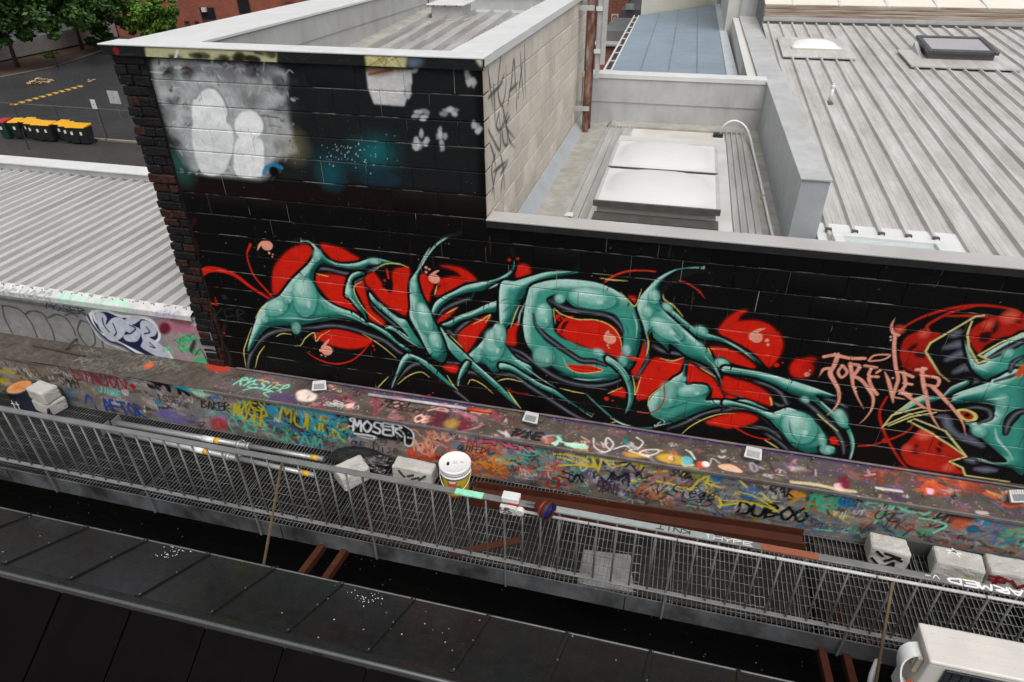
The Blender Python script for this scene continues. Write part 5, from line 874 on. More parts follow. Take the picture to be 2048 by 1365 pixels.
# gutter and cream wall behind that roof
gw = thing('rear_wall', 'cream sheet wall with white stays and rust stained gutter behind the weathered roof', 'wall', (4.8, 10.8, -2))
m = MB(); m.box(1.36, 8.6, 10.30, 10.36, -1.9, -1.80); obj('sheet_stop', m, M_DARKF, gw); m = MB(); m.box(1.36, 8.6, 10.36, 10.5, -1.95, -1.73); obj('fascia', m, M_FLASH, gw)
RUST = mat('rusty_gutter', (.42, .37, .31), .7, 0, .3, 6, stretch=(.6, 3, 8), col2=(.16, .08, .045), mix2=.9, scale2=3)
for i, (z0, z1, y0) in enumerate(((-1.73, -1.66, 10.40), (-1.66, -1.60, 10.46), (-1.60, -1.53, 10.52))):
    m = MB(); m.box(1.36, 8.6, y0, 10.9, z0, z1-.004); obj('gutter_lip', m, RUST, gw, bevel=.008)
m = MB(); m.hexa([(1.36, 10.56, -1.53), (8.6, 10.56, -1.53), (8.6, 14.0, -1.4), (1.36, 14.0, -1.4), (1.36, 10.56, -1.52), (8.6, 10.56, -1.52), (8.6, 14.0, -1.05), (1.36, 14.0, -1.05)]); obj('cream_sheet', m, mat('cream_sheet', (.74, .70, .62), .6, 0, .05, 2, col2=(.62, .57, .48), mix2=.3, scale2=.8), gw)
for x in (1.9, 2.77, 3.63, 4.51, 5.37, 6.2, 7.05):
    m = MB(); m.bar((x, 10.52, -1.53), (x+.05, 12.5, -1.17), .05, .02); obj('stay', m, M_CAPW, gw)
# left lower roof with its white back parapet
fl = thing('left_roof', 'pale ribbed metal roof behind the grey graffiti parapet beside the tall block', 'roof', (-8, 1.7, -3.6))
zf = lambda y: -3.53+.012*(y-.05)
sheets('roof_sheet', -13.2, -4.72, .4, [(.1, .026, .018, .045), (.3, .026, .018, .045)], .05, 3.35, zf, M_ZINCL, fl, 0)
m = MB(); m.box(-13.2, -4.70, 3.36, 3.56, -4.2, -3.36); obj('parapet', m, M_FLASH, fl); m = MB(); m.box(-13.2, -4.70, 3.348, 3.359, -3.46, -3.365); obj('parapet_sheet', m, M_FLASH, fl)
m = MB(); m.box(-13.2, -4.70, 3.30, 3.62, -3.358, -3.335); obj('parapet_cap', m, M_CAPW, fl, bevel=.003)
m = MB(); m.box(-13.2, -4.72, .2, 3.3, -3.75, -3.56); obj('roof_deck', m, M_CORE, fl)
pw = thing('grey_parapet_wall', 'grey rendered parapet wall with white and navy bubble letters and pale sheet flashing', 'wall', (-6.5, .1, -4.2))
U, V = np.meshgrid(np.linspace(-10.5, -4.62, 780), np.linspace(-4.22, -3.575, 88))
mm = grid_mesh('wall_face', np.stack([U, np.full_like(U, .004), V], -1), NW.sample(U, V)); mm.materials.append(M_PAINTR); obj('wall_face', mm, None, pw)
m = MB(); m.box(-10.5, -4.72, .006, .19, -4.6, -3.57); obj('wall_core', m, M_CORE, pw)
U, V = np.meshgrid(np.linspace(-10.5, -4.78, 780), np.linspace(-3.60, -3.49, 16))
mm = grid_mesh('edge_flashing', np.stack([U, -.03+.11*np.clip((V+3.535)/.045, 0, 1), V], -1), NW.sample(U, V)); mm.materials.append(M_PAINT); obj('edge_flashing', mm, None, pw)
for k in range(43):
    m = MB(); m.lathe([(.008, 0), (.006, .006)], (-10.5+.134*k, .045, -3.503), 6); obj('screw', m, M_DARKF, pw)
m = MB(); m.box(-5.05, -4.80, -.034, -.031, -3.625, -3.595); obj('rust_patch', m, mat('rust_edge', (.16, .07, .04), .8, 0, .4, 12), pw)
# ledge and the painted upright face under it
lw = thing('painted_ledge_wall', 'paint spattered concrete ledge and low wall covered with layered tags along the walkway', 'wall', (-2.2, -.2, -5.6))
U, V = np.meshgrid(np.linspace(-10.5, 6.6, 1850), np.linspace(-.40, 0.012, 48))
mm = grid_mesh('ledge_top', np.stack([U, V, -4.172+.10*np.minimum(0, V)*.6+.006*np.sin(U*5)*np.sin(V*20)], -1), LG.sample(U, V)); mm.materials.append(M_PAINTR); obj('ledge_top', mm, None, lw)
U, V = np.meshgrid(np.linspace(-10.5, 6.6, 2150), np.linspace(-4.93, -4.196, 84))
mm = grid_mesh('ledge_face', np.stack([U, -.393-.012*np.exp(-((V+4.2)/.03)**2)+.004*np.sin(U*4.1), V], -1), FC.sample(U, V)); mm.materials.append(M_PAINTR); obj('ledge_face', mm, None, lw)
m = MB(); m.box(-10.5, 6.6, -.386, .4, -7, -4.24); obj('ledge_core', m, M_CORE, lw)
m = MB(); m.box(-4.55, 6.6, -.415, -.394, -4.225, -4.19); obj('edge_strip', m, mat('edge_strip', (.16, .14, .13), .6, .2, .5, 5, specks=.12, speck_scale=20), lw, bevel=.005)
m = MB(); m.tube([(-4.4, -.012, -4.155), (6.6, -.012, -4.155)], .012, 6); obj('foot_angle', m, mat('foot_angle', (.09, .07, .10), .6, 0, .5, 4, col2=(.3, .2, .1), mix2=.4, scale2=2), lw)
m = MB(); m.box(2.25, 6.6, -.425, -.394, -4.78, -4.60); obj('kick_strip', m, mat('kick_strip', (.07, .07, .07), .6, .2, .4, 6), lw)
# plain sides of the tall block and building below, seen only from elsewhere
bd = thing('block_core', 'rendered rear and lower masonry of the tall block below its cap', 'building', (-2.9, 3, -10.5))
m = MB(); m.box(-4.72, -4.71, .195, 5.95, -10.5, -.91); m.box(-4.70, -1.69, 5.96, 6.0, -10.5, -1.7); obj('side_wall', m, M_CORE, bd); m = MB(); m.box(-13.0, 8.6, .42, 3.3, -10.5, -4.3); obj('lower_storey', m, M_CORE, bd)
# ================================================================ walkway: grating, fascia, railing
M_GALV = mat('galvanised', (.20, .205, .205), .42, .6, .25, 9, col2=(.12, .12, .12), mix2=.5, scale2=5)
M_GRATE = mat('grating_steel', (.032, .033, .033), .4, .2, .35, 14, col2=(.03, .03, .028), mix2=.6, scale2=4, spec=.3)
M_BARTOP = mat('bar_top_steel', (.27, .275, .275), .35, .4, .4, 14, col2=(.07, .07, .068), mix2=.85, scale2=2.2)
M_FASC = mat('fascia_steel', (.15, .156, .163), .45, .2, .22, 6, col2=(.025, .025, .025), mix2=.9, scale2=2.6, stretch=(1, 1, .8))
M_UNDER = mat('under_steel', (.02, .02, .02), .7, 0, .3, 6, spec=.1)
M_RUSTB = mat('rust_steel', (.070, .019, .008), .6, 0, .35, 10, spec=.3, col2=(.040, .012, .007), mix2=.7, scale2=5, specks=.07, speck_scale=18)
M_RAIL = mat('rail_steel', (.27, .275, .275), .42, .4, .25, 12, col2=(.09, .09, .085), mix2=.5, scale2=6, specks=.08, speck_scale=24)
ZW, YB, YF = -4.75, -.415, -1.45
wk = thing('walkway', 'galvanised steel grating walkway running along the painted ledge wall', 'walkway', (-2, -.95, -4.95))
P1 = 1.02
for k in range(16):
    x0 = -9.79+P1*k; x1 = min(x0+P1-.01, 6.6); m = MB(); n = 26; dz = random.uniform(-.006, .006)
    for i in range(n):
        x = x0+(x1-x0)*(i+.5)/n; m.box(x-.0028, x+.0028, YF+.012, YB, ZW-.032+dz, ZW+dz)
    y = YF+.06
    while y < YB:
        q = [(x0+(x1-x0)*t/52, y+.0035*math.sin(t*1.7), ZW-.004+dz) for t in range(53)]; m.tube(q, .0026, 4, False); y += .098
    m.box(x0-.003, x0+.003, YF+.012, YB, ZW-.034+dz, ZW+.002+dz); m.box(x0, x1, YB-.004, YB+.003, ZW-.034+dz, ZW+.001+dz)
    o = obj('grating_panel', m, M_GRATE, wk); o['kind'] = 'stuff'; o.data.materials.append(M_BARTOP)   # upward faces take the brighter steel, all others the dark one
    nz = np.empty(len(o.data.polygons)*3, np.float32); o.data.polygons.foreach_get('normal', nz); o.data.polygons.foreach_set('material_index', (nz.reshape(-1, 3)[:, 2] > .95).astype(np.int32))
m = MB(); m.box(-9.8, 6.6, YF-.004, YF+.008, ZW-.185, ZW+.006); m.box(-9.8, 6.6, YF+.009, YF+.07, ZW-.185, ZW-.175); obj('fascia_channel', m, M_FASC, wk)
for x in (-6.3, -3.15, .05, 2.4):
    m = MB(); m.box(x-.004, x+.004, YF-.007, YF-.0045, ZW-.18, ZW-.01); obj('channel_joint', m, M_BLACKP, wk)
for x in (-9, -6.9, -4.9, -2.75, -.4, 1.62, 3.2, 5.2):
    m = MB(); m.box(x-.03, x+.03, YF+.02, YB-.02, ZW-.16, ZW-.04); obj('cross_beam', m, M_UNDER, wk)
ra = thing('railing', 'grey steel railing with thin vertical balusters along the walkway edge', 'railing', (-2, YF-.035, -4.9))
YR = YF-.034; ZT = -3.845
m = MB(); m.box(-9.8, 6.6, YR-.028, YR+.028, ZT-.006, ZT+.006); TR_ = obj('top_rail', m, M_RAIL, ra, bevel=.002)
m = MB(); m.box(-9.8, 6.6, YR-.019, YR+.019, -4.575, -4.563); obj('bottom_rail', m, M_RAIL, ra, bevel=.002)
posts = [-9.27, -8.08, -6.89, -5.70, -4.53, -3.36, -2.18, -.97, .36, 1.72, 3.05, 4.24, 5.43, 6.58]
for x in posts:
    m = MB(); m.box(x-.008, x+.008, YR-.009, YR+.009, -4.905, ZT-.007); obj('post', m, M_RAIL, ra, bevel=.002)
bal = None
for a, b in zip(posts[:-1], posts[1:]):
    for i in range(1, 8 if b-a < 1.25 else 9):
        x = a+(b-a)*i/(8 if b-a < 1.25 else 9)
        if bal is None:
            m = MB(); m.tube([(0, YR, -4.568), (0, YR, ZT-.006)], .0088, 6); bal = obj('baluster', m, M_RAIL, ra, smooth=True); bx = bal.location.x; c = bal
        else: c = bal.copy(); COL.objects.link(c)
        c.parent = ra; c.location.x = bx+x
def paint_strip(parent, x0, x1, col, name='paint_patch', y0=None, y1=None):
    m = MB(); m.box(x0, x1, (YR-.0295) if y0 is None else y0, (YR+.0275) if y1 is None else y1, ZT-.0066, ZT+.0072); obj(name, m, mat('paint_'+name+str(col), srgb(col), .5, 0, .2, 20), parent)
paint_strip(TR_, -1.37, -1.14, '8fd8b8', 'mint_patch'); paint_strip(TR_, -.93, -.84, 'c01c20', 'red_patch'); paint_strip(TR_, -.60, .62, '8f9694', 'worn_grey_patch', YR-.0292, YR+.0276); paint_strip(TR_, .95, 1.34, '8a5038', 'brown_patch', YR-.0293)
# ARMED lettered on the flat rail (reads from the far side)
def flat_text(parent, txt, a, b, h, w, z, material, flip=False, slant=.1, axis='z', jit=.02):
    a = np.array(a, float); b = np.array(b, float); d = b-a; L = np.hypot(*d); d /= L; up = np.array([-d[1], d[0]])*(-1 if flip else 1); cw = L/len(txt); m = MB()
    for i, ch in enumerate(txt):
        for st in FONT.get(ch, []):
            q = spline([a+d*(cw*(i+.82*x)+slant*h*y)+up*h*y for x, y in st], 5) if len(st) > 2 else np.array([a+d*(cw*(i+.82*x)+slant*h*y)+up*h*y for x, y in st])
            for p, r in zip(q[:-1], q[1:]):
                e = r-p; n = np.hypot(*e)
                if n < 1e-6: continue
                e /= n; s = np.array([-e[1], e[0]])*w/2; p2 = p-e*w*.3; r2 = r+e*w*.3; c4 = [p2-s, r2-s, r2+s, p2+s]
                t = 0.0008+.00006*(len(m.f)//6 % 40)
                if axis == 'z': m.add([(c[0], c[1], z) for c in c4]+[(c[0], c[1], z+t) for c in c4], [(0,3,2,1),(4,5,6,7),(0,1,5,4),(1,2,6,5),(2,3,7,6),(3,0,4,7)])
                else: m.add([(c[0], z, c[1]) for c in c4]+[(c[0], z-t, c[1]) for c in c4], [(0,3,2,1),(4,5,6,7),(0,1,5,4),(1,2,6,5),(2,3,7,6),(3,0,4,7)])
    o = obj('lettering', m, material, parent); o['kind'] = 'stuff'; return o
M_WHITEP = mat('white_marker', (.72, .72, .70), .5, 0, .15, 20)
flat_text(TR_, 'ARMED', (2.63, YR+.024), (2.16, YR+.024), .048, .015, ZT+.0075, M_WHITEP)
flat_text(TR_, '1HYPE', (.55, YR-.02), (.90, YR-.02), .034, .006, ZT+.0085, M_WHITEP)
flat_text(TR_, 'V-', (2.12, YR+.02), (2.02, YR+.02), .03, .006, ZT+.0075, M_WHITEP); flat_text(TR_, 'KNIT', (.45, YR+.02), (.20, YR+.02), .036, .008, ZT+.0085, mat('black_marker', (.03, .03, .03), .6))
# ================================================================ things on the walkway
M_STONE = mat('concrete_block', (.50, .485, .45), .85, 0, .2, 9, col2=(.34, .325, .30), mix2=.6, scale2=4, bump=.8, bscale=50, specks=.06, speck_scale=40, speck_col=(.22, .2, .18))
def rock(name, label, c, size, rot, ch=.024, marks=(), jit=.015):
    """a cast concrete block with worn, uneven corners"""
    t = thing(name, label, 'block', c, 'loose concrete blocks on the walkway'); sx, sy, sz = (s/2 for s in size)
    bm = bmesh.new(); bmesh.ops.create_cube(bm, size=2)
    for v in bm.verts: v.co = Vector((v.co.x*sx+random.uniform(-jit, jit), v.co.y*sy+random.uniform(-jit, jit), (v.co.z+1)*sz+random.uniform(-jit, jit)*.4))
    bmesh.ops.subdivide_edges(bm, edges=bm.edges[:], cuts=5, use_grid_fill=True)
    for v in bm.verts: v.co += Vector((random.uniform(-1, 1), random.uniform(-1, 1), random.uniform(-1, 1)))*.0034
    lo = min(v.co.z for v in bm.verts)
    for v in bm.verts: v.co.z -= lo
    m = bpy.data.meshes.new('body'); bm.to_mesh(m); bm.free(); m.materials.append(M_STONE)
    o = bpy.data.objects.new('body', m); COL.objects.link(o); o.parent = t
    b = o.modifiers.new('edge', 'BEVEL'); b.width = ch; b.segments = 2; b.limit_method = 'ANGLE'; b.angle_limit = math.radians(50)
    for pts, w, col, face in marks:          # marks: strokes on the top or the front (-y) face, in metres from the face centre
        mm = MB()
        for q in pts:
            for p, r in zip(q[:-1], q[1:]):
                p, r = np.array(p), np.array(r); e = (r-p)/np.hypot(*(r-p)); s = np.array([-e[1], e[0]])*w/2; c4 = [p-e*w*.3-s, r+e*w*.3-s, r+e*w*.3+s, p-e*w*.3+s]
                if face == 'top': A = [(k[0], k[1], size[2]+.0035) for k in c4]; B = [(k[0], k[1], size[2]-.012) for k in c4]
                else: A = [(k[0], -sy-.005, sz+k[1]) for k in c4]; B = [(k[0], -sy+.015, sz+k[1]) for k in c4]
                mm.add(B+A, [(0,3,2,1),(4,5,6,7),(0,1,5,4),(1,2,6,5),(2,3,7,6),(3,0,4,7)])
        d = bpy.data.objects.new('paint_mark', mm.mesh('paint_mark')); d.data.materials.append(mat('mark_'+str(col), srgb(col), .6, 0, .2, 30)); COL.objects.link(d); d.parent = t
    t.rotation_euler[2] = math.radians(rot); return t
ZG = ZW+.003
BK = '15130f'
rock('concrete_block', 'lower pale concrete block under another beside the orange lidded paint tin', (-6.62, -.535, ZG), (.29, .21, .16), -12, marks=[([[(.10, -.06), (.16, .05)], [(.12, -.07), (.17, .0)]], .025, '2a2724', 'front')])
rock('concrete_block', 'upper pale concrete block stacked on another beside the orange lidded tin', (-6.63, -.53, ZG+.162), (.28, .205, .16), -9, marks=[([[(-.12, .03), (-.04, .06), (.04, .02)], [(-.08, .06), (.08, .05)], [(-.06, .02), (.06, .07)]], .012, BK, 'top')])
rock('concrete_block', 'pale rough concrete block with teal paint dab near the black plastic bag', (-2.74, -.75, ZG), (.24, .30, .18), -38, marks=[([[(-.06, .04), (-.03, .06)]], .04, '3fa79c', 'top')])
rock('concrete_block', 'long pale concrete block with dark scuffs between black bag and white pail', (-2.14, -.575, ZG), (.43, .18, .18), -2, marks=[([[(-.13, .05), (-.08, -.02)], [(-.04, .0), (.02, .03)], [(.0, -.03), (.08, .01)], [(.08, -.02), (.15, .05)]], .018, '3c3833', 'front')])
rock('concrete_block', 'pale concrete block with black painted strokes standing alone right of the rusty beam', (2.20, -.545, ZG), (.31, .20, .20), -4, marks=[([[(-.10, .07), (-.05, .03)], [(-.12, -.02), (-.07, -.07)], [(-.02, -.02), (.04, .04), (.10, .02)], [(-.04, .07), (.08, .05)], [(-.02, -.10), (.05, -.02), (.06, -.10)]], .02, BK, 'front'), ([[(.02, .02), (.05, .06)]], .05, '9fb0d0', 'top')])
rock('concrete_block', 'pale concrete block with faint yellow scribble butted against the red tagged block', (2.74, -.555, ZG), (.38, .21, .19), -4, marks=[([[(-.12, .03), (-.02, .05), (.08, .0)], [(-.12, -.02), (.0, -.03), (.10, -.02)]], .014, '9a9038', 'front'), ([[(-.08, .02), (-.02, .06)], [(-.04, .08), (.0, .0)], [(-.09, .05), (.02, .04)]], .014, 'e0e0dc', 'top')])
rock('concrete_block', 'pale concrete block with dark red tag butted against the yellow scribbled block', (3.14, -.56, ZG), (.38, .21, .19), -3, marks=[([[(-.18, .04), (-.10, .05), (-.04, .03)], [(-.17, .0), (-.06, .0)], [(-.12, .06), (-.12, -.05)], [(-.02, .04), (.04, -.03), (.10, .04), (.16, -.02)]], .022, '7a1c20', 'front'), ([[(-.08, .06), (.02, .0), (.12, -.06)]], .03, 'd8d8d4', 'top')])
# white plastic pail
pl_ = thing('paint_pail', 'white plastic pail with yellow label and wire handle beside the long concrete block', 'bucket', (-1.69, -.625, ZG))
def lp(name, prof, m, n=32, par=None): 
    o = obj(name, MB().lathe(prof, (0, 0, 0), n), m, None, smooth=False); o.parent = par; 
    for p in o.data.polygons: p.use_smooth = len(p.vertices) == 4
    return o
M_PAILW = mat('white_plastic', (.80, .80, .79), .32, 0, .06, 6, col2=(.6, .6, .58), mix2=.3, scale2=6)
PTUB = lp('tub', [(.118, 0), (.122, .01), (.142, .30), (.150, .302), (.150, .315), (.144, .318)], M_PAILW, par=pl_); PLID = lp('lid', [(.152, .322), (.156, .33), (.156, .352), (.148, .358), (.140, .352), (.02, .352)], M_PAILW, par=pl_); lp('rim_ring', [(.1455, .262), (.152, .264), (.152, .276), (.1455, .278)], M_PAILW, par=pl_)
def wrap(name, a0, a1, z0, z1, col, r0=.1245, par=None, r1=.1395):
    m = MB(); n = 14; V = []
    for i in range(n+1):
        a = math.radians(a0+(a1-a0)*i/n)
        for z in (z0, z1): r = r0+(r1-r0)*(z-.02)/.26+.0012; V.append((r*math.cos(a), r*math.sin(a), z))
    F = [(2*i, 2*i+2, 2*i+3, 2*i+1) for i in range(n)]; o = obj(name, m.add(V, F), mat('label_'+col, srgb(col), .45, 0, .12, 20)); o.parent = par; return o
wrap('yellow_label', -175, 20, .03, .235, 'c9b01c', par=PTUB); wrap('orange_label_patch', -118, -80, .15, .24, 'c8562a', .1255, PTUB, .1405); wrap('white_label_patch', -112, -84, .20, .232, 'e6e2da', .1262, PTUB, .1412); wrap('grey_label_disc', -86, -62, .10, .17, '7a7f72', .1255, PTUB, .1405); wrap('rust_base_band', -175, 20, .004, .03, 'a8551c', .1225, PTUB, .1390)
m = MB(); m.tube([(.153*math.cos(a), .153*math.sin(a)-.012*math.sin((a+math.pi)), .27-.16*math.sin(-a) if a < 0 else .27) for a in np.linspace(-math.pi, 0, 20)], .003, 6); o = obj('wire_handle', m, M_PAILW); o.parent = pl_
m = MB(); m.box(-.075, -.05, -.045, .0, .353, .3545); o = obj('lid_slot', m, M_BLACKP); o.parent = PLID; m = MB(); m.box(-.02, .03, -.02, .02, .353, .3537); m.box(.05, .09, -.01, .015, .353, .3538); o = obj('lid_print', m, mat('lid_print', (.62, .62, .62), .4, 0, .5, 60)); o.parent = PLID
pl_.rotation_euler[2] = math.radians(12)
# paint tin with orange dried lid
tn = thing('paint_tin', 'dark dented paint tin with dried orange paint on its lid beside stacked blocks', 'tin', (-6.89, -.575, ZG))
lp('tin_body', [(.125, 0), (.128, .008), (.126, .015), (.126, .285), (.131, .29), (.131, .305), (.122, .306)], mat('dark_tin', (.035, .045, .07), .35, .4, .4, 9, col2=(.02, .02, .02), mix2=.6, scale2=8), par=tn)
lp('lid', [(.122, .3065), (.121, .312), (.108, .309), (.01, .310)], mat('orange_lid', (.42, .13, .02), .5, 0, .3, 12, col2=(.55, .30, .12), mix2=.7, scale2=9), par=tn); wrap('blue_label', -170, -120, .02, .27, '1f6fb4', .1275, tn, .1275)
m = MB()
for x in (-.03, .03): m.box(x-.004, x+.004, -.1315, -.1265, .08, .20); m.box(x-.025, x+.025, -.1318, -.1262, .155, .163)
o = obj('chalk_mark', m, M_WHITEP); o.parent = tn
# telescopic steel props
def prop(label, a, b):
    a, b = Vector(a), Vector(b); t = thing('steel_prop', label, 'pole', a, 'steel props lying on the walkway'); d = (b-a); L = d.length; q = d.to_track_quat('X', 'Z').to_euler()
    MZ = mat('prop_zinc', (.40, .41, .41), .4, .5, .2, 10, col2=(.25, .25, .25), mix2=.6, scale2=5)
    def part(n, x0, x1, r, m, k=14): o = obj(n, MB().tube([(x0, 0, r*0), (x1, 0, 0)], r, k), m); o.parent = t; [setattr(p, 'use_smooth', len(p.vertices) == 4) for p in o.data.polygons]; return o
    part('outer_tube', 0, L*.66, .033, MZ); part('inner_tube', L*.655, L, .027, MZ); part('white_band', L*.43, L*.49, .0338, M_CAPW); part('yellow_band', L*.491, L*.515, .0339, mat('yellow_band', srgb('d0a020'), .5, 0, .2, 20)); part('collar', L*.60, L*.615, .044, MZ); part('collar', L*.645, L*.66, .042, MZ); part('yellow_tip', L*.945, L*.975, .0278, mat('yellow_band', srgb('d0a020')))
    o = obj('pin_ring', MB().tube([(L*.63+.03*math.cos(s), .0, .045+.03*math.sin(s)) for s in np.linspace(0, 6.2, 16)], .004, 6), MZ); o.parent = t; o = obj('base_plate', MB().box(-.006, .0, -.06, .06, -.033, .08), MZ); o.parent = t
    t.rotation_euler = q; t.location.z += .034; return t
prop('telescopic steel prop with white and yellow bands lying nearer the painted wall', (-5.66, -.60, ZG), (-3.15, -.585, ZG)); prop('telescopic steel prop with white and yellow bands lying nearer the railing', (-5.70, -.72, ZG), (-3.12, -.82, ZG))
# black plastic bag and a green strip
bg_ = thing('plastic_bag', 'crumpled black plastic bag lying against the painted wall', 'bag', (-2.76, -.49, ZG)); bm = bmesh.new(); bmesh.ops.create_icosphere(bm, subdivisions=5, radius=1)
rs = np.random.default_rng(3); dirs = rs.normal(size=(60, 3)); dirs /= np.linalg.norm(dirs, axis=1)[:, None]; am = rs.uniform(-.16, .16, 60)
for v in bm.verts:
    n = np.array(v.co); k = 1+sum(a*abs(math.sin(5*float(n@dd)+i))**.6 for i, (a, dd) in enumerate(zip(am, dirs)))*.45; v.co = Vector((n[0]*.27*k, n[1]*.12*k, max(0.0, .03+n[2]*.085*k)))
m = bpy.data.meshes.new('bag_body'); bm.to_mesh(m); bm.free(); m.materials.append(mat('black_plastic', (.012, .012, .013), .3, 0, .3, 20)); o = bpy.data.objects.new('bag_body', m); COL.objects.link(o); o.parent = bg_
for k in range(3): m = MB(); m.tube([(.2+.03*k, -.05, .03), (.28, -.06+.04*k, .05+.02*k), (.33, -.02+.05*k, .02)], [.03, .02, .006], 6); o = obj('bag_tail', m, MATS['black_plastic']); o.parent = bg_
gs = obj('green_strip', MB().box(-2.44, -2.18, -.475, -.45, ZG, ZG+.05), mat('green_plastic', srgb('2f8a4a'), .5, 0, .3, 12)); tag(gs, 'short green plastic strip lying behind the long concrete block', 'strip')
# rusty beam lying along the wall, flat rusty bar, dark bars
hb = thing('steel_beam', 'long rusty steel I-beam lying on the walkway along the painted wall', 'beam', (0, -.66, ZG))
def along(m, a, b, y0, y1, z0, z1): # box between two (x,y) ends with offset
    m.hexa([(a[0], a[1]+y0, z0), (b[0], b[1]+y0, z0), (b[0], b[1]+y1, z0), (a[0], a[1]+y1, z0), (a[0], a[1]+y0, z1), (b[0], b[1]+y0, z1), (b[0], b[1]+y1, z1), (a[0], a[1]+y1, z1)]); return m
A, B = (-1.50, -.72), (1.52, -.60)
obj('web', along(MB(), A, B, -.075, .075, ZG+.075, ZG+.085), M_RUSTB, hb); obj('flange', along(MB(), A, B, .076, .088, ZG, ZG+.16), M_RUSTB, hb); obj('flange', along(MB(), A, B, -.088, -.076, ZG, ZG+.16), M_RUSTB, hb)
obj('paint_dot', MB().lathe([(.022, -.0015), (.022, .0)], (1.0, -.7100, ZG+.08), 14, 'y'), mat('blue_dot', srgb('2f7fa0'), .5), hb)
fb = obj('flat_bar', MB().bar((-1.50, -1.40, ZG+.006), (-.93, -1.10, ZG+.006), .07, .010), M_RUSTB); tag(fb, 'flat rusty steel bar lying across the grating under the railing', 'bar')
for nm, lab, a, b in (('steel_angle', 'long dark steel angle lying on the concrete ledge', (-7.0, -.14, -4.165), (-6.24, -.19, -4.165)), ('steel_angle', 'short dark steel bar propped from the ledge onto the grey parapet wall', (-6.55, -.15, -4.15), (-6.50, .0, -4.09))):
    o = obj(nm, MB().bar(a, b, .028, .022), mat('dark_angle', (.07, .055, .045), .6, .2, .3, 10), bevel=.003); tag(o, lab, 'bar')
# ================================================================ rail mounted lamp with its conduit
cd = thing('conduit', 'white electrical conduit with junction box clipped along the outside of the railing', 'conduit', (1.3, YR-.05, -3.9))
m = MB(); m.tube([(-.82, YR-.045, -3.885), (.6, YR-.045, -3.885), (6.6, YR-.045, -3.885)], .0125, 10); obj('pipe', m, mat('grubby_conduit', (.46, .46, .45), .5, 0, .2, 9, col2=(.3, .29, .28), mix2=.6, scale2=4), cd, smooth=True)
for x in (-.3, .36, 1.05, 1.72, 2.4, 3.05): m = MB(); m.tube([(x, YR-.045, -3.885), (x+.012, YR-.045, -3.885)], .0165, 8); obj('saddle', m, M_DARKF, cd)
m = MB(); m.lathe([(.032, -.02), (.036, -.015), (.036, .015), (.032, .02)], (-.83, YR-.05, -3.885), 18, 'y'); obj('elbow_box', m, M_CAPW, cd); m = MB(); m.lathe([(.028, -.004), (.028, .0)], (-.83, YR-.0705, -3.885), 18, 'y'); obj('elbow_lid', m, mat('cream_plastic', (.62, .6, .52), .5), cd)
m = MB(); m.box(-.99, -.86, YR-.066, YR-.03, -3.93, -3.855); obj('junction_box', m, mat('grey_label_plate', (.5, .5, .48), .5, 0, .2, 20), cd, bevel=.004)
flat_text(cd, 'UR', (-.985, -3.89), (-.90, -3.89), .035, .006, YR-.0665, MATS['black_marker'], axis='y'); flat_text(cd, 'AR', (-.965, -3.925), (-.88, -3.925), .03, .005, YR-.0665, MATS['black_marker'], axis='y')
sp = thing('spotlight', 'rusty brown round spotlight with blue lens clamped to the railing', 'lamp', (-.70, YR, ZT))
m = MB(); m.box(-.985, -.845, YR-.03, YR+.05, ZT+.008, ZT+.055); obj('ballast_box', m, M_CAPW, sp, bevel=.006); m = MB(); m.tube([(-.79, YR-.01, ZT+.012), (-.72, YR-.01, ZT+.035), (-.66, YR-.02, ZT+.03)], .006, 6); obj('stem', m, M_GALV, sp)
ax = Vector((.86, -.48, .04)).normalized(); c0 = Vector((-.655, -1.53, -3.80)); qm = ax.to_track_quat('Z', 'Y').to_matrix().to_4x4(); qm.translation = c0
def spart(n, prof, m): 
    o = obj(n, MB().lathe(prof, (0, 0, 0), 28), m, None); o.data.transform(qm); [setattr(p, 'use_smooth', len(p.vertices) == 4) for p in o.data.polygons]; o.parent = sp; o.location = -wloc(sp); return o
spart('housing', [(.02, -.06), (.04, -.05), (.058, .0), (.074, .05), (.080, .075), (.076, .076), (.068, .058)], M_RUSTB); spart('lens', [(.001, .060), (.070, .060), (.071, .064), (.001, .07)], mat('blue_lens', (.012, .02, .18), .12, 0, .2, 6)); spart('red_band', [(.0605, .006), (.0665, .026), (.0675, .026), (.0615, .006)], mat('red_paint', srgb('a01c18'), .5))
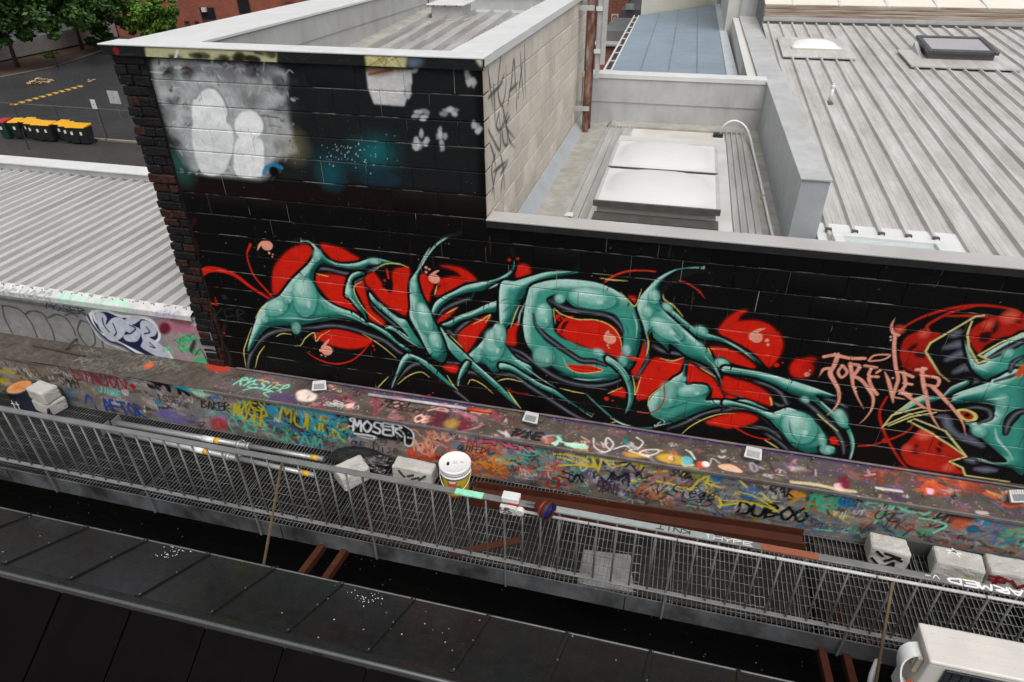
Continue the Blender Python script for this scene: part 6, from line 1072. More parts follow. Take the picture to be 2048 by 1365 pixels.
# ================================================================ floodlights on the ledge
def flood(label, x, y, rz, cable):
    t = thing('floodlight', label, 'lamp', (x, y, -4.18), 'floodlights along the ledge'); MW = mat('flood_white', (.5, .5, .48), .4, 0, .06, 10); 
    def pa(n, m, mt, bev=0): o = obj(n, m, mt, None, bev); o.parent = t; return o
    tl = math.radians(35); cs, sn = math.cos(tl), math.sin(tl)
    def tp(pts): return [(p[0], p[1]*cs-p[2]*sn, p[1]*sn+p[2]*cs+.055) for p in pts]
    m = MB(); m.hexa(tp([(-.075, -.05, 0), (.075, -.05, 0), (.06, .05, 0), (-.06, .05, 0), (-.08, -.055, .035), (.08, -.055, .035), (.07, .055, .035), (-.07, .055, .035)])); pa('housing', m, MW, .008)
    m = MB(); m.hexa(tp([(-.055, -.04, .0355), (.055, -.04, .0355), (.055, .015, .0355), (-.055, .015, .0355), (-.055, -.04, .038), (.055, -.04, .038), (.055, .015, .038), (-.055, .015, .038)])); pa('glass', m, mat('flood_glass', (.16, .165, .17), .15, 0, .2, 30), .002)
    for i in range(6):
        xx = -.05+.02*i; m = MB(); m.hexa(tp([(xx, .02, .036), (xx+.008, .02, .036), (xx+.008, .05, .036), (xx, .05, .036), (xx, .02, .041), (xx+.008, .02, .041), (xx+.008, .05, .041), (xx, .05, .041)])); pa('fin', m, MW)
    m = MB(); m.tube([(-.082, 0, .06), (-.082, -.02, .008), (.0, -.03, .004), (.082, -.02, .008), (.082, 0, .06)], .005, 6); pa('bracket', m, M_GALV); m = MB(); m.tube([(.03, .03, .05)]+cable, .004, 6); pa('cable', m, mat('brown_cable', (.12, .06, .04), .5))
    t.rotation_euler[2] = math.radians(rz)
CB = [(.10, .0, .01), (.16, -.05, .006), (.22, -.08, .006), (.24, -.02, .006), (.18, .03, .006), (.10, .02, .006), (.2, .06, .006), (.3, .07, .01)]
flood('white floodlight with looped brown cable near the pink paint splash', -3.32, -.14, 20, CB); flood('white floodlight at the end of the orange tipped pipe', -1.05, -.13, -6, [(.10, .02, .02), (.12, .07, .02), (.13, .08, .03)]); flood('white floodlight with drooping cable above the yellow zigzag tag', 1.02, -.15, -6, [(.10, .02, .01), (.16, -.02, .006), (.2, -.12, .006), (.16, -.16, .006), (.1, -.13, .006)]); flood('white floodlight lying on its back beside the cream paint drips', 3.13, -.18, 15, [(.1, .02, .01), (.2, .05, .01)])
cp = thing('paint_pole', 'paint spattered pole with orange tip lying along the foot of the mural', 'pole', (-2.1, -.10, -4.16)); m = MB(); m.tube([(-2.78, -.115, -4.155), (-1.72, -.10, -4.155)], .016, 10); obj('shaft', m, mat('spattered_pole', (.52, .50, .55), .5, 0, .3, 8, col2=(.25, .12, .2), mix2=.7, scale2=6), cp, smooth=True); m = MB(); m.tube([(-1.72, -.10, -4.155), (-1.55, -.098, -4.155), (-1.46, -.097, -4.155)], [.018, .018, .010], 10); obj('orange_tip', m, mat('orange_tip', srgb('c8480f'), .5), cp, smooth=True)
for x, y in ((-2.98, -.07), (-.78, -.06), (1.55, -.06), (2.66, -.25)):
    o = obj('cable_gland', MB().lathe([(.018, 0), (.018, .012), (.012, .02), (.012, .045), (.006, .05)], (x, y, -4.185), 10), M_DARKF); tag(o, 'small dark cable gland standing on the painted ledge by the mural', 'fitting', 'cable glands on the ledge')
# ================================================================ below the walkway: dark roof, rods, rusty brackets, air conditioner
M_BLKR = mat('black_roof', (.012, .0123, .0125), .24, 0, .25, 5, spec=.6, specks=.10, speck_thr=.86, speck_scale=13, speck_col=(.45, .45, .45))
br = thing('black_roof', 'glossy black sheet metal roof with standing seams in front of the walkway', 'roof', (-1, -2.4, -5))
dy, dz = -.9148, .3923
E0 = np.array([0, -1.90, -4.755]); nrm = np.array([0, .3923, .9148])
def rp(x, s, h=0): p = E0+np.array([0, dy, dz])*s+nrm*h; return (x-.1*s, p[1], p[2])   # s metres up the slope towards the ridge
xs = [-10.722+.648*k for k in range(28)]
for a, b in zip(xs[:-1], xs[1:]):
    m = MB(); m.hexa([rp(a+.012, 0, -.02), rp(b-.012, 0, -.02), rp(b-.012, .745, -.02), rp(a+.012, .745, -.02), rp(a+.012, 0), rp(b-.012, 0), rp(b-.012, .745), rp(a+.012, .745)]); obj('roof_panel', m, M_BLKR, br, bevel=.003)
for x in xs:
    m = MB(); m.hexa([rp(x-.022, -.01, -.01), rp(x+.022, -.01, -.01), rp(x+.022, .75, -.01), rp(x-.022, .75, -.01), rp(x-.018, -.01, .018), rp(x+.018, -.01, .018), rp(x+.018, .75, .018), rp(x-.018, .75, .018)]); s_ = obj('seam', m, M_BLKR, br, bevel=.004)
    for s in (.02, .37, .73):
        p = rp(x+.012, s, .018); obj('screw', MB().lathe([(.008, 0), (.006, .005)], p, 6), M_GALV, br)
m = MB(); m.hexa([rp(-10.7, .755, -.03), rp(6.8, .755, -.03), rp(6.8, .84, -.03), rp(-10.7, .84, -.03), rp(-10.7, .755, .012), rp(6.8, .755, .012), rp(6.8, .845, .022), rp(-10.7, .845, .022)]); obj('ridge_cap', m, M_BLKR, br, bevel=.012)
m = MB(); m.tube([rp(-10.7, .86, .012), rp(6.8, .86, .012)], .016, 10); obj('ridge_roll', m, mat('ridge_metal', (.10, .105, .11), .25, .3, .15, 5), br, smooth=True)
m = MB(); p, q = rp(-10.7, -.005, .004), rp(6.8, -.005, .004); m.tube([p, q], .007, 6); obj('eave_edge', m, M_GALV, br)
for cx, cs_, n, sd_ in ((-3.86, .08, 30, .07), (-2.02, .12, 26, .08), (-1.5, .3, 14, .22)):
    dm = MB()
    for k in range(n):
        p = rp(cx+random.gauss(0, sd_), abs(random.gauss(cs_, sd_)), .0015); r_ = random.uniform(.002, .006); dm.lathe([(r_, -.002), (r_*.8, .0015)], p, 6)
    o = obj('droppings', dm, M_WHITEP, br); o['kind'] = 'stuff'
# ridge's other side, dark, and lower slope down under the walkway
pr_ = rp(0, .875, 0)
for a, b in zip(xs[:-1], xs[1:]):
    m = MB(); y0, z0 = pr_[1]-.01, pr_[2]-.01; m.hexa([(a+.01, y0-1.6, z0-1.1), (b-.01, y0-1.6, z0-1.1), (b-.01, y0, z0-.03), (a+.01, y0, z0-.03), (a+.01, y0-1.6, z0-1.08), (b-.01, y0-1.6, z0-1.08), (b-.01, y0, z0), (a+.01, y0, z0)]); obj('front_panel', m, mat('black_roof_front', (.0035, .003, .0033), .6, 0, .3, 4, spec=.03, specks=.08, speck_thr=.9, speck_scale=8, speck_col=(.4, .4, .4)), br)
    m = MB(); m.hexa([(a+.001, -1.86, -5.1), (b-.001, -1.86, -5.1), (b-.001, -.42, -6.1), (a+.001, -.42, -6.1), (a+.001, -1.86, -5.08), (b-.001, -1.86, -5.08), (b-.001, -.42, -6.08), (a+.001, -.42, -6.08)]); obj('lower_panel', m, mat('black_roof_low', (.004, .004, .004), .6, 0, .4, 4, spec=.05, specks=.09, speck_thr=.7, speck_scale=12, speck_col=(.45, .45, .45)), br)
m = MB(); m.box(-10.7, 6.8, -1.88, -1.865, -5.12, -4.78); obj('eave_face', m, MATS['black_roof_low'], br)
for x, lab in ((-2.75, 'rusty bracket arm under the walkway beside the thin brown rod'), (-2.52, 'rusty bracket arm under the walkway just right of its twin by the brown rod'), (1.62, 'rusty bracket arm under the walkway left of the white pipe lagging'), (1.80, 'rusty bracket arm under the walkway close to the air conditioner')):
    o = obj('rusty_bracket', MB().bar((x, -1.0, -5.02), (x+.0, -1.95, -4.86), .06, .08), M_RUSTB, bevel=.006); tag(o, lab, 'bracket', 'rusty brackets under the walkway')
M_ROD = mat('brown_rod', (.16, .11, .06), .6, .1, .3, 14)
for a, b, lab in (((-2.90, YR-.03, -3.86), (-3.07, -1.87, -4.78), 'thin brown rod leaning from the railing to the black roof beside the props'), ((1.83, YR-.05, -3.90), (1.87, -1.88, -4.75), 'thin brown rod leaning from the railing beside the air conditioner')):
    o = obj('stay_rod', MB().bar(a, b, .018, .014), M_ROD); tag(o, lab, 'rod')
# pale fibre board under the grating
ub = thing('junk_board', 'pale grey painted board lying under the grating', 'board', (.1, -1.1, -5.4)); m = MB(); m.hexa([(-.38, -1.16, -5.13), (.12, -1.14, -5.13), (.06, -.73, -5.13), (-.45, -.78, -5.13), (-.38, -1.16, -5.1), (.12, -1.14, -5.1), (.06, -.73, -5.1), (-.45, -.78, -5.1)]); obj('board', m, mat('pale_board', (.42, .42, .42), .7, 0, .3, 6, col2=(.25, .25, .25), mix2=.8, scale2=8), ub); m = MB(); m.box(-.40, .08, -1.0, -.9, -5.2, -5.132); obj('batten', m, M_UNDER, ub)
hs_ = obj('hose', MB().tube([(1.95+.16*math.cos(t), -1.2+.13*math.sin(t), -5.15+.01*t) for t in np.linspace(0.2, 5.6, 30)], .013, 8), mat('red_hose', (.16, .05, .04), .5), smooth=True); tag(hs_, 'coiled dark red hose hanging under the grating', 'hose')
# air conditioner outdoor unit
ac = thing('air_conditioner', 'cream outdoor air conditioning unit with dark grille standing in front of the walkway', 'air conditioner', (2.4, -1.98, -4.6))
M_AC = mat('cream_enamel', (.60, .575, .53), .38, 0, .06, 6, col2=(.50, .48, .44), mix2=.4, scale2=4); x0, x1, y0, y1, z0, z1 = 1.93, 2.76, -2.10, -1.83, -4.53, -3.905
m = MB(); m.box(x0, x1, y0, y1, z0, z1-.03); obj('casing', m, M_AC, ac, bevel=.012); m = MB(); m.box(x0-.006, x1+.006, y0-.008, y1+.006, z1-.03, z1); TP_ = obj('top_panel', m, M_AC, ac, bevel=.014)
for y in (-2.04, -1.97, -1.90): m = MB(); m.box(x0+.05, x1-.05, y-.003, y+.003, z1-.0005, z1+.0025); obj('top_rib', m, M_AC, TP_)
m = MB(); m.box(x0+.10, x0+.62, y0-.016, y0-.0005, z0+.05, z1-.05); GR_ = obj('grille_recess', m, mat('grille_dark', (.015, .022, .026), .4, 0, .2, 8), ac, bevel=.004)
for k in range(16): z = z0+.07+.03*k; m = MB(); m.box(x0+.11, x0+.61, y0-.022, y0-.017, z, z+.004); obj('grille_bar', m, MATS['grille_dark'], GR_)
for k in range(9): x = x0+.14+.055*k; m = MB(); m.box(x, x+.004, y0-.0225, y0-.0172, z0+.06, z1-.06); obj('grille_bar', m, MATS['grille_dark'], GR_)
m = MB(); m.box(x0-.035, x0-.001, y0+.05, y0+.18, z1-.22, z1-.07); obj('valve_cover', m, mat('tan_enamel', (.42, .36, .29), .45), ac, bevel=.008); m = MB(); m.box(x0-.038, x0-.0352, y0+.08, y0+.13, z1-.17, z1-.10); RL_ = obj('rating_label', m, M_CAPW, ac)
m = MB()
for k in range(3): m.box(x0-.0388, x0-.0381, y0+.088, y0+.122, z1-.155+.017*k, z1-.149+.017*k)
obj('label_print', m, MATS['black_marker'], RL_)
q = [tuple(p) for p in spline([(x0-.005, y0+.12, z1-.075), (x0-.06, y0+.11, z1-.085), (x0-.10, y0+.09, z1-.13), (x0-.105, y0+.06, z1-.20), (x0-.08, y0+.03, z1-.28), (x0-.02, y0+.02, z1-.36)], 5)]
m = MB(); n = len(q); V = [(p[0], p[1]+e, p[2]) for p in q for e in (-.05, .05)]+[(p[0]-.012, p[1]+e, p[2]+.008) for p in q for e in (-.05, .05)]; F = [(2*i, 2*i+1, 2*i+3, 2*i+2) for i in range(n-1)]+[(2*n+2*i, 2*n+2*i+2, 2*n+2*i+3, 2*n+2*i+1) for i in range(n-1)]+[(2*i, 2*i+2, 2*n+2*i+2, 2*n+2*i) for i in range(n-1)]+[(2*i+1, 2*n+2*i+1, 2*n+2*i+3, 2*i+3) for i in range(n-1)]; obj('pipe_shroud', m.add(V, F), M_CAPW, ac, smooth=False)
for dx in (0, .015): m = MB(); m.tube([(x0-.02-dx, y0+.03, z1-.28), (x0-.05-dx, y0+.0, z1-.40), (x0-.03-dx, y0+.02, z1-.55), (x0-.06, y0+.06, z1-.7)], .006, 6); obj('orange_cable', m, mat('orange_cable', srgb('d8501c'), .5), ac)
m = MB(); m.tube([(x0-.06, y1+.10, z1-.62), (x0-.075, y1+.06, z1-.74), (x0-.08, y1+.0, z1-.85)], .022, 10); obj('pipe_lagging', m, M_CAPW, ac, smooth=True)
for x in (x0+.1, x1-.15):
    m = MB(); m.box(x, x+.05, y0+.02, y1-.02, -4.72, z0-.001); obj('foot', m, M_DARKF, ac)
# ================================================================ far side: car park, bins, trees, brick building
GZ = -HC
struct('ground', MB().add([(-900, -300, GZ), (900, -300, GZ), (900, 1200, GZ), (-900, 1200, GZ)], [(0, 1, 2, 3)]), mat('asphalt', (.029, .0295, .031), .5, 0, .22, 2.2, spec=.3, col2=(.036, .036, .036), mix2=.7, scale2=.35, bump=.3, bscale=20, streak=((.012, .012, .013), .6, (.25, .12, 1))))
struct('lane', MB().add([(-60, 8, GZ+.004), (-15, 8, GZ+.004), (-15, 24.6, GZ+.004), (-60, 24.6, GZ+.004)], [(0, 1, 2, 3)]), mat('lane_asphalt', (.046, .042, .038), .7, 0, .22, 3, spec=.3, col2=(.032, .030, .028), mix2=.7, scale2=.6))
struct('kerb', MB().box(-60, -20, 25.55, 25.72, GZ, GZ+.10), mat('kerb_concrete', (.22, .19, .15), .85, 0, .2, 4), 'structure')
struct('mulch_bed', MB().add([(-66, 30, GZ+.03), (-53.5, 36.5, GZ+.03), (-52.2, 43, GZ+.03), (-54.8, 52.8, GZ+.03), (-49, 56, GZ+.03), (-49, 64, GZ+.03), (-66, 64, GZ+.03)], [(0, 1, 2, 3, 4, 5, 6)]), mat('mulch', (.060, .030, .018), .9, 0, .5, 3, col2=(.09, .05, .03), mix2=.8, scale2=.8, bump=.8, bscale=8))
struct('bed_edge', MB().tube([(-66, 29.9, GZ+.03), (-53.4, 36.4, GZ+.03), (-52.1, 43, GZ+.03), (-54.7, 52.7, GZ+.03), (-49, 55.8, GZ+.03)], .07, 6), mat('edge_concrete', (.16, .14, .12), .9))
# speed hump, painted bands
for k in range(24):
    y = 31.5+.25*k; o = None
sh = thing('speed_hump', 'yellow and black striped speed hump across the wet car park', 'speed hump', (-44, 34.5, GZ))
for k in range(22):
    y = 31.4+.285*k; m = MB(); m.prism([(-44.3, GZ), (-44.18, GZ+.05), (-43.92, GZ+.05), (-43.8, GZ)], y, y+.28); obj('hump_module', m, mat('hump_yellow', srgb('c9962c'), .6, 0, .25, 5) if k % 2 == 0 else mat('hump_black', (.03, .03, .03), .7), sh)
# wheelie bins
def make_bin(lid, body, label, name='wheelie_bin'):
    t = thing(name, label, 'bin', (0, 0, 0), 'wheelie bins lined up along the fence')
    m = MB(); m.hexa([(-.23, -.25, .06), (.23, -.25, .06), (.23, .22, .06), (-.23, .22, .06), (-.29, -.36, .93), (.29, -.36, .93), (.29, .33, .93), (-.29, .33, .93)]); o = obj('body', m, body, None, .03); o.parent = t
    m = MB(); m.hexa([(-.30, -.40, .935), (.30, -.40, .935), (.30, .36, .935), (-.30, .36, .935), (-.28, -.36, 1.0), (.28, -.36, 1.0), (.28, .33, 1.06), (-.28, .33, 1.06)]); o = obj('lid', m, lid, None, .03); o.parent = t
    for sx in (-.25, .25): m = MB(); m.tube([(sx-.03, .24, .10), (sx+.03, .24, .10)], .10, 12); o = obj('wheel', m, M_BLACKP); o.parent = t
    m = MB(); m.tube([(-.24, .40, .95), (.24, .40, .95)], .02, 6); o = obj('handle', m, body); o.parent = t; m = MB(); m.box(-.07, .05, -.352, -.33, .55, .72); o = obj('sticker', m, M_WHITEP); o.parent = t; o.rotation_euler[0] = 0; o.location.y = -.0
    return t
MYEL = mat('bin_yellow', srgb('dba10a'), .4, 0, .08, 3); MRED = mat('bin_red', srgb('a81420'), .4, 0, .08, 3); MBB = mat('bin_black', (.018, .020, .020), .4, 0, .2, 3); MBG = mat('bin_green', (.012, .045, .032), .4, 0, .2, 3)
yb = make_bin(MYEL, MBB, 'black wheelie bin with yellow lid in the row along the fence')
spots = [(-31.9+(-.58)*k, 25.0+random.uniform(-.12, .12)+(.35 if k in (3, 7) else 0)) for k in range(9)]
for k, (x, y) in enumerate(spots):
    o = yb if k == 0 else copy_tree(yb); o.location = (x, y, GZ); o.rotation_euler[2] = math.radians(random.uniform(-8, 8)+6)
rb = make_bin(MRED, MBG, 'dark green wheelie bin with red lid ending the row of yellow lidded bins'); rb.location = (-37.25, 24.9, GZ); rb.rotation_euler[2] = math.radians(5)
# chain wire fence along the lane
cf = thing('wire_fence', 'low dark wire fence with thin posts behind the wheelie bins', 'fence', (-36, 25.9, GZ)); MDK = mat('dark_wire', (.045, .045, .045), .6, .2)
for x in (-43.1, -40.2, -37.3, -34.4, -31.5, -28.6, -25.7): m = MB(); m.tube([(x, 25.9, GZ), (x, 25.9, GZ+1.7)], .028, 6); obj('post', m, MDK, cf)
for z in (1.68, ): m = MB(); m.tube([(-46, 25.9, GZ+z), (-24, 25.9, GZ+z)], .022, 6); obj('top_rail', m, M_GALV, cf)
m = MB()
for z in np.arange(.1, 1.6, .25): m.tube([(-46, 25.9, GZ+z), (-24, 25.9, GZ+z)], .004, 4)
obj('wire', m, MDK, cf)['kind'] = 'stuff'
o = obj('marker_post', MB().tube([(-34.2, 23.2, GZ), (-34.1, 23.2, GZ+1.15)], .03, 6), MDK); tag(o, 'single short dark post standing in the lane in front of the bins', 'post')
for lab, x, y, w, h, z, mm_ in (('small white sign plate on a thin galvanised post by the fence', -30.85, 25.15, .30, .46, 2.35, M_CAPW), ('square grey sign back on a dark thin post behind the fence', -30.6, 26.4, .72, .66, 2.55, M_FLASH)):
    t = thing('street_sign', lab, 'sign', (x, y, GZ)); m = MB(); m.tube([(x, y, GZ), (x, y, GZ+z)], .03, 8); obj('post', m, M_GALV, t); m = MB(); m.box(x-w/2, x+w/2, y-.045, y-.033, GZ+z-h, GZ+z+.03); obj('plate', m, mm_, t); m = MB(); m.lathe([(.03, -.01), (.03, 0)], (x, y-.0455, GZ+z-h/2), 8, 'y'); obj('bolt', m, M_GALV, t)
# picket fence
pf = thing('picket_fence', 'dark fence with pale pointed pickets under the trees', 'fence', (-58.6, 50, GZ)); MPK = mat('picket', (.5, .49, .48), .7, 0, .2, 4)
m0 = MB(); m0.prism([(-.035, GZ+.15), (.035, GZ+.15), (.035, GZ+1.55), (0, GZ+1.65), (-.035, GZ+1.55)], -.012, .012); pk = None
for k in range(150):
    y = 38+.135*k
    if pk is None: pk = obj('picket', m0, MPK, pf); pk.rotation_euler[2] = math.radians(90); bl = pk.location.copy(); c = pk
    else: c = pk.copy(); COL.objects.link(c)
    c.parent = pf; c.location = bl+Vector((-58.6, y, 0))
for z in (.35, 1.3): m = MB(); m.box(-58.67, -58.63, 38, 58.3, GZ+z, GZ+z+.1); obj('rail', m, MDK, pf)
m = MB(); m.box(-58.9, -58.72, 37, 58.5, GZ, GZ+1.5); obj('backing', m, mat('fence_dark', (.03, .012, .015), .9), pf)
# dead leaves raked into piles
def leafpile(lab, c, n, r):
    m = MB()
    for k in range(n):
        a = random.uniform(0, 6.28); d = r*random.random()**.6; x, y, z = c[0]+d*math.cos(a), c[1]+d*math.sin(a), GZ+.01+max(0, .35*r*(1-d/r))*random.random(); s = random.uniform(.06, .13); R = Matrix.Rotation(random.uniform(0, 6), 3, 'Z') @ Matrix.Rotation(random.uniform(-.8, .8), 3, 'X')
        m.add([tuple(Vector((x, y, z))+R @ Vector(p)) for p in ((-s, -s*.6, 0), (s, -s*.6, .02), (s, s*.6, 0), (-s, s*.6, .03))], [(0, 1, 2, 3)])
    o = obj('leaf_litter', m, mat('dead_leaf', (.36, .26, .15), .8, 0, .4, 5)); o['kind'] = 'stuff'; o['label'] = lab; o['category'] = 'leaves'
leafpile('heap of dry tan leaves on the wet car park asphalt', (-48.3, 38.0), 170, .9); leafpile('few scattered dry leaves past the end of the speed hump', (-44.8, 39.1), 16, .5)
# trees
def leafmat(name, c): 
    m = mat(name, c, .55, 0, .45, .9, col2=tuple(x*1.7 for x in c), mix2=.6, scale2=1.6, spec=.3); p = m.node_tree.nodes['Principled BSDF']; return m
def tree(label, base, h, crown, nleaf, lm, name='tree', leaf=.2, seed=1):
    r = np.random.default_rng(seed); t = thing(name, label, 'tree', base); bx, by, bz = base; MBK = mat('bark', (.07, .055, .045), .9, 0, .3, 5, bump=.6, bscale=12)
    m = MB(); top = (bx+r.normal(0, .2), by+r.normal(0, .2), bz+h); m.tube([(bx, by, bz), (bx+.1, by, bz+h*.4), top], [.05*h**.8, .035*h**.8, .02*h**.8], 8)
    for cx, cy, cz, rx, ry, rz in crown: m.tube([(bx+.05, by, bz+h*.55), ((bx+cx)/2, (by+cy)/2, bz+h*.8), (cx, cy, cz)], [.08, .06, .03], 6)
    obj('trunk', m, MBK, t, smooth=True); V = []; F = []; tot = sum(c[3]*c[4]*c[5] for c in crown)
    for cx, cy, cz, rx, ry, rz in crown:
        nc = max(6, int(26*(rx*ry*rz/tot)*len(crown))); n = int(nleaf*rx*ry*rz/tot)
        d = r.normal(size=(nc, 3)); d /= np.linalg.norm(d, axis=1)[:, None]; cl = d*(r.random((nc, 1))**.4)*np.array([rx, ry, rz])+np.array([cx, cy, cz]); cr = r.uniform(.22, .42, nc)*min(rx, ry, rz)
        k = r.integers(0, nc, n); q = r.normal(size=(n, 3)); q /= np.linalg.norm(q, axis=1)[:, None]; p = cl[k]+q*(cr[k]*r.random(n)**.33)[:, None]*np.array([1.15, 1.15, .75])
        for i in range(n):
            s = leaf*r.uniform(.6, 1.25); a = r.normal(size=3); a[2] *= .6; a /= np.linalg.norm(a); b = np.cross(a, r.normal(size=3)); b /= np.linalg.norm(b); o = len(V); c = p[i]
            V += [tuple(c-a*s), tuple(c+b*s*.55), tuple(c+a*s), tuple(c-b*s*.55)]; F.append((o, o+1, o+2, o+3))
    mm = bpy.data.meshes.new('crown'); set_mesh(mm, np.array(V), np.array(F)); obj('crown', mm, lm, t); return t
LD = leafmat('dark_leaf', (.036, .085, .018)); LB = leafmat('bright_leaf', (.085, .17, .024))
def pt(px, py, y): p = at(px, py, 'y', y); return (p[0], p[1], p[2])
def cr(px, py, y, rx, ry, rz): p = pt(px, py, y); return (p[0], p[1], p[2], rx, ry, rz)
tree('large dark leafy tree overhanging the picket fence at the garden bed', (-55.2, 42.5, GZ), 5.0, [cr(30, -10, 42, 3.2, 3, 2.6), cr(95, 25, 43, 2.6, 2.6, 2.2), cr(-40, 30, 41, 3, 3, 2.6), cr(60, -60, 44, 3.5, 3, 2.5), cr(70, 62, 42, 1.9, 1.8, 1.3), cr(5, 70, 41, 1.8, 1.8, 1.2)], 15000, LD, leaf=.24, seed=2)
tree('tall dark tree with dense crown between fence and brick building', (-56.5, 51, GZ), 5.5, [cr(150, -5, 50, 3.0, 3, 2.6), cr(205, 20, 52, 2.2, 2.2, 2.0), cr(110, -40, 51, 3, 3, 2.5), cr(185, 60, 52, 1.6, 1.6, 1.4)], 13000, LD, leaf=.24, seed=3)
tree('small bright green tree against the red brick building', (-50.6, 54.5, GZ), 3.0, [cr(300, 45, 54, 2.0, 1.8, 1.5), cr(335, 60, 54, 1.4, 1.4, 1.1), cr(275, 25, 54.5, 1.6, 1.5, 1.3), cr(320, 15, 54, 1.5, 1.4, 1.2), cr(255, 55, 54, 1.0, 1.0, .9)], 11000, LB, leaf=.20, seed=4)
tree('young sapling with a thin stem in the mulch bed', (-52.0, 43.4, GZ), 1.2, [cr(107, 110, 43.4, .55, .5, .25), cr(98, 112, 43.4, .4, .4, .2)], 320, LB, 'sapling', .13, 5)
# red brick building behind the trees
def brickmat(name, c1, c2, sc):
    m = bpy.data.materials.new(name); m.use_nodes = True; n = m.node_tree.nodes; l = m.node_tree.links; p = n['Principled BSDF']; p.inputs['Roughness'].default_value = .85
    g = n.new('ShaderNodeTexCoord'); mp = n.new('ShaderNodeMapping'); mp.inputs['Rotation'].default_value = (math.radians(90), 0, 0); l.new(g.outputs['Object'], mp.inputs[0]); b = n.new('ShaderNodeTexBrick'); b.inputs['Color1'].default_value = (*c1, 1); b.inputs['Color2'].default_value = (*c2, 1); b.inputs['Mortar'].default_value = (.30, .25, .21, 1); b.inputs['Scale'].default_value = sc; b.inputs['Mortar Size'].default_value = .016; b.inputs['Brick Width'].default_value = .5; b.inputs['Row Height'].default_value = .17; l.new(mp.outputs[0], b.inputs['Vector'])
    ns = n.new('ShaderNodeTexNoise'); ns.inputs['Scale'].default_value = .8; ns.inputs['Detail'].default_value = 6; l.new(g.outputs['Object'], ns.inputs['Vector']); mx = n.new('ShaderNodeMix'); mx.data_type = 'RGBA'; mx.blend_type = 'MULTIPLY'; mx.inputs[0].default_value = .6; l.new(b.outputs[0], mx.inputs[6]); l.new(ns.outputs[0], mx.inputs[7]); l.new(mx.outputs[2], p.inputs['Base Color']); return m
MBR = brickmat('red_brick', (.50, .10, .045), (.32, .055, .025), 2.0); MBR2 = brickmat('orange_brick', (.48, .16, .08), (.40, .12, .06), 2.0)
MGL = mat('dark_glass', (.02, .022, .025), .15, 0, .2, 2)
bb = thing('brick_building', 'long red brick building with small dark windows behind the trees', 'building', (-46, 60, GZ))
m = MB(); m.box(-64, -28, 60, 70, GZ, 3.0); obj('wall', m, MBR, bb)
def window(par, x0, x1, z0, z1, y, door=False):
    m = MB(); m.box(x0, x1, y-.02, y+.05, z0, z1); f = obj('window', m, mat('window_frame', (.10, .03, .025), .6), par); m = MB(); m.box(x0+.08, x1-.08, y-.035, y-.021, z0+.08+(.35 if door else 0), z1-.08); obj('pane', m, MGL, f); m = MB(); m.box(x0-.08, x1+.08, y-.10, y-.021, z0-.09, z0-.002); obj('sill', m, MBR2, f)
for a, b, c in (((398, 14), (428, 14), (0, 48)), ((470, -14), (495, -14), (0, 36)), ((368, 42), (378, 42), (0, 56)), ((388, 42), (397, 42), (0, 56)), ((245, 20), (270, 20), (0, 40)), ((565, -24), (585, -24), (0, 2)), ((600, -30), (625, -30), (0, -4))):
    p, q = pt(a[0], a[1], 60), pt(b[0], b[1], 60); r = pt((a[0]+b[0])/2, c[1], 60); window(bb, p[0], q[0], r[2], p[2], 60, True)
p = pt(408, 20, 59.8); m = MB(); m.box(p[0]-.25, p[0]+.2, 59.7, 59.97, p[2]-.2, p[2]+.2); obj('wall_box', m, M_CAPW, bb)
# pieces between the pole and the blue roof
rb_ = thing('far_brick_wall', 'orange red brick wall carrying a small white prohibition sign beyond the rusty pole', 'building', (-2, 19, GZ))
def bq(px0, px1, py0, py1, y, yb, m, name, par):
    a, b, c = at(px0, py0, 'y', y), at(px1, py0, 'y', y), at((px0+px1)/2, py1, 'y', y); mm = MB(); mm.box(a[0], b[0], y, yb, c[2], a[2]); return obj(name, mm, m, par)
bq(1190, 1262, -60, 140, 22, 24, MBR2, 'wall', rb_); a = at(1223, 28, 'y', 21.95); b = at(1236, 45, 'y', 21.95); m = MB(); m.box(a[0], b[0], 21.93, 21.95, b[2], a[2]); sg = obj('sign_plate', m, M_CAPW, rb_); cx, cz = (a[0]+b[0])/2, (a[2]+b[2])/2; q = [(cx+.085*math.cos(t), 21.922, cz+.085*math.sin(t)) for t in np.linspace(0, 6.283, 20)]; m = MB(); m.tube(q, .012, 6); m.tube([(cx-.06, 21.922, cz+.06), (cx+.06, 21.922, cz-.06)], .012, 6); obj('prohibition_ring', m, MRED, rb_)
for k, z_ in enumerate((a[2]-.05, a[2]-.075, b[2]+.06, b[2]+.035)): m = MB(); m.box(a[0]+.06, b[0]-.06-.02*(k % 2), 21.924, 21.929, z_-.008, z_); obj('print_line', m, MATS['black_marker'], sg)
gy = thing('grey_shed', 'dark grey flat roofed shed with a pale square unit beyond the blue roof', 'building', (-1, 20, GZ)); bq(1242, 1300, 20, 70, 20, 24, mat('slate_wall', (.11, .12, .13), .7), 'wall', gy); bq(1252, 1268, 8, 20, 19.9, 19.95, M_FLASH, 'unit', gy); bq(1205, 1262, 62, 96, 16, 19, mat('grey_roof', (.17, .17, .17), .6, 0, .2, 2), 'roof', gy); bq(1186, 1240, 92, 150, 15.5, 15.9, MBR2, 'low_wall', gy); bq(1186, 1250, 88, 93, 15.4, 16, M_CAPG, 'coping', gy)
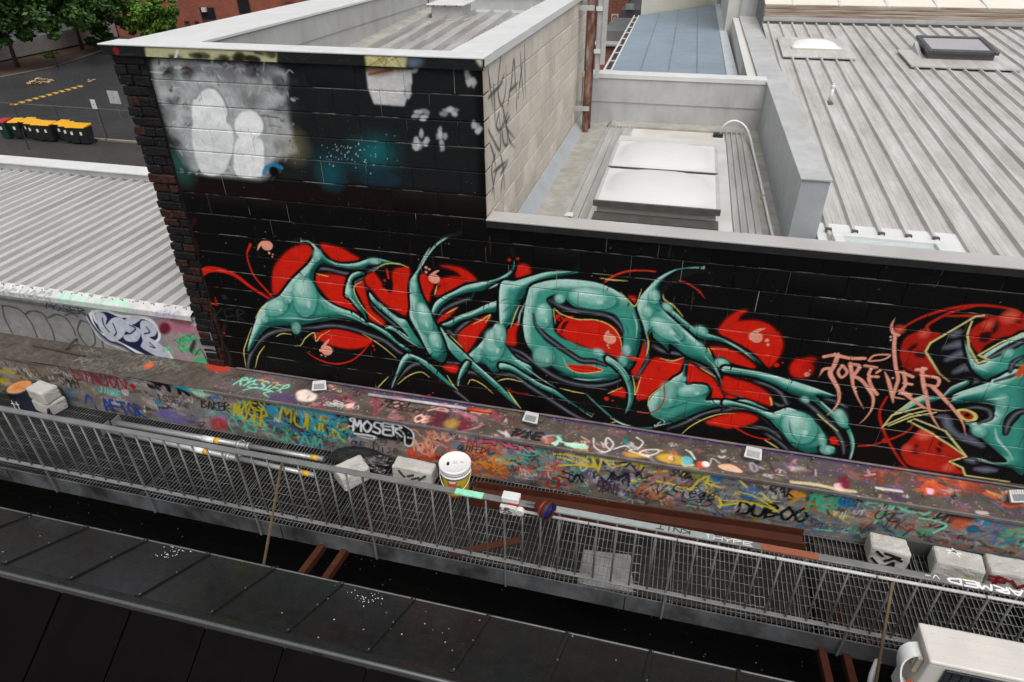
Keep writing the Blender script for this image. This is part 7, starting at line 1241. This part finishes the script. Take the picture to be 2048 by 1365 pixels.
# blue-grey corrugated roof
bl_ = thing('blue_roof', 'pale blue grey corrugated metal roof behind the grey parapet', 'roof', (-.4, 12, -2.6)); MBL = mat('blue_steel', (.215, .27, .32), .4, .1, .12, 2, col2=(.18, .23, .28), mix2=.5, scale2=.8)
ny = 150
m = MB(); V = []; F = []
for j in range(ny+1):
    t = j/ny
    for i in range(2):
        l0, r0 = np.array([-1.27, 7.0]), np.array([.66, 7.0]); l1, r1 = np.array([-1.44, 15.0]), np.array([.56, 18.0]); a = l0+(l1-l0)*t; b = r0+(r1-r0)*t; c = a if i == 0 else b; V.append((c[0], c[1], -2.3+.016*math.sin(j*math.pi)+(.018 if j % 2 else 0)))
for j in range(ny): F.append((2*j, 2*j+1, 2*j+3, 2*j+2))
obj('corrugated_sheet', m.add(V, F), MBL, bl_); m = MB()
for t in (.25, .5, .75): m.tube([(-1.27+t*1.93, 7.0, -2.276), (-1.44+t*2.0, 15+3*t, -2.276)], .008, 4)
obj('screw_line', m, mat('screw_grey', (.16, .2, .24), .5), bl_)
m = MB(); m.hexa([(.66, 7, -2.5), (.84, 7, -2.5), (.70, 18, -2.5), (.56, 18, -2.5), (.66, 7, -2.27), (.84, 7, -2.27), (.70, 18, -2.27), (.56, 18, -2.27)]); obj('verge_flashing', m, mat('pale_blue_flashing', (.46, .50, .53), .45), bl_)
m = MB(); m.hexa([(-1.40, 7, -2.5), (-1.28, 7, -2.5), (-1.46, 15, -2.5), (-1.56, 15, -2.5), (-1.40, 7, -2.33), (-1.28, 7, -2.33), (-1.46, 15, -2.33), (-1.56, 15, -2.33)]); obj('eave_gutter', m, M_BLACKP, bl_)
m = MB(); m.tube([(-1.42, 7, -2.30), (-1.58, 15, -2.30)], .02, 6); m.tube([(-1.29, 7, -2.30), (-1.46, 15, -2.30)], .02, 6); obj('gutter_edge', m, M_CAPW, bl_)
for k in range(9): y = 7.4+.9*k; x = -1.42-.02*(y-7); m = MB(); m.box(x-.01, x+.13, y, y+.03, -2.315, -2.295); obj('gutter_bracket', m, M_CAPW, bl_)
m = MB(); m.hexa([(-1.3, 7.1, -4), (.8, 7.1, -4), (.6, 17.9, -4), (-1.4, 14.9, -4), (-1.26, 7.1, -2.33), (.66, 7.1, -2.33), (.55, 17.9, -2.33), (-1.42, 14.9, -2.33)]); obj('roof_core', m, M_CORE, bl_)
cb = thing('cream_building', 'cream rendered building with stepped edge beyond the blue roof', 'building', (0, 20, GZ)); m = MB(); m.hexa([(-1.42, 15.1, -4), (.62, 18.2, -4), (.62, 24, -4), (-1.42, 24, -4), (-1.42, 15.1, 2), (.62, 18.2, 2), (.62, 24, 2), (-1.42, 24, 2)]); obj('wall', m, mat('cream_render', (.74, .72, .63), .8, 0, .05, 1), cb)
m = MB(); m.box(.72, 1.09, 12.4, 18, -4, 1.0); obj('side_wall', m, MATS['cream_wall'], cb); m = MB(); m.box(.86, 1.099, 5.5, 12.3, -3.4, -1.985); obj('low_side_wall', m, MATS['cream_wall'], cb); m = MB(); m.box(1.0, 1.34, 12.31, 12.6, -2.5, .5); obj('corner_pier', m, M_FLASH, cb)
# rusty flue pole with brackets and galvanised channels by the beige wall
fp = thing('flue_pole', 'tall rusty steel pole held by galvanised brackets on the beige block wall', 'pole', (-1.33, 4.62, -2.62)); m = MB(); m.tube([(-1.325, 4.68, -2.60), (-1.325, 4.68, -.2)], .062, 14); obj('pipe', m, mat('flaking_rust', (.13, .035, .012), .7, 0, .4, 10, stretch=(1, 1, .35), col2=(.38, .34, .30), mix2=.75, scale2=14, streak=((.28, .10, .03), .8, (16, 16, 3)), bump=.5, bscale=25), fp, smooth=True)
m = MB(); m.bar((-1.325, 4.608, -2.64), (-1.325, 4.608, -.2), .07, .012, (0, 1, 0)); obj('front_strip', m, MATS['flaking_rust'], fp)
for z in (-2.30, -1.02):
    m = MB(); m.box(-1.484, -1.28, 4.55, 4.575, z-.03, z+.03); obj('bracket', m, M_GALV if False else M_FLASH, fp); m = MB(); m.box(-1.484, -1.30, 4.74, 4.76, z+.0, z+.06); obj('bracket', m, M_FLASH, fp)
gc = thing('galvanised_channel', 'pair of galvanised steel channels fixed beside the rusty pole', 'channel', (-1.2, 4.7, -1.7)); 
for x, zb in ((-1.205, -1.90), (-1.140, -1.72)): m = MB(); m.box(x-.027, x+.027, 4.62, 4.68, zb, -.2); m.box(x-.033, x-.0275, 4.60, 4.68, zb, -.2); obj('channel', m, M_FLASH, gc)
for z in (-1.55, -1.03): m = MB(); m.box(-1.26, -1.175, 4.59, 4.618, z-.025, z+.025); obj('clip', m, M_CAPW, gc)
# white drain hose in the low roof bay
dh = thing('drain_hose', 'white flexible drain hose curving into the low roof gutter', 'hose', (.9, 4, -2.6)); q = spline([(.56, 4.75, -2.60), (.60, 4.72, -2.46), (.72, 4.74, -2.40), (.86, 4.72, -2.45), (.94, 4.55, -2.54), (.97, 4.0, -2.60), (.99, 3.0, -2.615), (1.0, 1.6, -2.615), (1.02, .5, -2.615)], 8); m = MB(); m.tube([tuple(p) for p in q], .016, 10); obj('hose', m, M_CAPW, dh, smooth=True); m = MB(); m.lathe([(.026, 0), (.026, .05)], (.985, 2.4, -2.64), 10); obj('clip', m, M_FLASH, dh); m = MB(); m.box(.47, .60, 4.68, 4.80, -2.64, -2.585); obj('outlet', m, M_BLACKP, dh)
for lab, p in (('crumpled white paper scrap on the ribbed strip by the double skylight', (-1.0, 1.35, -2.595)), ): o = obj('paper_scrap', MB().add([(p[0]-.05, p[1]-.03, p[2]), (p[0]+.05, p[1]-.05, p[2]+.004), (p[0]+.04, p[1]+.05, p[2]+.012), (p[0]-.02, p[1]+.06, p[2]+.004), (p[0]-.05, p[1]-.03, p[2]-.003), (p[0]+.05, p[1]-.05, p[2]), (p[0]+.04, p[1]+.05, p[2]+.008), (p[0]-.02, p[1]+.06, p[2])], [(0, 1, 2, 3), (7, 6, 5, 4), (0, 4, 5, 1), (1, 5, 6, 2), (2, 6, 7, 3), (3, 7, 4, 0)]), M_CAPW); tag(o, lab, 'paper')
# ================================================================ lift everything: camera level was the working zero
for o in bpy.data.objects:
    if o.parent is None and o.type in ('MESH', 'EMPTY'): o.location.z += HC
